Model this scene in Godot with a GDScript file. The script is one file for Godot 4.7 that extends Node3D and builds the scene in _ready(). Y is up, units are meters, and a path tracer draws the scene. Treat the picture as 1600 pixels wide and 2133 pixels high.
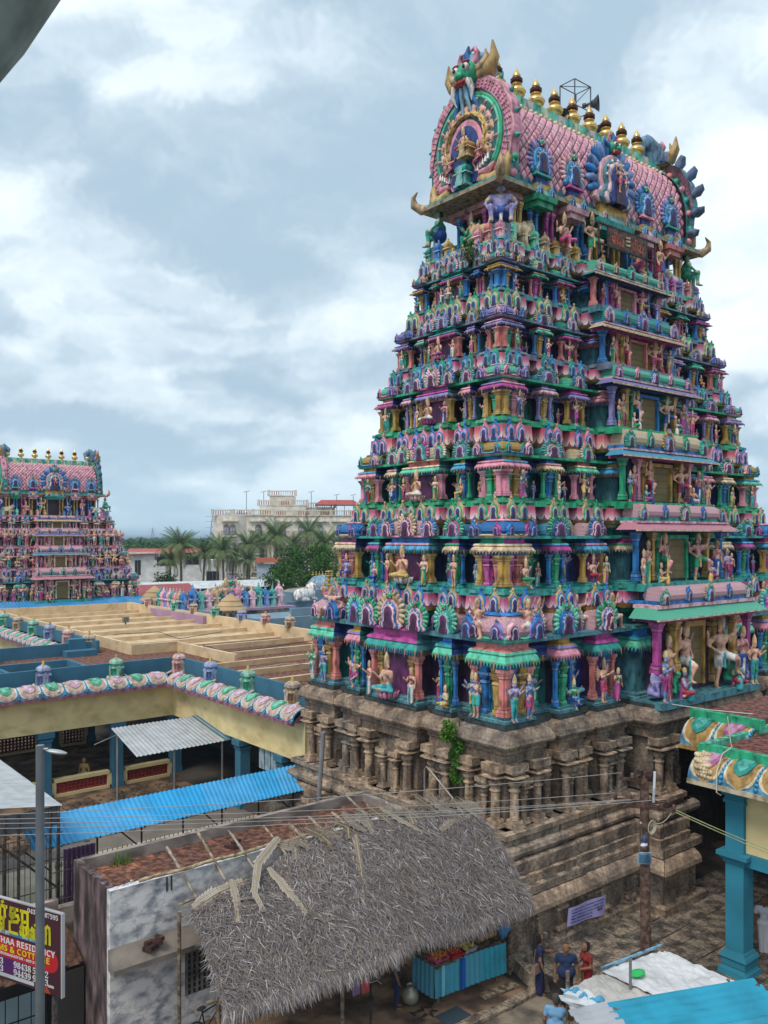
extends Node3D

const YAW := 0.6826
const CORNER := Vector3(3.66, 0.0, -25.5)

var mats := {}
var lib := {}
var used := {}
var rng := RandomNumberGenerator.new()

# ---------------------------------------------------------------- mesh builder
class Shape:
	var v := PackedVector3Array()
	var n := PackedVector3Array()
	var c := PackedColorArray()
	var t := PackedVector2Array()
	var at := Transform3D()

	func tri(a: Vector3, b: Vector3, d: Vector3, col: Color, ua := Vector2.ZERO, ub := Vector2.ZERO, ud := Vector2.ZERO) -> void:
		a = at * a
		b = at * b
		d = at * d
		var m := (b - a).cross(d - a).normalized()
		v.append_array([a, d, b])
		n.append_array([m, m, m])
		c.append_array([col, col, col])
		t.append_array([ua, ud, ub])

	func quad(a: Vector3, b: Vector3, d: Vector3, e: Vector3, col: Color, r := Rect2(0, 0, 1, 1)) -> void:
		var p := r.position
		var q := r.end
		tri(a, b, d, col, Vector2(p.x, q.y), q, Vector2(q.x, p.y))
		tri(a, d, e, col, Vector2(p.x, q.y), Vector2(q.x, p.y), p)

	func smooth(p: Array, m: Array, col: Array, uv: Array = []) -> void:
		v.append_array([at * p[0], at * p[2], at * p[1]])
		n.append_array([(at.basis * m[0]).normalized(), (at.basis * m[2]).normalized(), (at.basis * m[1]).normalized()])
		c.append_array([col[0], col[2], col[1]])
		t.append_array([uv[0], uv[2], uv[1]] if uv else [Vector2.ZERO, Vector2.ZERO, Vector2.ZERO])

	# a box from a low corner to a high one, its top drawn in by taper
	func box(lo: Vector3, hi: Vector3, col: Color, taper := 0.0) -> void:
		var k := Vector3(taper, 0, taper)
		var p := [lo, Vector3(hi.x, lo.y, lo.z), Vector3(hi.x, lo.y, hi.z), Vector3(lo.x, lo.y, hi.z)]
		var q := [Vector3(lo.x, hi.y, lo.z) + k, Vector3(hi.x, hi.y, lo.z) + Vector3(-taper, 0, taper), hi - k, Vector3(lo.x, hi.y, hi.z) + Vector3(taper, 0, -taper)]
		var s := hi - lo
		quad(p[3], p[2], q[2], q[3], col, Rect2(0, 0, s.x, s.y))
		quad(p[2], p[1], q[1], q[2], col, Rect2(0, 0, s.z, s.y))
		quad(p[1], p[0], q[0], q[1], col, Rect2(0, 0, s.x, s.y))
		quad(p[0], p[3], q[3], q[0], col, Rect2(0, 0, s.z, s.y))
		quad(q[3], q[2], q[1], q[0], col, Rect2(0, 0, s.x, s.z))
		quad(p[0], p[1], p[2], p[3], col, Rect2(0, 0, s.x, s.z))

	func cbox(mid: Vector3, size: Vector3, col: Color, taper := 0.0) -> void:
		box(mid - size / 2, mid + size / 2, col, taper)

	# a bar of rectangular section from a to b
	func bar(a: Vector3, b: Vector3, w: float, h: float, col: Color) -> void:
		var d := (b - a)
		var l := d.length()
		if l < 1e-5:
			return
		d /= l
		var up := Vector3.UP if absf(d.y) < 0.95 else Vector3.RIGHT
		var s := d.cross(up).normalized()
		var keep := at
		at = at * Transform3D(Basis(s, s.cross(d), -d), a)
		box(Vector3(-w / 2, -h / 2, -l), Vector3(w / 2, h / 2, 0), col)
		at = keep

	# rings of [radius, height] turned about y; flat() gives a squarish ring
	func lathe(prof: Array, segs: int, cols: Array, square := 0.0, mid := Vector3.ZERO, uvs := Vector2(1, 1), phase := 0.0) -> void:
		var rings := []
		var norms := []
		for j in prof.size():
			var a: Array = prof[maxi(j - 1, 0)]
			var b: Array = prof[mini(j + 1, prof.size() - 1)]
			var sl := Vector2(b[1] - a[1], -(b[0] - a[0]))
			sl = sl.normalized() if sl.length() > 1e-6 else Vector2(0, 1)
			var ring := PackedVector3Array()
			var rn := PackedVector3Array()
			for i in segs + 1:
				var w := TAU * i / segs + phase
				var k := 1.0
				if square > 0.0:
					k = 1.0 / pow(pow(absf(cos(w)), 2.0 + 10.0 * square) + pow(absf(sin(w)), 2.0 + 10.0 * square), 1.0 / (2.0 + 10.0 * square))
				ring.append(mid + Vector3(sin(w) * prof[j][0] * k, prof[j][1], cos(w) * prof[j][0] * k))
				rn.append(Vector3(sin(w) * sl.x, sl.y, cos(w) * sl.x))
			rings.append(ring)
			norms.append(rn)
		var len := 0.0
		for j in prof.size() - 1:
			var col: Color = cols[mini(j, cols.size() - 1)]
			var p: PackedVector3Array = rings[j]
			var q: PackedVector3Array = rings[j + 1]
			var step := Vector2(prof[j + 1][0] - prof[j][0], prof[j + 1][1] - prof[j][1]).length()
			if step < 1e-5:
				continue
			for i in segs:
				var ca := [col, col, col]
				if square > 0.0 or segs < 7:
					quad(p[i], p[i + 1], q[i + 1], q[i], col, Rect2(uvs.x * i / segs, -(len + step) * uvs.y, uvs.x / segs, step * uvs.y))
				else:
					var u0 := Vector2(uvs.x * i / segs, -len * uvs.y)
					var u1 := Vector2(uvs.x * (i + 1) / segs, -len * uvs.y)
					var w0 := u0 - Vector2(0, step * uvs.y)
					var w1 := u1 - Vector2(0, step * uvs.y)
					var np: PackedVector3Array = norms[j]
					var nq: PackedVector3Array = norms[j + 1]
					smooth([p[i], p[i + 1], q[i + 1]], [np[i], np[i + 1], nq[i + 1]], ca, [u0, u1, w1])
					smooth([p[i], q[i + 1], q[i]], [np[i], nq[i + 1], nq[i]], ca, [u0, w1, w0])
			len += step

	func ball(mid: Vector3, r: Vector3, col: Color, segs := 8, rows := 5) -> void:
		var keep := at
		at = at * Transform3D(Basis.from_scale(r), mid)
		var rr := r * r
		var pr := []
		for j in rows + 1:
			var w := PI * j / rows - PI / 2
			pr.append([maxf(cos(w), 0.0), sin(w)])
		for j in rows:
			for i in segs:
				var q := []
				for e in [[i, j], [i + 1, j], [i + 1, j + 1], [i, j + 1]]:
					var w: float = TAU * e[0] / segs
					q.append(Vector3(sin(w) * pr[e[1]][0], pr[e[1]][1], cos(w) * pr[e[1]][0]))
				if j > 0:
					smooth([q[0], q[1], q[2]], [q[0] / rr, q[1] / rr, q[2] / rr], [col, col, col])
				if j < rows - 1:
					smooth([q[0], q[2], q[3]], [q[0] / rr, q[2] / rr, q[3] / rr], [col, col, col])
		at = keep

	# a round rod through points; r a number or one radius per point
	func tube(pts: Array, r, segs: int, col: Color, caps := true) -> void:
		var rings := []
		var last := Vector3.ZERO
		for j in pts.size():
			var d: Vector3 = (pts[mini(j + 1, pts.size() - 1)] - pts[maxi(j - 1, 0)]).normalized()
			var s := last - d * last.dot(d) if last != Vector3.ZERO else Vector3.ZERO
			if s.length() < 1e-3:
				s = d.cross(Vector3.UP if absf(d.y) < 0.9 else Vector3.RIGHT)
			s = s.normalized()
			last = s
			var u := d.cross(s)
			var rr: float = r[j] if r is Array else r
			var ring := []
			for i in segs + 1:
				var w := TAU * i / segs
				ring.append([pts[j] + (s * cos(w) + u * sin(w)) * rr, s * cos(w) + u * sin(w)])
			rings.append(ring)
		for j in pts.size() - 1:
			for i in segs:
				var a = rings[j][i]
				var b = rings[j][i + 1]
				var d = rings[j + 1][i + 1]
				var e = rings[j + 1][i]
				smooth([a[0], b[0], d[0]], [a[1], b[1], d[1]], [col, col, col])
				smooth([a[0], d[0], e[0]], [a[1], d[1], e[1]], [col, col, col])
		if caps:
			for i in segs:
				tri(rings[0][i + 1][0], rings[0][i][0], pts[0], col)
				var z := pts.size() - 1
				tri(rings[z][i][0], rings[z][i + 1][0], pts[z], col)

	# a flat outline (x, y) pushed out from z0 to z1, the front face drawn in by bevel
	func slab(poly: PackedVector2Array, z0: float, z1: float, col: Color, side: Color, bevel := 0.0) -> void:
		if Geometry2D.is_polygon_clockwise(poly):
			poly = poly.duplicate()
			poly.reverse()
		var front := poly
		var zb := z1
		if bevel > 0.0:
			var m := Vector2.ZERO
			for p in poly:
				m += p
			m /= poly.size()
			front = PackedVector2Array()
			for p in poly:
				front.append(p.move_toward(m, bevel))
			zb = z1 - bevel * 0.7
		var ix := Geometry2D.triangulate_polygon(front)
		for i in range(0, ix.size(), 3):
			var a := front[ix[i]]
			var b := front[ix[i + 1]]
			var d := front[ix[i + 2]]
			if (b - a).cross(d - a) < 0:
				var e := b
				b = d
				d = e
			tri(Vector3(a.x, a.y, z1), Vector3(b.x, b.y, z1), Vector3(d.x, d.y, z1), col, a, b, d)
		for i in poly.size():
			var a := poly[i]
			var b := poly[(i + 1) % poly.size()]
			quad(Vector3(a.x, a.y, z0), Vector3(b.x, b.y, z0), Vector3(b.x, b.y, zb), Vector3(a.x, a.y, zb), side)
			if bevel > 0.0:
				var e := front[i]
				var g := front[(i + 1) % poly.size()]
				quad(Vector3(a.x, a.y, zb), Vector3(b.x, b.y, zb), Vector3(g.x, g.y, z1), Vector3(e.x, e.y, z1), col)

	func add(o: Shape) -> void:
		var b := at.basis
		var nb := b.inverse().transposed()
		for i in o.v.size():
			v.append(at * o.v[i])
			n.append((nb * o.n[i]).normalized())
		c.append_array(o.c)
		t.append_array(o.t)

	func mesh(away := Vector3.ZERO) -> ArrayMesh:
		var m := ArrayMesh.new()
		if v.is_empty():
			return m
		var a := []
		a.resize(Mesh.ARRAY_MAX)
		if away != Vector3.ZERO:
			for i in v.size():
				v[i] -= away
		a[Mesh.ARRAY_VERTEX] = v
		a[Mesh.ARRAY_NORMAL] = n
		a[Mesh.ARRAY_COLOR] = c
		a[Mesh.ARRAY_TEX_UV] = t
		m.add_surface_from_arrays(Mesh.PRIMITIVE_TRIANGLES, a)
		return m

# ---------------------------------------------------------------- naming and placing
func numbered(parent: Node, called: String) -> String:
	var key := str(parent.get_instance_id()) + called
	used[key] = used.get(key, -1) + 1
	return called if used[key] == 0 else "%s_%03d" % [called, used[key]]

# temple axes (x along the front of the tower, z out of it) to world
func W(p: Vector3) -> Vector3:
	return CORNER + Basis(Vector3.UP, YAW) * p

func tag(o: Node3D, label: String, category := "", group := "", kind := "") -> Node3D:
	if label:
		o.set_meta("label", label)
	if category:
		o.set_meta("category", category)
	if group:
		o.set_meta("group", group)
	if kind:
		o.set_meta("kind", kind)
	return o

func thing(called: String, label: String, category: String, p: Vector3, group := "", kind := "", world := false, turn := 0.0) -> Node3D:
	var o := Node3D.new()
	o.name = numbered(self, called)
	add_child(o)
	o.position = p if world else W(p)
	o.rotation.y = turn + (0.0 if world else YAW)
	o.set_meta("org", p if not world else Vector3.ZERO)
	return tag(o, label, category, group, kind)

func org(parent: Node) -> Vector3:
	while parent != self:
		if parent.has_meta("org"):
			return parent.get_meta("org")
		parent = parent.get_parent()
	return Vector3.ZERO

# commits a shape given in temple axes (or, for things set in world axes, in their own)
func part(parent: Node, called: String, s: Shape, m: Material, label := "") -> MeshInstance3D:
	return inst(parent, called, s.mesh(org(parent)), m, Transform3D(), label, true)

func inst(parent: Node, called: String, mesh: Mesh, m: Material, tr: Transform3D, label := "", raw := false) -> MeshInstance3D:
	var o := MeshInstance3D.new()
	o.name = numbered(parent, called)
	o.mesh = mesh
	o.material_override = m
	parent.add_child(o, true)
	o.transform = tr if raw else Transform3D(tr.basis, tr.origin - org(parent))
	if label:
		o.set_meta("label", label)
	return o

func copy(o: Node3D, p: Vector3, turn: float, label: String, size := 1.0, world := true) -> Node3D:
	var r: Node3D = o.duplicate()
	r.name = numbered(self, str(o.name).rstrip("_0123456789"))
	add_child(r)
	r.position = p if world else W(p)
	r.rotation.y = turn
	r.scale = Vector3.ONE * size
	if label:
		r.set_meta("label", label)
	return r

# ---------------------------------------------------------------- colours and materials
func lin(r: float, g: float, b: float) -> Color:
	return Color(r, g, b)

func noise_tex(seed_: int, freq: float, lo: Color, hi: Color, size := 512, oct := 5, kind := FastNoiseLite.TYPE_SIMPLEX_SMOOTH, a := 0.25, b := 0.75) -> NoiseTexture2D:
	var f := FastNoiseLite.new()
	f.seed = seed_
	f.noise_type = kind
	f.frequency = freq
	f.fractal_octaves = oct
	var x := NoiseTexture2D.new()
	x.width = size
	x.height = size
	x.seamless = true
	x.noise = f
	var g := Gradient.new()
	g.offsets = PackedFloat32Array([a, b])
	g.colors = PackedColorArray([lo, hi])
	x.color_ramp = g
	return x

func grey(x: float) -> Color:
	return Color(x, x, x)

func mat(called: String, col: Color, rough: float, tex: Texture2D = null, scale := 0.3, bump: Texture2D = null, bump_cm := 0.0, tri := true) -> StandardMaterial3D:
	var m := StandardMaterial3D.new()
	m.resource_name = called
	m.vertex_color_use_as_albedo = true
	m.albedo_color = col.linear_to_srgb()
	m.roughness = rough
	if tex:
		m.albedo_texture = tex
		m.uv1_triplanar = tri
		m.uv1_world_triplanar = tri
		m.uv1_scale = Vector3.ONE * scale
	if bump:
		m.heightmap_enabled = true
		m.heightmap_texture = bump
		m.heightmap_scale = bump_cm
	mats[called] = m
	return m

func make_materials() -> void:
	var w := Color.WHITE
	var grime := noise_tex(3, 0.009, Color(0.52, 0.5, 0.49), w, 1024, 8, FastNoiseLite.TYPE_SIMPLEX_SMOOTH, 0.16, 0.56)
	var fine := noise_tex(5, 0.03, grey(0.0), w, 512, 5)
	var stone := noise_tex(8, 0.006, Color(0.5, 0.48, 0.49), Color(1.0, 0.97, 0.93), 1024, 9, FastNoiseLite.TYPE_SIMPLEX_SMOOTH, 0.2, 0.7)
	var stain := noise_tex(9, 0.006, Color(0.6, 0.58, 0.57), Color(1.0, 0.98, 0.97), 1024, 9, FastNoiseLite.TYPE_SIMPLEX_SMOOTH, 0.15, 0.6)
	var plain := noise_tex(12, 0.008, Color(0.88, 0.88, 0.87), w, 512, 7)
	var rusty := noise_tex(15, 0.02, Color(0.55, 0.5, 0.46), w, 512, 6, FastNoiseLite.TYPE_SIMPLEX_SMOOTH, 0.28, 0.6)
	mat("paint", w, 0.55, grime, 0.35)
	mats.paint.uv1_scale = Vector3(0.4, 0.16, 0.4)
	mat("matte", w, 0.85, plain, 0.4)
	mat("stone", w, 0.9, stone, 0.22, fine, 1.0)
	mats.stone.uv1_scale = Vector3(0.26, 0.13, 0.26)
	var speck := noise_tex(61, 0.02, Color(0.66, 0.65, 0.64), w, 512, 8, FastNoiseLite.TYPE_SIMPLEX_SMOOTH, 0.15, 0.62)
	for k in ["stone"]:
		mats[k].detail_enabled = true
		mats[k].detail_albedo = speck
		mats[k].detail_blend_mode = BaseMaterial3D.BLEND_MODE_MUL
		mats[k].detail_uv_layer = BaseMaterial3D.DETAIL_UV_2
		mats[k].uv2_triplanar = true
		mats[k].uv2_world_triplanar = true
		mats[k].uv2_scale = Vector3.ONE * 0.7
	mat("wall", w, 0.9, plain, 0.15)
	mat("plaster", w, 0.9, noise_tex(51, 0.006, Color(0.84, 0.82, 0.79), w, 1024, 8, FastNoiseLite.TYPE_SIMPLEX_SMOOTH, 0.12, 0.55), 0.16)
	mat("stained", w, 0.9, stain, 0.18, fine, 0.5)
	var streak := noise_tex(31, 0.01, Color(0.3, 0.28, 0.29), Color(1.0, 0.93, 0.94), 1024, 8, FastNoiseLite.TYPE_SIMPLEX_SMOOTH, 0.3, 0.85)
	mat("soot", w, 0.95, streak, 0.28, fine, 0.8)
	mats.soot.uv1_scale = Vector3(0.3, 0.07, 0.3)
	var flake := noise_tex(33, 0.009, Color(0.62, 0.64, 0.68), Color(1.0, 0.99, 0.98), 1024, 9, FastNoiseLite.TYPE_SIMPLEX_SMOOTH, 0.15, 0.55)
	mat("peeling", w, 0.92, flake, 0.3, fine, 0.5)
	var cracks := noise_tex(35, 0.007, Color(0.66, 0.65, 0.66), w, 1024, 3, FastNoiseLite.TYPE_CELLULAR, 0.0, 0.02)
	var cn: FastNoiseLite = cracks.noise
	cn.cellular_return_type = FastNoiseLite.RETURN_DISTANCE2_SUB
	cn.fractal_type = FastNoiseLite.FRACTAL_NONE
	cn.domain_warp_enabled = true
	cn.domain_warp_amplitude = 40.0
	cracks.normalize = false
	mats.peeling.detail_enabled = true
	mats.peeling.detail_albedo = cracks
	mats.peeling.detail_blend_mode = BaseMaterial3D.BLEND_MODE_MUL
	mats.peeling.detail_uv_layer = BaseMaterial3D.DETAIL_UV_2
	mats.peeling.uv2_triplanar = true
	mats.peeling.uv2_world_triplanar = true
	mats.peeling.uv2_scale = Vector3.ONE * 0.2
	mat("straw", w, 0.9)
	mat("metal", w, 0.45, plain, 0.3)
	mats.metal.metallic = 0.4
	mat("rust", w, 0.8, rusty, 0.5)
	mat("gold", w, 0.33, plain, 0.6)
	mats.gold.metallic = 0.75
	var grit := noise_tex(44, 0.008, Color(0.86, 0.87, 0.87), w, 512, 8, FastNoiseLite.TYPE_SIMPLEX_SMOOTH, 0.15, 0.6)
	mat("sheet", w, 0.6, grit, 0.2)
	mat("leaf", w, 0.85)
	mats.leaf.metallic_specular = 0.25
	mats.leaf.backlight_enabled = true
	mats.leaf.backlight = Color(0.1, 0.16, 0.03)
	mat("cloth", w, 0.95)
	mat("skin", w, 0.6)
	mat("dark", Color(0.012, 0.011, 0.012), 0.95)
	mat("tile", w, 0.92, stone, 0.6, fine, 0.8)
	mat("soil", w, 1.0, stone, 0.12, fine, 2.0)
	# painted lozenge scales and painted petals, flat decoration on the plaster
	var im := Image.create(128, 128, true, Image.FORMAT_RGB8)
	for y in 128:
		for x in 128:
			var p := absf(fmod(float(x + y), 64.0) - 32.0)
			var q := absf(fmod(float(x - y + 128), 64.0) - 32.0)
			var d := minf(p, q)
			var g := 0.22 if d < 3.0 else (1.0 if d < 6.0 else 0.78 + 0.1 * sin(d * 0.3))
			im.set_pixel(x, y, grey(g))
	im.generate_mipmaps()
	mat("lattice", w, 0.6, ImageTexture.create_from_image(im), 1.0, null, 0.0, false)
	# white tongues along the foot of a cornice, painted over a shaded colour
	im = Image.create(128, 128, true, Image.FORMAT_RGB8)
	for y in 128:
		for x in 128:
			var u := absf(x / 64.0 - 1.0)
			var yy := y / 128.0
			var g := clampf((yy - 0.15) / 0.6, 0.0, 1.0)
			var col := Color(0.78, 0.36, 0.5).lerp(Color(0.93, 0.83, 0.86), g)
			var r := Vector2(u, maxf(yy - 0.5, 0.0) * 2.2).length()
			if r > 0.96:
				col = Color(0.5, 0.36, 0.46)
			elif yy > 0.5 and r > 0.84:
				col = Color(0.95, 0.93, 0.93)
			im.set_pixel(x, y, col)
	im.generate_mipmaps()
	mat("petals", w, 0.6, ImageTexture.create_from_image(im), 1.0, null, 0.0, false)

# ---------------------------------------------------------------- camera, sky, light
func stage() -> void:
	var cam := Camera3D.new()
	cam.name = "camera"
	add_child(cam)
	cam.position = Vector3(0, 12.5, 0)
	cam.near = 0.1
	cam.far = 6000.0
	var half := 0.1 * 1066.5 / 1770.0
	cam.set_frustum(2.0 * half, Vector2(0, 0.1 * 49.5 / 1770.0), 0.1, 6000.0)
	cam.current = true

	var e := Environment.new()
	e.background_mode = Environment.BG_SKY
	e.tonemap_mode = Environment.TONE_MAPPER_LINEAR
	e.tonemap_exposure = 1.3
	e.sdfgi_enabled = true
	e.ssao_enabled = true
	e.ssil_enabled = true
	e.fog_enabled = true
	e.fog_density = 0.00028
	e.fog_light_color = Color(0.72, 0.82, 0.9)
	var sm := PanoramaSkyMaterial.new()
	sm.panorama = clouds()
	var sky := Sky.new()
	sky.sky_material = sm
	e.sky = sky
	var we := WorldEnvironment.new()
	we.name = "world"
	we.environment = e
	add_child(we)

	var sun := DirectionalLight3D.new()
	sun.name = "sun"
	sun.light_energy = 0.5
	sun.light_color = Color(1.0, 0.96, 0.9)
	sun.light_angular_distance = 20.0
	sun.shadow_enabled = true
	sun.rotation_degrees = Vector3(-55, -35, 0)
	add_child(sun)

# an overcast sky: two flat layers of cloud looked up by direction
func clouds() -> ImageTexture:
	var w := 2048
	var h := 1024
	var a := FastNoiseLite.new()
	a.seed = 41
	a.noise_type = FastNoiseLite.TYPE_SIMPLEX_SMOOTH
	a.frequency = 0.75
	a.fractal_octaves = 6
	a.fractal_gain = 0.57
	a.domain_warp_enabled = true
	a.domain_warp_amplitude = 0.7
	a.domain_warp_frequency = 0.5
	var b := FastNoiseLite.new()
	b.seed = 7
	b.noise_type = FastNoiseLite.TYPE_SIMPLEX_SMOOTH
	b.frequency = 0.22
	b.fractal_octaves = 4
	var im := Image.create(w, h, false, Image.FORMAT_RGB8)
	var blue := Color(0.635, 0.722, 0.79)
	var dim := Color(0.66, 0.74, 0.81)
	var white := Color(0.90, 0.94, 0.96)
	for y in h / 2 + 1:
		var el := PI * (0.5 - (y + 0.5) / h)
		var s := maxf(sin(el), 0.0)
		var flat := cos(el) / (s + 0.3)
		for x in w:
			var az := TAU * (x + 0.5) / w
			var p := Vector2(sin(az), -cos(az)) * flat
			var n := a.get_noise_2d(p.x * 2.3, p.y * 2.5) * 0.95
			var m := b.get_noise_2d(p.x * 2.2 + 9.0, p.y * 2.4 - 4.0)
			var k := clampf(0.5 + n * 1.0 + m * 0.6, 0.0, 1.0)
			k = k * k * (3.0 - 2.0 * k)
			var col := (blue if m < 0.0 else blue.lerp(dim, minf(m * 4.0, 1.0))).lerp(white, k)
			# paler and smoother towards the horizon
			col = col.lerp(Color(0.68, 0.785, 0.85), clampf(1.0 - s * 7.0, 0.0, 1.0) * 0.75)
			im.set_pixel(x, y, col)
	for y in range(h / 2 + 1, h):
		im.fill_rect(Rect2i(0, y, w, 1), Color(0.36, 0.36, 0.35))
	return ImageTexture.create_from_image(im)

# ---------------------------------------------------------------- bodies: smooth union of tapered capsules, meshed as surface nets
func sculpt(bones: Array, cell: float, k: float) -> Dictionary:
	var lo := Vector3.INF
	var hi := -Vector3.INF
	for b in bones:
		var m := maxf(b[2], b[3]) + cell * 2.5
		lo = lo.min(b[0] - Vector3.ONE * m).min(b[1] - Vector3.ONE * m)
		hi = hi.max(b[0] + Vector3.ONE * m).max(b[1] + Vector3.ONE * m)
	var dim := Vector3i(((hi - lo) / cell).ceil()) + Vector3i.ONE
	var sx := dim.x
	var sxy := dim.x * dim.y
	var f := PackedFloat32Array()
	f.resize(sxy * dim.z)
	f.fill(1.0)
	var best := f.duplicate()
	var who := PackedInt32Array()
	who.resize(f.size())
	for b in bones:
		var a: Vector3 = b[0]
		var ba: Vector3 = b[1] - a
		var r1: float = b[2]
		var r2: float = b[3]
		var col: int = b[4]
		var inv := 1.0 / maxf(ba.length_squared(), 1e-9)
		var m := maxf(r1, r2) + cell * 2.2
		var p0 := Vector3i(((a.min(b[1]) - Vector3.ONE * m - lo) / cell).floor()).clamp(Vector3i.ZERO, dim - Vector3i.ONE)
		var p1 := Vector3i(((a.max(b[1]) + Vector3.ONE * m - lo) / cell).ceil()).clamp(Vector3i.ZERO, dim - Vector3i.ONE)
		for z in range(p0.z, p1.z + 1):
			for y in range(p0.y, p1.y + 1):
				var at := z * sxy + y * sx + p0.x
				var pa := lo + Vector3(p0.x, y, z) * cell - a
				for x in range(p0.x, p1.x + 1):
					var h := clampf(pa.dot(ba) * inv, 0.0, 1.0)
					var d := (pa - ba * h).length() - lerpf(r1, r2, h)
					if d < m:
						if d < best[at]:
							best[at] = d
							who[at] = col
						var o := f[at]
						var e := maxf(k - absf(o - d), 0.0)
						f[at] = minf(o, d) - e * e * 0.25 / k
					at += 1
					pa.x += cell
	var v := PackedVector3Array()
	var cols := PackedInt32Array()
	var slot := {}
	var ix := PackedInt32Array()
	var steps := [0, 1, sx, sx + 1, sxy, sxy + 1, sxy + sx, sxy + sx + 1]
	for z in dim.z - 1:
		for y in dim.y - 1:
			var at := z * sxy + y * sx
			for x in dim.x - 1:
				var neg := 0
				if f[at] < 0.6:
					for s in steps:
						if f[at + s] < 0.0:
							neg += 1
				if neg > 0 and neg < 8:
					var sum := Vector3.ZERO
					var cnt := 0
					for i in 8:
						for bit in [1, 2, 4]:
							if i & bit == 0:
								var fa: float = f[at + steps[i]]
								var fb: float = f[at + steps[i | bit]]
								if (fa < 0.0) != (fb < 0.0):
									var q := fa / (fa - fb)
									sum += Vector3(i & 1, (i >> 1) & 1, i >> 2) + Vector3(bit & 1, (bit >> 1) & 1, bit >> 2) * q
									cnt += 1
					slot[at] = v.size()
					v.append(lo + (Vector3(x, y, z) + sum / cnt) * cell)
					var bi := at
					for s in steps:
						if best[at + s] < best[bi]:
							bi = at + s
					cols.append(who[bi])
				at += 1
	for at in slot:
		var n0 := f[at] < 0.0
		for e in [[1, sx, sxy], [sx, sxy, 1], [sxy, 1, sx]]:
			if n0 != (f[at + e[0]] < 0.0):
				var q := [at, at - e[1], at - e[1] - e[2], at - e[2]]
				if slot.has(q[1]) and slot.has(q[2]) and slot.has(q[3]):
					var i0: int = slot[q[0]]
					var i1: int = slot[q[1]]
					var i2: int = slot[q[2]]
					var i3: int = slot[q[3]]
					if n0:
						ix.append_array([i0, i2, i1, i0, i3, i2])
					else:
						ix.append_array([i0, i1, i2, i0, i2, i3])
	var n := PackedVector3Array()
	n.resize(v.size())
	for i in range(0, ix.size(), 3):
		var m := (v[ix[i + 2]] - v[ix[i]]).cross(v[ix[i + 1]] - v[ix[i]])
		for j in 3:
			n[ix[i + j]] += m
	for i in n.size():
		n[i] = n[i].normalized()
	return {"v": v, "n": n, "i": ix, "k": cols}

# a sculpted body in the colours of a palette, with loose details joined on
func dressed(body: Dictionary, pal: Array, extra: Shape = null) -> ArrayMesh:
	var v: PackedVector3Array = body.v.duplicate()
	var n: PackedVector3Array = body.n.duplicate()
	var ix: PackedInt32Array = body.i.duplicate()
	var c := PackedColorArray()
	c.resize(v.size())
	for i in v.size():
		c[i] = pal[body.k[i]]
	if extra:
		for i in extra.v.size():
			ix.append(v.size() + i)
		v.append_array(extra.v)
		n.append_array(extra.n)
		c.append_array(extra.c)
	var a := []
	a.resize(Mesh.ARRAY_MAX)
	a[Mesh.ARRAY_VERTEX] = v
	a[Mesh.ARRAY_NORMAL] = n
	a[Mesh.ARRAY_COLOR] = c
	a[Mesh.ARRAY_INDEX] = ix
	var m := ArrayMesh.new()
	m.add_surface_from_arrays(Mesh.PRIMITIVE_TRIANGLES, a)
	return m

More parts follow.
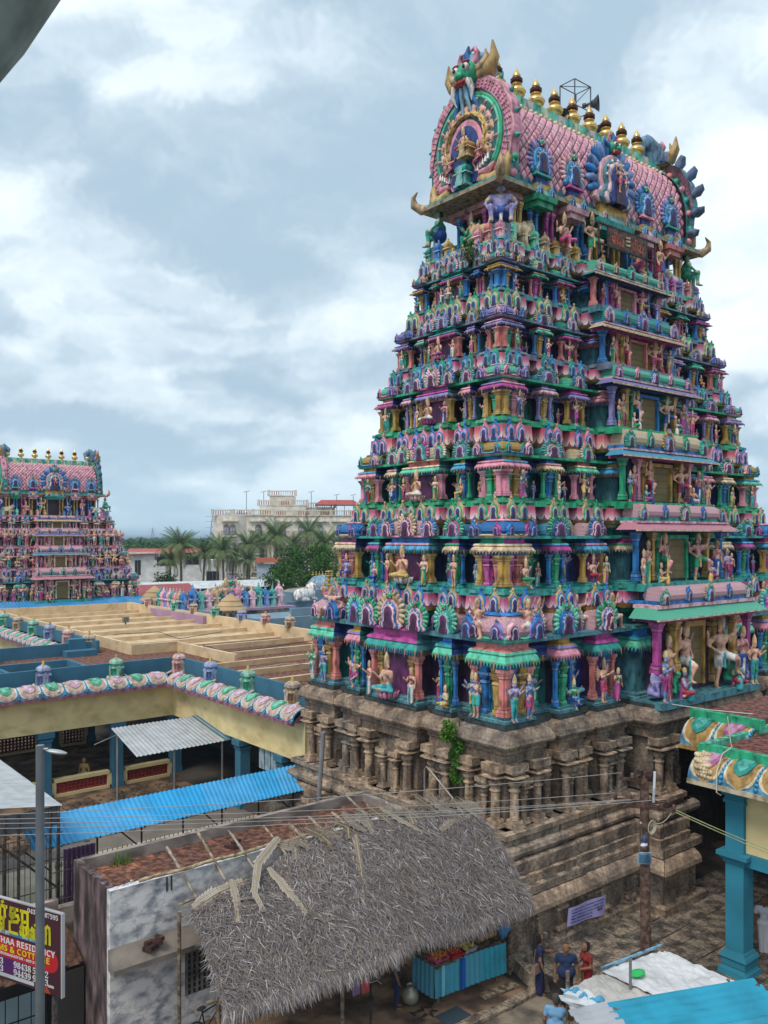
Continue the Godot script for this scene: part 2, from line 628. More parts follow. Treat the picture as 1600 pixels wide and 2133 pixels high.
# joints of a figure facing +z. colour slots: 0 skin, 1 lower cloth, 2 hair, 3 gold, 4 sash, 5 upper cloth
func body(d: Dictionary) -> Array:
	var b := []
	var hip: Vector3 = d.get("hip", Vector3(0, 0.92, 0))
	var lean: Vector3 = d.get("lean", Vector3.ZERO)
	var chest := hip + Vector3(0, 0.36, 0) + lean
	var neck := chest + Vector3(0, 0.17, 0.0) + lean * 0.25
	var head = neck + Vector3(0, 0.13, 0.02) + d.get("nod", Vector3.ZERO)
	var turn := Basis(Vector3.UP, d.get("look", 0.0))
	var top: int = d.get("top", 0)
	var fat: float = d.get("fat", 1.0)
	var w: float = d.get("wide", 1.0)
	b.append([hip + Vector3(-0.075, 0, 0), hip + Vector3(0.075, 0, 0), 0.135 * fat, 0.135 * fat, 1])
	b.append([hip + Vector3(0, 0.1, 0.0), hip.lerp(chest, 0.65), 0.115 * fat, 0.12 * fat, top])
	b.append([chest + Vector3(-0.09 * w, 0, 0), chest + Vector3(0.09 * w, 0, 0), 0.115, 0.115, top])
	b.append([chest + Vector3(-0.15 * w, 0.09, -0.01), chest + Vector3(0.15 * w, 0.09, -0.01), 0.07, 0.07, top])
	if d.get("female", false):
		for s in [-1, 1]:
			b.append([chest + Vector3(0.075 * s, 0.0, 0.09), chest + Vector3(0.075 * s, -0.01, 0.1), 0.065, 0.06, 5])
	b.append([neck, head, 0.05, 0.05, 0])
	b.append([head, head + Vector3(0, 0.06, 0), 0.085, 0.095, 0])
	b.append([head + turn * Vector3(0, 0.015, 0.085), head + turn * Vector3(0, 0.0, 0.1), 0.014, 0.02, 0])
	b.append([head + turn * Vector3(0, -0.05, 0.045), head + turn * Vector3(0, -0.055, 0.05), 0.04, 0.04, 0])
	b.append([head + turn * Vector3(0, 0.07, -0.035), head + turn * Vector3(0, 0.0, -0.05), 0.09, 0.08, 2])
	if d.get("bun", false):
		b.append([head + turn * Vector3(0, 0.12, -0.06), head + turn * Vector3(0, 0.13, -0.08), 0.07, 0.06, 2])
	var crown: float = d.get("crown", 0.25)
	if crown > 0.0:
		var cs: int = d.get("crown_slot", 3)
		b.append([head + Vector3(0, 0.13, 0), head + Vector3(0, 0.13 + crown * 0.45, 0), 0.1, 0.085, cs])
		b.append([head + Vector3(0, 0.13 + crown * 0.6, 0), head + Vector3(0, 0.13 + crown, 0), 0.06, 0.03, cs])
	if d.get("jewels", true):
		for s in [-1, 1]:
			b.append([head + turn * Vector3(0.095 * s, 0.0, 0.0), head + turn * Vector3(0.1 * s, -0.05, 0.01), 0.026, 0.03, 3])
		b.append([chest + Vector3(-0.09, 0.12, 0.08), chest + Vector3(0, 0.04, 0.115), 0.02, 0.028, 3])
		b.append([chest + Vector3(0.09, 0.12, 0.08), chest + Vector3(0, 0.04, 0.115), 0.02, 0.028, 3])
		b.append([hip + Vector3(-0.1, 0.1, 0.085), hip + Vector3(0.1, 0.1, 0.085), 0.032, 0.032, 3])
	for r in d.get("arms", []):   # side, elbow, hand, from the shoulder
		var sh := chest + Vector3(0.2 * w * r[0], 0.09, 0)
		var el: Vector3 = sh + r[1]
		var ha: Vector3 = sh + r[2]
		var sl: int = d.get("sleeve", 0)
		b.append([sh, sh.lerp(el, 0.55), 0.06, 0.054, sl])
		b.append([sh.lerp(el, 0.5), el, 0.05, 0.044, 0])
		b.append([el, ha, 0.045, 0.032, 0])
		var dir := (ha - el).normalized()
		b.append([ha, ha + dir * 0.06, 0.036, 0.04, 0])
		b.append([ha + dir * 0.08, ha + dir * 0.14, 0.028, 0.018, 0])
		if d.get("jewels", true):
			b.append([sh.lerp(el, 0.45), sh.lerp(el, 0.52), 0.064, 0.064, 3])
			b.append([el.lerp(ha, 0.86), el.lerp(ha, 0.92), 0.044, 0.044, 3])
	var cover: float = d.get("cover", 1.0)   # how far down the legs the cloth goes
	for r in d.get("legs", [[-1, Vector3(0, -0.42, 0.03), Vector3(0, -0.86, 0)], [1, Vector3(0, -0.42, 0.03), Vector3(0, -0.86, 0)]]):
		var j := hip + Vector3(0.095 * r[0], -0.02, 0)
		var kn: Vector3 = j + r[1]
		var an: Vector3 = j + r[2]
		b.append([j, kn, 0.105, 0.075, 1 if cover >= 0.5 else 0])
		if cover > 0.0 and cover < 0.5:
			b.append([j, j.lerp(kn, cover * 2.0), 0.118, 0.105, 1])
		b.append([kn, an, 0.07, 0.042, 1 if cover >= 0.9 else 0])
		var toe: Vector3 = an + (r[3] if r.size() > 3 else Vector3(0, -0.04, 0.14))
		b.append([an + Vector3(0, -0.02, 0), toe, 0.042, 0.032, 0])
		if d.get("jewels", true):
			b.append([kn.lerp(an, 0.86), kn.lerp(an, 0.92), 0.056, 0.056, 3])
	if d.get("skirt", false):
		var foot := hip + Vector3(d.get("sway", 0.0), -0.84, 0.0)
		b.append([hip + Vector3(-0.04, -0.05, 0), foot + Vector3(-0.07, 0, 0), 0.125, 0.1, 1])
		b.append([hip + Vector3(0.04, -0.05, 0), foot + Vector3(0.07, 0, 0), 0.125, 0.1, 1])
		b.append([hip + Vector3(0, -0.1, 0.09), foot + Vector3(0, 0.02, 0.09), 0.05, 0.07, 4])
	elif d.get("sash", true):
		b.append([hip + Vector3(0, 0.02, 0.13), hip + Vector3(0, -0.36, 0.15), 0.035, 0.045, 4])
	if d.get("sari", false):
		b.append([hip + Vector3(0.1, 0.08, 0.06), chest + Vector3(-0.14, 0.12, 0.05), 0.06, 0.05, 5])
		b.append([chest + Vector3(-0.16, 0.1, -0.06), hip + Vector3(-0.16, -0.3, -0.1), 0.05, 0.06, 5])
	b.append_array(d.get("more", []))
	return b

func face_marks(d: Dictionary, k := 1.0) -> Shape:
	var s := Shape.new()
	var hip: Vector3 = d.get("hip", Vector3(0, 0.92, 0))
	var head: Vector3 = hip + Vector3(0, 0.66, 0.02) + d.get("lean", Vector3.ZERO) * 1.25 + d.get("nod", Vector3.ZERO)
	s.at = Transform3D(Basis(Vector3.UP, d.get("look", 0.0)), head)
	for e in [-1, 1]:
		s.ball(Vector3(0.036 * e, 0.032, 0.082), Vector3(0.02, 0.014, 0.012) * k, Color(0.85, 0.83, 0.8), 6, 4)
		s.ball(Vector3(0.036 * e, 0.032, 0.089), Vector3(0.011, 0.012, 0.01) * k, Color(0.01, 0.01, 0.01), 5, 3)
		s.ball(Vector3(0.036 * e, 0.058, 0.08), Vector3(0.026, 0.006, 0.012) * k, Color(0.02, 0.015, 0.015), 6, 3)
	s.ball(Vector3(0, -0.035, 0.085), Vector3(0.026, 0.009, 0.012), Color(0.42, 0.07, 0.07), 6, 3)
	s.at = Transform3D()
	return s

var poses := {}
var statue_cache := {}
const SKINS := [Color(0.76, 0.4, 0.31), Color(0.82, 0.46, 0.4), Color(0.76, 0.45, 0.34), Color(0.06, 0.42, 0.3), Color(0.18, 0.32, 0.62), Color(0.8, 0.36, 0.38), Color(0.36, 0.34, 0.66), Color(0.78, 0.44, 0.34)]
const CLOTHS := [Color(0.03, 0.1, 0.45), Color(0.03, 0.36, 0.2), Color(0.72, 0.12, 0.32), Color(0.8, 0.78, 0.76), Color(0.72, 0.52, 0.17), Color(0.48, 0.05, 0.09), Color(0.07, 0.44, 0.5), Color(0.46, 0.08, 0.35)]

func make_poses() -> void:
	var down := func(s): return [s, Vector3(0.05 * s, -0.27, 0.0), Vector3(0.04 * s, -0.5, 0.08)]
	var bless := func(s): return [s, Vector3(0.06 * s, -0.24, 0.05), Vector3(0.1 * s, -0.05, 0.26)]
	var up := func(s): return [s, Vector3(0.24 * s, 0.04, -0.02), Vector3(0.26 * s, 0.32, 0.04)]
	var pray := func(s): return [s, Vector3(0.08 * s, -0.24, 0.06), Vector3(-0.16 * s, -0.12, 0.24)]
	var back := func(s): return [s, Vector3(0.16 * s, -0.16, -0.06), Vector3(0.26 * s, 0.08, 0.02)]
	var hipped := func(s): return [s, Vector3(0.2 * s, -0.2, -0.02), Vector3(0.02 * s, -0.36, 0.1)]
	poses = {
		"standing": {"arms": [down.call(-1), bless.call(1)], "cover": 0.4},
		"woman": {"arms": [bless.call(-1), down.call(1)], "female": true, "skirt": true, "sari": true, "bun": true, "crown": 0.16, "lean": Vector3(0.04, 0, 0), "sway": -0.05},
		"praying": {"arms": [pray.call(-1), pray.call(1)], "cover": 0.7, "crown": 0.2},
		"four_armed": {"arms": [bless.call(-1), bless.call(1), back.call(-1), back.call(1)], "cover": 0.9, "crown": 0.32},
		"seated": {"hip": Vector3(0, 0.52, 0), "arms": [bless.call(-1), down.call(1), back.call(-1), back.call(1)], "crown": 0.32, "legs": [[-1, Vector3(-0.05, 0.02, 0.4), Vector3(-0.04, -0.42, 0.4)], [1, Vector3(0.22, 0.0, 0.32), Vector3(-0.12, -0.05, 0.34), Vector3(-0.14, -0.02, 0.04)]]},
		"lotus": {"hip": Vector3(0, 0.14, 0), "arms": [bless.call(-1), bless.call(1)], "crown": 0.28, "sash": false, "legs": [[-1, Vector3(-0.34, -0.04, 0.2), Vector3(0.12, -0.06, 0.32), Vector3(0.12, 0.0, 0.0)], [1, Vector3(0.34, -0.04, 0.2), Vector3(-0.12, -0.02, 0.36), Vector3(-0.12, 0.0, 0.0)]]},
		"guardian": {"arms": [hipped.call(-1), up.call(1), back.call(-1), back.call(1)], "crown": 0.34, "cover": 0.35, "wide": 1.15, "legs": [[-1, Vector3(-0.03, -0.42, 0.04), Vector3(-0.05, -0.86, -0.02)], [1, Vector3(0.16, -0.1, 0.34), Vector3(0.26, -0.46, 0.24)]],
			"more": [[Vector3(0.42, 0.0, 0.26), Vector3(0.42, 0.2, 0.26), 0.1, 0.09, 4], [Vector3(0.42, 0.2, 0.26), Vector3(0.3, 0.95, 0.22), 0.04, 0.03, 4]]},
		"bearer": {"hip": Vector3(0, 0.46, 0), "arms": [up.call(-1), up.call(1)], "crown": 0.1, "cover": 0.3, "fat": 1.15, "wide": 1.1, "legs": [[-1, Vector3(-0.34, -0.02, 0.2), Vector3(-0.5, -0.4, 0.12)], [1, Vector3(0.34, 0.04, 0.2), Vector3(0.46, -0.4, 0.16)]]},
		"striding": {"arms": [up.call(-1), hipped.call(1)], "cover": 0.4, "crown": 0.22, "lean": Vector3(-0.05, 0, 0.04), "legs": [[-1, Vector3(-0.2, -0.36, 0.1), Vector3(-0.3, -0.82, 0.0)], [1, Vector3(0.16, -0.38, 0.06), Vector3(0.34, -0.8, -0.06)]]},
		"many_armed": {"arms": [pray.call(-1), bless.call(1)], "cover": 0.4, "crown": 0.3, "more": []},
		"kneeling": {"hip": Vector3(0, 0.32, 0), "arms": [pray.call(-1), pray.call(1)], "crown": 0.12, "female": true, "bun": true, "sari": true, "legs": [[-1, Vector3(-0.1, -0.02, 0.36), Vector3(-0.06, -0.2, 0.0), Vector3(0, 0, -0.1)], [1, Vector3(0.1, -0.02, 0.36), Vector3(0.06, -0.2, 0.0), Vector3(0, 0, -0.1)]]},
		"cherub": {"hip": Vector3(0, 0.14, 0), "arms": [down.call(-1), down.call(1)], "crown": 0.0, "jewels": false, "sash": false, "fat": 1.2, "wide": 1.1, "legs": [[-1, Vector3(-0.2, -0.04, 0.2), Vector3(0.06, -0.06, 0.24), Vector3(0.06, 0.0, 0.0)], [1, Vector3(0.2, -0.04, 0.2), Vector3(-0.06, -0.02, 0.26), Vector3(-0.06, 0.0, 0.0)]]},
		"plump": {"hip": Vector3(0, 0.44, 0), "arms": [[-1, Vector3(-0.12, -0.24, 0.05), Vector3(-0.06, -0.42, 0.26)], [1, Vector3(0.12, -0.24, 0.05), Vector3(0.06, -0.42, 0.26)]], "crown": 0.14, "fat": 1.5, "wide": 1.25, "cover": 0.0, "legs": [[-1, Vector3(-0.16, 0.06, 0.3), Vector3(-0.14, -0.36, 0.3)], [1, Vector3(0.16, 0.06, 0.3), Vector3(0.14, -0.36, 0.3)]]},
		"dancing": {"arms": [up.call(-1), [1, Vector3(0.22, -0.05, 0.08), Vector3(-0.08, -0.2, 0.28)], back.call(1), back.call(-1)], "crown": 0.26, "cover": 0.45, "legs": [[-1, Vector3(-0.14, -0.36, 0.16), Vector3(-0.05, -0.8, 0.02)], [1, Vector3(0.24, -0.08, 0.24), Vector3(-0.06, -0.3, 0.34)]]},
	}
	for i in 7:
		for s in [-1, 1]:
			var w := 0.5 + i * 0.27
			var sh := Vector3(0.2 * s, 1.37, -0.04)
			var e := sh + Vector3(s * sin(w) * 0.24, -cos(w) * 0.24, -0.03)
			poses.many_armed.more.append([sh, e, 0.045, 0.036, 0])
			poses.many_armed.more.append([e, e + Vector3(s * sin(w + 0.3) * 0.24, -cos(w + 0.3) * 0.24, 0.03), 0.036, 0.028, 0])
	for p in poses:
		poses[p].mesh = sculpt(body(poses[p]), 0.034, 0.03)
		poses[p].marks = face_marks(poses[p], 1.2)

# one figure of the stucco sculpture: the pose in one of a few colourings
func statue_mesh(pose: String, skin: int, cloth: int) -> ArrayMesh:
	var key := "%s %d %d" % [pose, skin, cloth]
	if not statue_cache.has(key):
		var gold := Color(0.68, 0.5, 0.27)
		statue_cache[key] = dressed(poses[pose].mesh, [SKINS[skin], CLOTHS[cloth], Color(0.015, 0.013, 0.013), gold, CLOTHS[(cloth + 3) % 8], CLOTHS[(cloth + 2) % 8]], poses[pose].marks)
	return statue_cache[key]

# ---------------------------------------------------------------- the stucco ornaments
const C := {
	"teal": Color(0.04, 0.4, 0.37), "green": Color(0.03, 0.42, 0.22), "mint": Color(0.14, 0.66, 0.46), "blue": Color(0.03, 0.22, 0.6), "sky": Color(0.1, 0.46, 0.74),
	"violet": Color(0.3, 0.28, 0.66), "navy": Color(0.03, 0.07, 0.28), "pink": Color(0.82, 0.34, 0.46), "salmon": Color(0.78, 0.27, 0.25), "magenta": Color(0.55, 0.09, 0.38), "gold": Color(0.58, 0.36, 0.09),
	"cream": Color(0.85, 0.68, 0.46), "white": Color(0.85, 0.83, 0.82), "slate": Color(0.18, 0.23, 0.32), "red": Color(0.45, 0.04, 0.05), "plum": Color(0.17, 0.04, 0.16), "steel": Color(0.09, 0.27, 0.33), "tan": Color(0.62, 0.45, 0.26),
	"rose": Color(0.85, 0.5, 0.57), "pit": Color(0.07, 0.03, 0.08), "pit2": Color(0.02, 0.04, 0.11), "bottle": Color(0.02, 0.15, 0.15),
}

func arch(r: float, tip: float, foot: float) -> PackedVector2Array:
	var p := PackedVector2Array()
	var y := 0.52
	for q in [Vector2(0.22, 0.0), Vector2(0.5, -0.02), Vector2(0.62, 0.06), Vector2(0.6, 0.17), Vector2(0.48, 0.2)]:
		p.append(Vector2(q.x * foot, q.y))
	for i in 19:
		var w := deg_to_rad(-28.0 + i * 236.0 / 18.0)
		var rr := r * (1.0 + tip * exp(-pow((w - PI / 2) / 0.2, 2)))
		p.append(Vector2(cos(w) * rr, y + sin(w) * rr))
	for q in [Vector2(-0.48, 0.2), Vector2(-0.6, 0.17), Vector2(-0.62, 0.06), Vector2(-0.5, -0.02), Vector2(-0.22, 0.0)]:
		p.append(Vector2(q.x * foot, q.y))
	return p

func small_arch(a: Color, b: Color, d: Color) -> Shape:
	var s := Shape.new()
	var lay := [[0.5, 0.42, 1.0, a, 0.1], [0.38, 0.1, 0.76, b, 0.16], [0.285, 0.1, 0.58, a.lerp(Color.WHITE, 0.25), 0.2], [0.2, 0.0, 0.4, d, 0.23]]
	for l in lay:
		s.slab(arch(l[0], l[1], l[2]), -0.25 if l[4] < 0.15 else 0.0, l[4], l[3], l[3], 0.03)
	s.slab(PackedVector2Array([Vector2(-0.1, 0), Vector2(0.1, 0), Vector2(0.1, 0.4), Vector2(0, 0.54), Vector2(-0.1, 0.4)]), 0.2, 0.245, C.pit, C.pit)
	s.ball(Vector3(0, 1.26, 0.02), Vector3(0.11, 0.13, 0.1), a, 6, 4)
	for e in [-1, 1]:
		s.ball(Vector3(0.46 * e, 0.12, 0.12), Vector3(0.09, 0.09, 0.07), b, 6, 4)
	return s

# the grinning lion mask over an arch; about one unit across
func lion_mask(s: Shape, face: Color, horn: Color) -> void:
	s.ball(Vector3(0, 0.25, 0.05), Vector3(0.36, 0.34, 0.3), face, 10, 6)
	s.ball(Vector3(0, 0.12, 0.3), Vector3(0.16, 0.12, 0.16), face, 8, 5)
	s.ball(Vector3(0, -0.02, 0.2), Vector3(0.3, 0.1, 0.2), C.red, 8, 4)
	for i in 6:
		var x := -0.225 + i * 0.09
		s.lathe([[0.045, 0.02], [0.035, -0.07], [0.0, -0.13]], 6, [C.white], 0.0, Vector3(x, 0.02, 0.33 - absf(x) * 0.35))
	for e in [-1, 1]:
		s.ball(Vector3(0.17 * e, 0.33, 0.27), Vector3(0.1, 0.11, 0.09), C.white, 8, 5)
		s.ball(Vector3(0.17 * e, 0.32, 0.35), Vector3(0.05, 0.055, 0.03), Color(0.01, 0.01, 0.01), 6, 4)
		s.ball(Vector3(0.18 * e, 0.45, 0.27), Vector3(0.13, 0.04, 0.08), C.red, 6, 4)
		s.tube([Vector3(0.3 * e, 0.3, 0), Vector3(0.5 * e, 0.3, 0.02), Vector3(0.62 * e, 0.48, 0), Vector3(0.56 * e, 0.72, -0.03)], [0.12, 0.12, 0.08, 0.02], 6, horn)
		s.tube([Vector3(0.2 * e, 0.5, 0), Vector3(0.32 * e, 0.7, 0), Vector3(0.24 * e, 0.86, 0.02), Vector3(0.12 * e, 0.82, 0.04)], [0.09, 0.08, 0.06, 0.03], 6, C.pink)
	s.tube([Vector3(0, 0.5, 0.0), Vector3(0, 0.75, 0.04), Vector3(0, 1.0, 0.0)], [0.14, 0.12, 0.03], 6, C.blue)

func large_arch(feather: Color, a: Color, b: Color, d: Color) -> Shape:
	var s := Shape.new()
	for i in 15:
		var w := deg_to_rad(-24.0 + i * 228.0 / 14.0)
		var keep := s.at
		s.at = Transform3D(Basis(Vector3.BACK, w - PI / 2), Vector3(cos(w) * 0.6, 0.52 + sin(w) * 0.6, 0.03))
		s.ball(Vector3.ZERO, Vector3(0.092, 0.2, 0.08), feather if i % 2 == 0 else feather.lerp(Color.WHITE, 0.18), 6, 4)
		s.at = keep
	s.slab(arch(0.56, 0.0, 0.9), -0.3, 0.05, feather, C.steel, 0.0)
	for l in [[0.47, 0.06, 0.98, a, 0.13], [0.38, 0.1, 0.8, b, 0.18], [0.3, 0.1, 0.64, a.lerp(Color.WHITE, 0.3), 0.22], [0.23, 0.0, 0.48, d, 0.25]]:
		s.slab(arch(l[0], l[1], l[2]), 0.0, l[4], l[3], l[3], 0.03)
	s.slab(PackedVector2Array([Vector2(-0.12, 0), Vector2(0.12, 0), Vector2(0.12, 0.45), Vector2(0, 0.6), Vector2(-0.12, 0.45)]), 0.2, 0.27, C.pit, C.pit)
	for i in 7:
		var w := deg_to_rad(0.0 + i * 30.0)
		s.ball(Vector3(cos(w) * 0.34, 0.52 + sin(w) * 0.34, 0.2), Vector3(0.035, 0.035, 0.03), C.white, 5, 3)
	s.at = Transform3D(Basis.from_scale(Vector3.ONE * 0.42), Vector3(0, 1.05, 0.08))
	lion_mask(s, C.green, feather)
	s.at = Transform3D()
	return s

# a square post one unit tall and 0.2 wide at the shaft
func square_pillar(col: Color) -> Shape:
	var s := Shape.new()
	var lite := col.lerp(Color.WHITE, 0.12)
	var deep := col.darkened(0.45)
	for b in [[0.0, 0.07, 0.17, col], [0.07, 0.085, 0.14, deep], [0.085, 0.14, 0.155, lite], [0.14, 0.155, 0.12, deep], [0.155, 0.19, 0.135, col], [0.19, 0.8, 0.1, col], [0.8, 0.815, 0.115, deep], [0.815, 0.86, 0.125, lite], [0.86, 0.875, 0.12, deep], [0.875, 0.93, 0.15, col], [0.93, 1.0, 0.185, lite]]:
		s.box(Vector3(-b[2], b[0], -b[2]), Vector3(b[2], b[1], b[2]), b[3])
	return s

# the flared, stepped pilaster between two posts, one unit tall
func flared_pilaster(col: Color) -> Shape:
	var s := Shape.new()
	var lite := col.lerp(Color.WHITE, 0.14)
	var deep := col.darkened(0.5)
	for b in [[0.0, 0.05, 0.2, col, 0.0], [0.05, 0.1, 0.17, lite, 0.0], [0.1, 0.12, 0.13, deep, 0.0], [0.12, 0.62, 0.12, col, -0.05], [0.62, 0.645, 0.15, deep, 0.0], [0.645, 0.7, 0.19, lite, 0.02], [0.7, 0.76, 0.12, col, 0.0], [0.76, 0.8, 0.2, col, -0.02], [0.8, 0.82, 0.19, deep, 0.0], [0.82, 0.88, 0.3, lite, -0.02], [0.88, 0.9, 0.24, deep, 0.0], [0.9, 1.0, 0.2, col, -0.03]]:
		s.box(Vector3(-b[2], b[0], -0.14), Vector3(b[2], b[1], minf(b[2], 0.19)), b[3], b[4])
	for x in [-0.06, 0.0, 0.06]:
		s.box(Vector3(x - 0.014, 0.2, 0.1), Vector3(x + 0.014, 0.6, 0.155), lite, 0.0)
	for e in [-1, 1]:
		s.box(Vector3(0.23 * e - 0.04, 0.3, -0.1), Vector3(0.23 * e + 0.04, 0.36, 0.05), col)
		s.box(Vector3(0.19 * e - 0.02, 0.12, -0.1), Vector3(0.19 * e + 0.02, 0.62, 0.02), col)
		s.box(Vector3(0.27 * e - 0.045, 0.72, -0.1), Vector3(0.27 * e + 0.045, 0.8, 0.06), lite)
	return s

func pot_finial(gold: Color, band: Color) -> Shape:
	var s := Shape.new()
	s.lathe([[0.2, 0.0], [0.22, 0.04], [0.13, 0.09], [0.12, 0.14], [0.19, 0.17], [0.3, 0.26], [0.34, 0.38], [0.3, 0.5], [0.19, 0.59], [0.12, 0.63]], 14, [gold])
	s.lathe([[0.34, 0.375], [0.352, 0.38], [0.352, 0.4], [0.34, 0.405]], 14, [gold])
	s.lathe([[0.12, 0.63], [0.2, 0.66], [0.2, 0.69], [0.13, 0.7], [0.13, 0.72]], 12, [gold])
	s.lathe([[0.13, 0.72], [0.22, 0.73], [0.24, 0.78], [0.22, 0.83], [0.24, 0.86], [0.21, 0.9], [0.1, 0.91]], 9, [band])
	s.lathe([[0.1, 0.91], [0.17, 0.94], [0.14, 0.99], [0.16, 1.02], [0.11, 1.1], [0.05, 1.22], [0.0, 1.32]], 10, [gold])
	return s

func stone_finial(col: Color) -> Shape:
	var s := Shape.new()
	s.lathe([[0.5, 0.0], [0.46, 0.1], [0.3, 0.14], [0.34, 0.3], [0.2, 0.36], [0.36, 0.44], [0.36, 0.52], [0.18, 0.58], [0.26, 0.7], [0.12, 0.8], [0.08, 0.95], [0.0, 1.05]], 8, [col])
	return s

# a small domed shrine used as parapet ornament, one unit tall
func toy_shrine(col: Color) -> Shape:
	var s := Shape.new()
	var lite := col.lerp(Color.WHITE, 0.2)
	s.box(Vector3(-0.26, 0, -0.26), Vector3(0.26, 0.08, 0.26), lite)
	s.box(Vector3(-0.18, 0.08, -0.18), Vector3(0.18, 0.4, 0.18), col)
	for e in [-1, 1]:
		s.box(Vector3(0.15 * e - 0.045, 0.08, 0.13), Vector3(0.15 * e + 0.045, 0.4, 0.21), lite)
	s.box(Vector3(-0.06, 0.1, 0.18), Vector3(0.06, 0.34, 0.185), C.plum)
	s.box(Vector3(-0.29, 0.4, -0.29), Vector3(0.29, 0.47, 0.29), lite, 0.04)
	s.lathe([[0.19, 0.47], [0.25, 0.52], [0.27, 0.6], [0.22, 0.7], [0.12, 0.78], [0.05, 0.8]], 8, [col], 0.4)
	s.slab(arch(0.13, 0.3, 0.26), 0.15, 0.28, lite, col)
	s.lathe([[0.08, 0.79], [0.1, 0.83], [0.05, 0.87], [0.07, 0.91], [0.0, 1.0]], 6, [lite])
	return s

func lotus(col: Color, tip: Color) -> Shape:
	var s := Shape.new()
	s.lathe([[0.12, 0.0], [0.3, 0.1], [0.42, 0.22], [0.44, 0.3], [0.0, 0.3]], 12, [col])
	for i in 12:
		var w := TAU * i / 12
		s.at = Transform3D(Basis(Vector3.UP, w) * Basis(Vector3.RIGHT, 0.35), Vector3(sin(w) * 0.4, 0.17, cos(w) * 0.4))
		s.ball(Vector3.ZERO, Vector3(0.1, 0.17, 0.05), tip, 6, 4)
	s.at = Transform3D()
	return s

# a crouching bull
func bull_mesh(col: Color) -> ArrayMesh:
	var b := [[Vector3(-0.5, 0.34, 0), Vector3(0.3, 0.4, 0), 0.3, 0.28, 0], [Vector3(0.3, 0.45, 0), Vector3(0.55, 0.75, 0), 0.2, 0.15, 0], [Vector3(0.55, 0.8, 0), Vector3(0.78, 0.72, 0), 0.14, 0.08, 0], [Vector3(0.2, 0.7, 0), Vector3(0.25, 0.72, 0), 0.14, 0.1, 0],
		[Vector3(-0.45, 0.15, 0.22), Vector3(-0.1, 0.1, 0.3), 0.12, 0.07, 0], [Vector3(-0.45, 0.15, -0.22), Vector3(-0.1, 0.1, -0.3), 0.12, 0.07, 0], [Vector3(0.35, 0.15, 0.18), Vector3(0.65, 0.08, 0.2), 0.1, 0.06, 0], [Vector3(0.35, 0.15, -0.18), Vector3(0.65, 0.08, -0.2), 0.1, 0.06, 0],
		[Vector3(0.5, 0.55, 0), Vector3(0.42, 0.5, 0), 0.2, 0.2, 1], [Vector3(-0.2, 0.62, 0), Vector3(0.1, 0.62, 0), 0.1, 0.1, 1], [Vector3(-0.76, 0.4, 0), Vector3(-0.8, 0.12, 0.08), 0.05, 0.04, 0]]
	for e in [-1, 1]:
		b.append([Vector3(0.52, 0.9, 0.1 * e), Vector3(0.5, 1.06, 0.18 * e), 0.05, 0.02, 1])
		b.append([Vector3(0.48, 0.82, 0.14 * e), Vector3(0.42, 0.8, 0.28 * e), 0.05, 0.04, 0])
	return dressed(sculpt(b, 0.045, 0.05), [col, Color(0.5, 0.36, 0.2)])

# a seated mythical lion at the foot of a pillar, facing +z
func seated_lion(col: Color) -> ArrayMesh:
	var b := [[Vector3(0, 0.2, -0.15), Vector3(0, 0.5, 0.0), 0.24, 0.22, 0], [Vector3(0, 0.5, 0.02), Vector3(0, 0.75, 0.08), 0.2, 0.17, 0], [Vector3(0, 0.85, 0.12), Vector3(0, 0.82, 0.26), 0.17, 0.12, 0], [Vector3(0, 0.74, 0.2), Vector3(0, 0.72, 0.28), 0.09, 0.07, 2], [Vector3(0, 0.98, 0.05), Vector3(0, 1.04, -0.05), 0.13, 0.08, 1]]
	for e in [-1, 1]:
		b.append_array([[Vector3(0.16 * e, 0.55, 0.08), Vector3(0.16 * e, 0.3, 0.22), 0.09, 0.07, 0], [Vector3(0.16 * e, 0.3, 0.22), Vector3(0.17 * e, 0.05, 0.24), 0.07, 0.07, 0], [Vector3(0.2 * e, 0.16, -0.1), Vector3(0.24 * e, 0.1, 0.2), 0.16, 0.08, 0],
			[Vector3(0.09 * e, 0.9, 0.24), Vector3(0.09 * e, 0.9, 0.26), 0.045, 0.04, 2], [Vector3(0.17 * e, 0.9, 0.0), Vector3(0.22 * e, 0.7, -0.04), 0.1, 0.08, 1], [Vector3(0.2 * e, 0.6, -0.02), Vector3(0.16 * e, 0.45, 0.06), 0.09, 0.06, 1]])
	return dressed(sculpt(b, 0.045, 0.04), [col, col.lerp(Color.WHITE, 0.2), Color(0.7, 0.6, 0.5)])

func ornament(kind: String, cols: Array) -> Mesh:
	var key := kind + str(cols)
	if not lib.has(key):
		var k := []
		for c in cols:
			k.append(C[c])
		var m: Mesh
		match kind:
			"small_arch": m = small_arch(k[0], k[1], k[2]).mesh()
			"large_arch": m = large_arch(k[0], k[1], k[2], k[3]).mesh()
			"post": m = square_pillar(k[0]).mesh()
			"pilaster": m = flared_pilaster(k[0]).mesh()
			"finial": m = stone_finial(k[0]).mesh()
			"shrine": m = toy_shrine(k[0]).mesh()
			"lotus": m = lotus(k[0], k[1]).mesh()
			"bull": m = bull_mesh(k[0])
			"lion": m = seated_lion(k[0])
		lib[key] = m
	return lib[key]

# ---------------------------------------------------------------- stepped plans and mouldings
# bays: [width, projection, kind] from a corner to the middle; returns {pts, bay} going round the plan
const FRONT := [[1.5, 0.0, "corner"], [1.0, -0.55, "gap"], [1.0, -0.04, "nook"], [0.9, -0.58, "gap"], [1.3, -0.04, "hall"], [0.6, -0.55, "slot"], [3.2, 0.2, "middle"]]
const SIDE := [[1.5, 0.0, "corner"], [0.6, -0.5, "slot"], [0.8, -0.04, "nook"], [0.5, -0.5, "slot"], [1.25, 0.16, "middle"]]

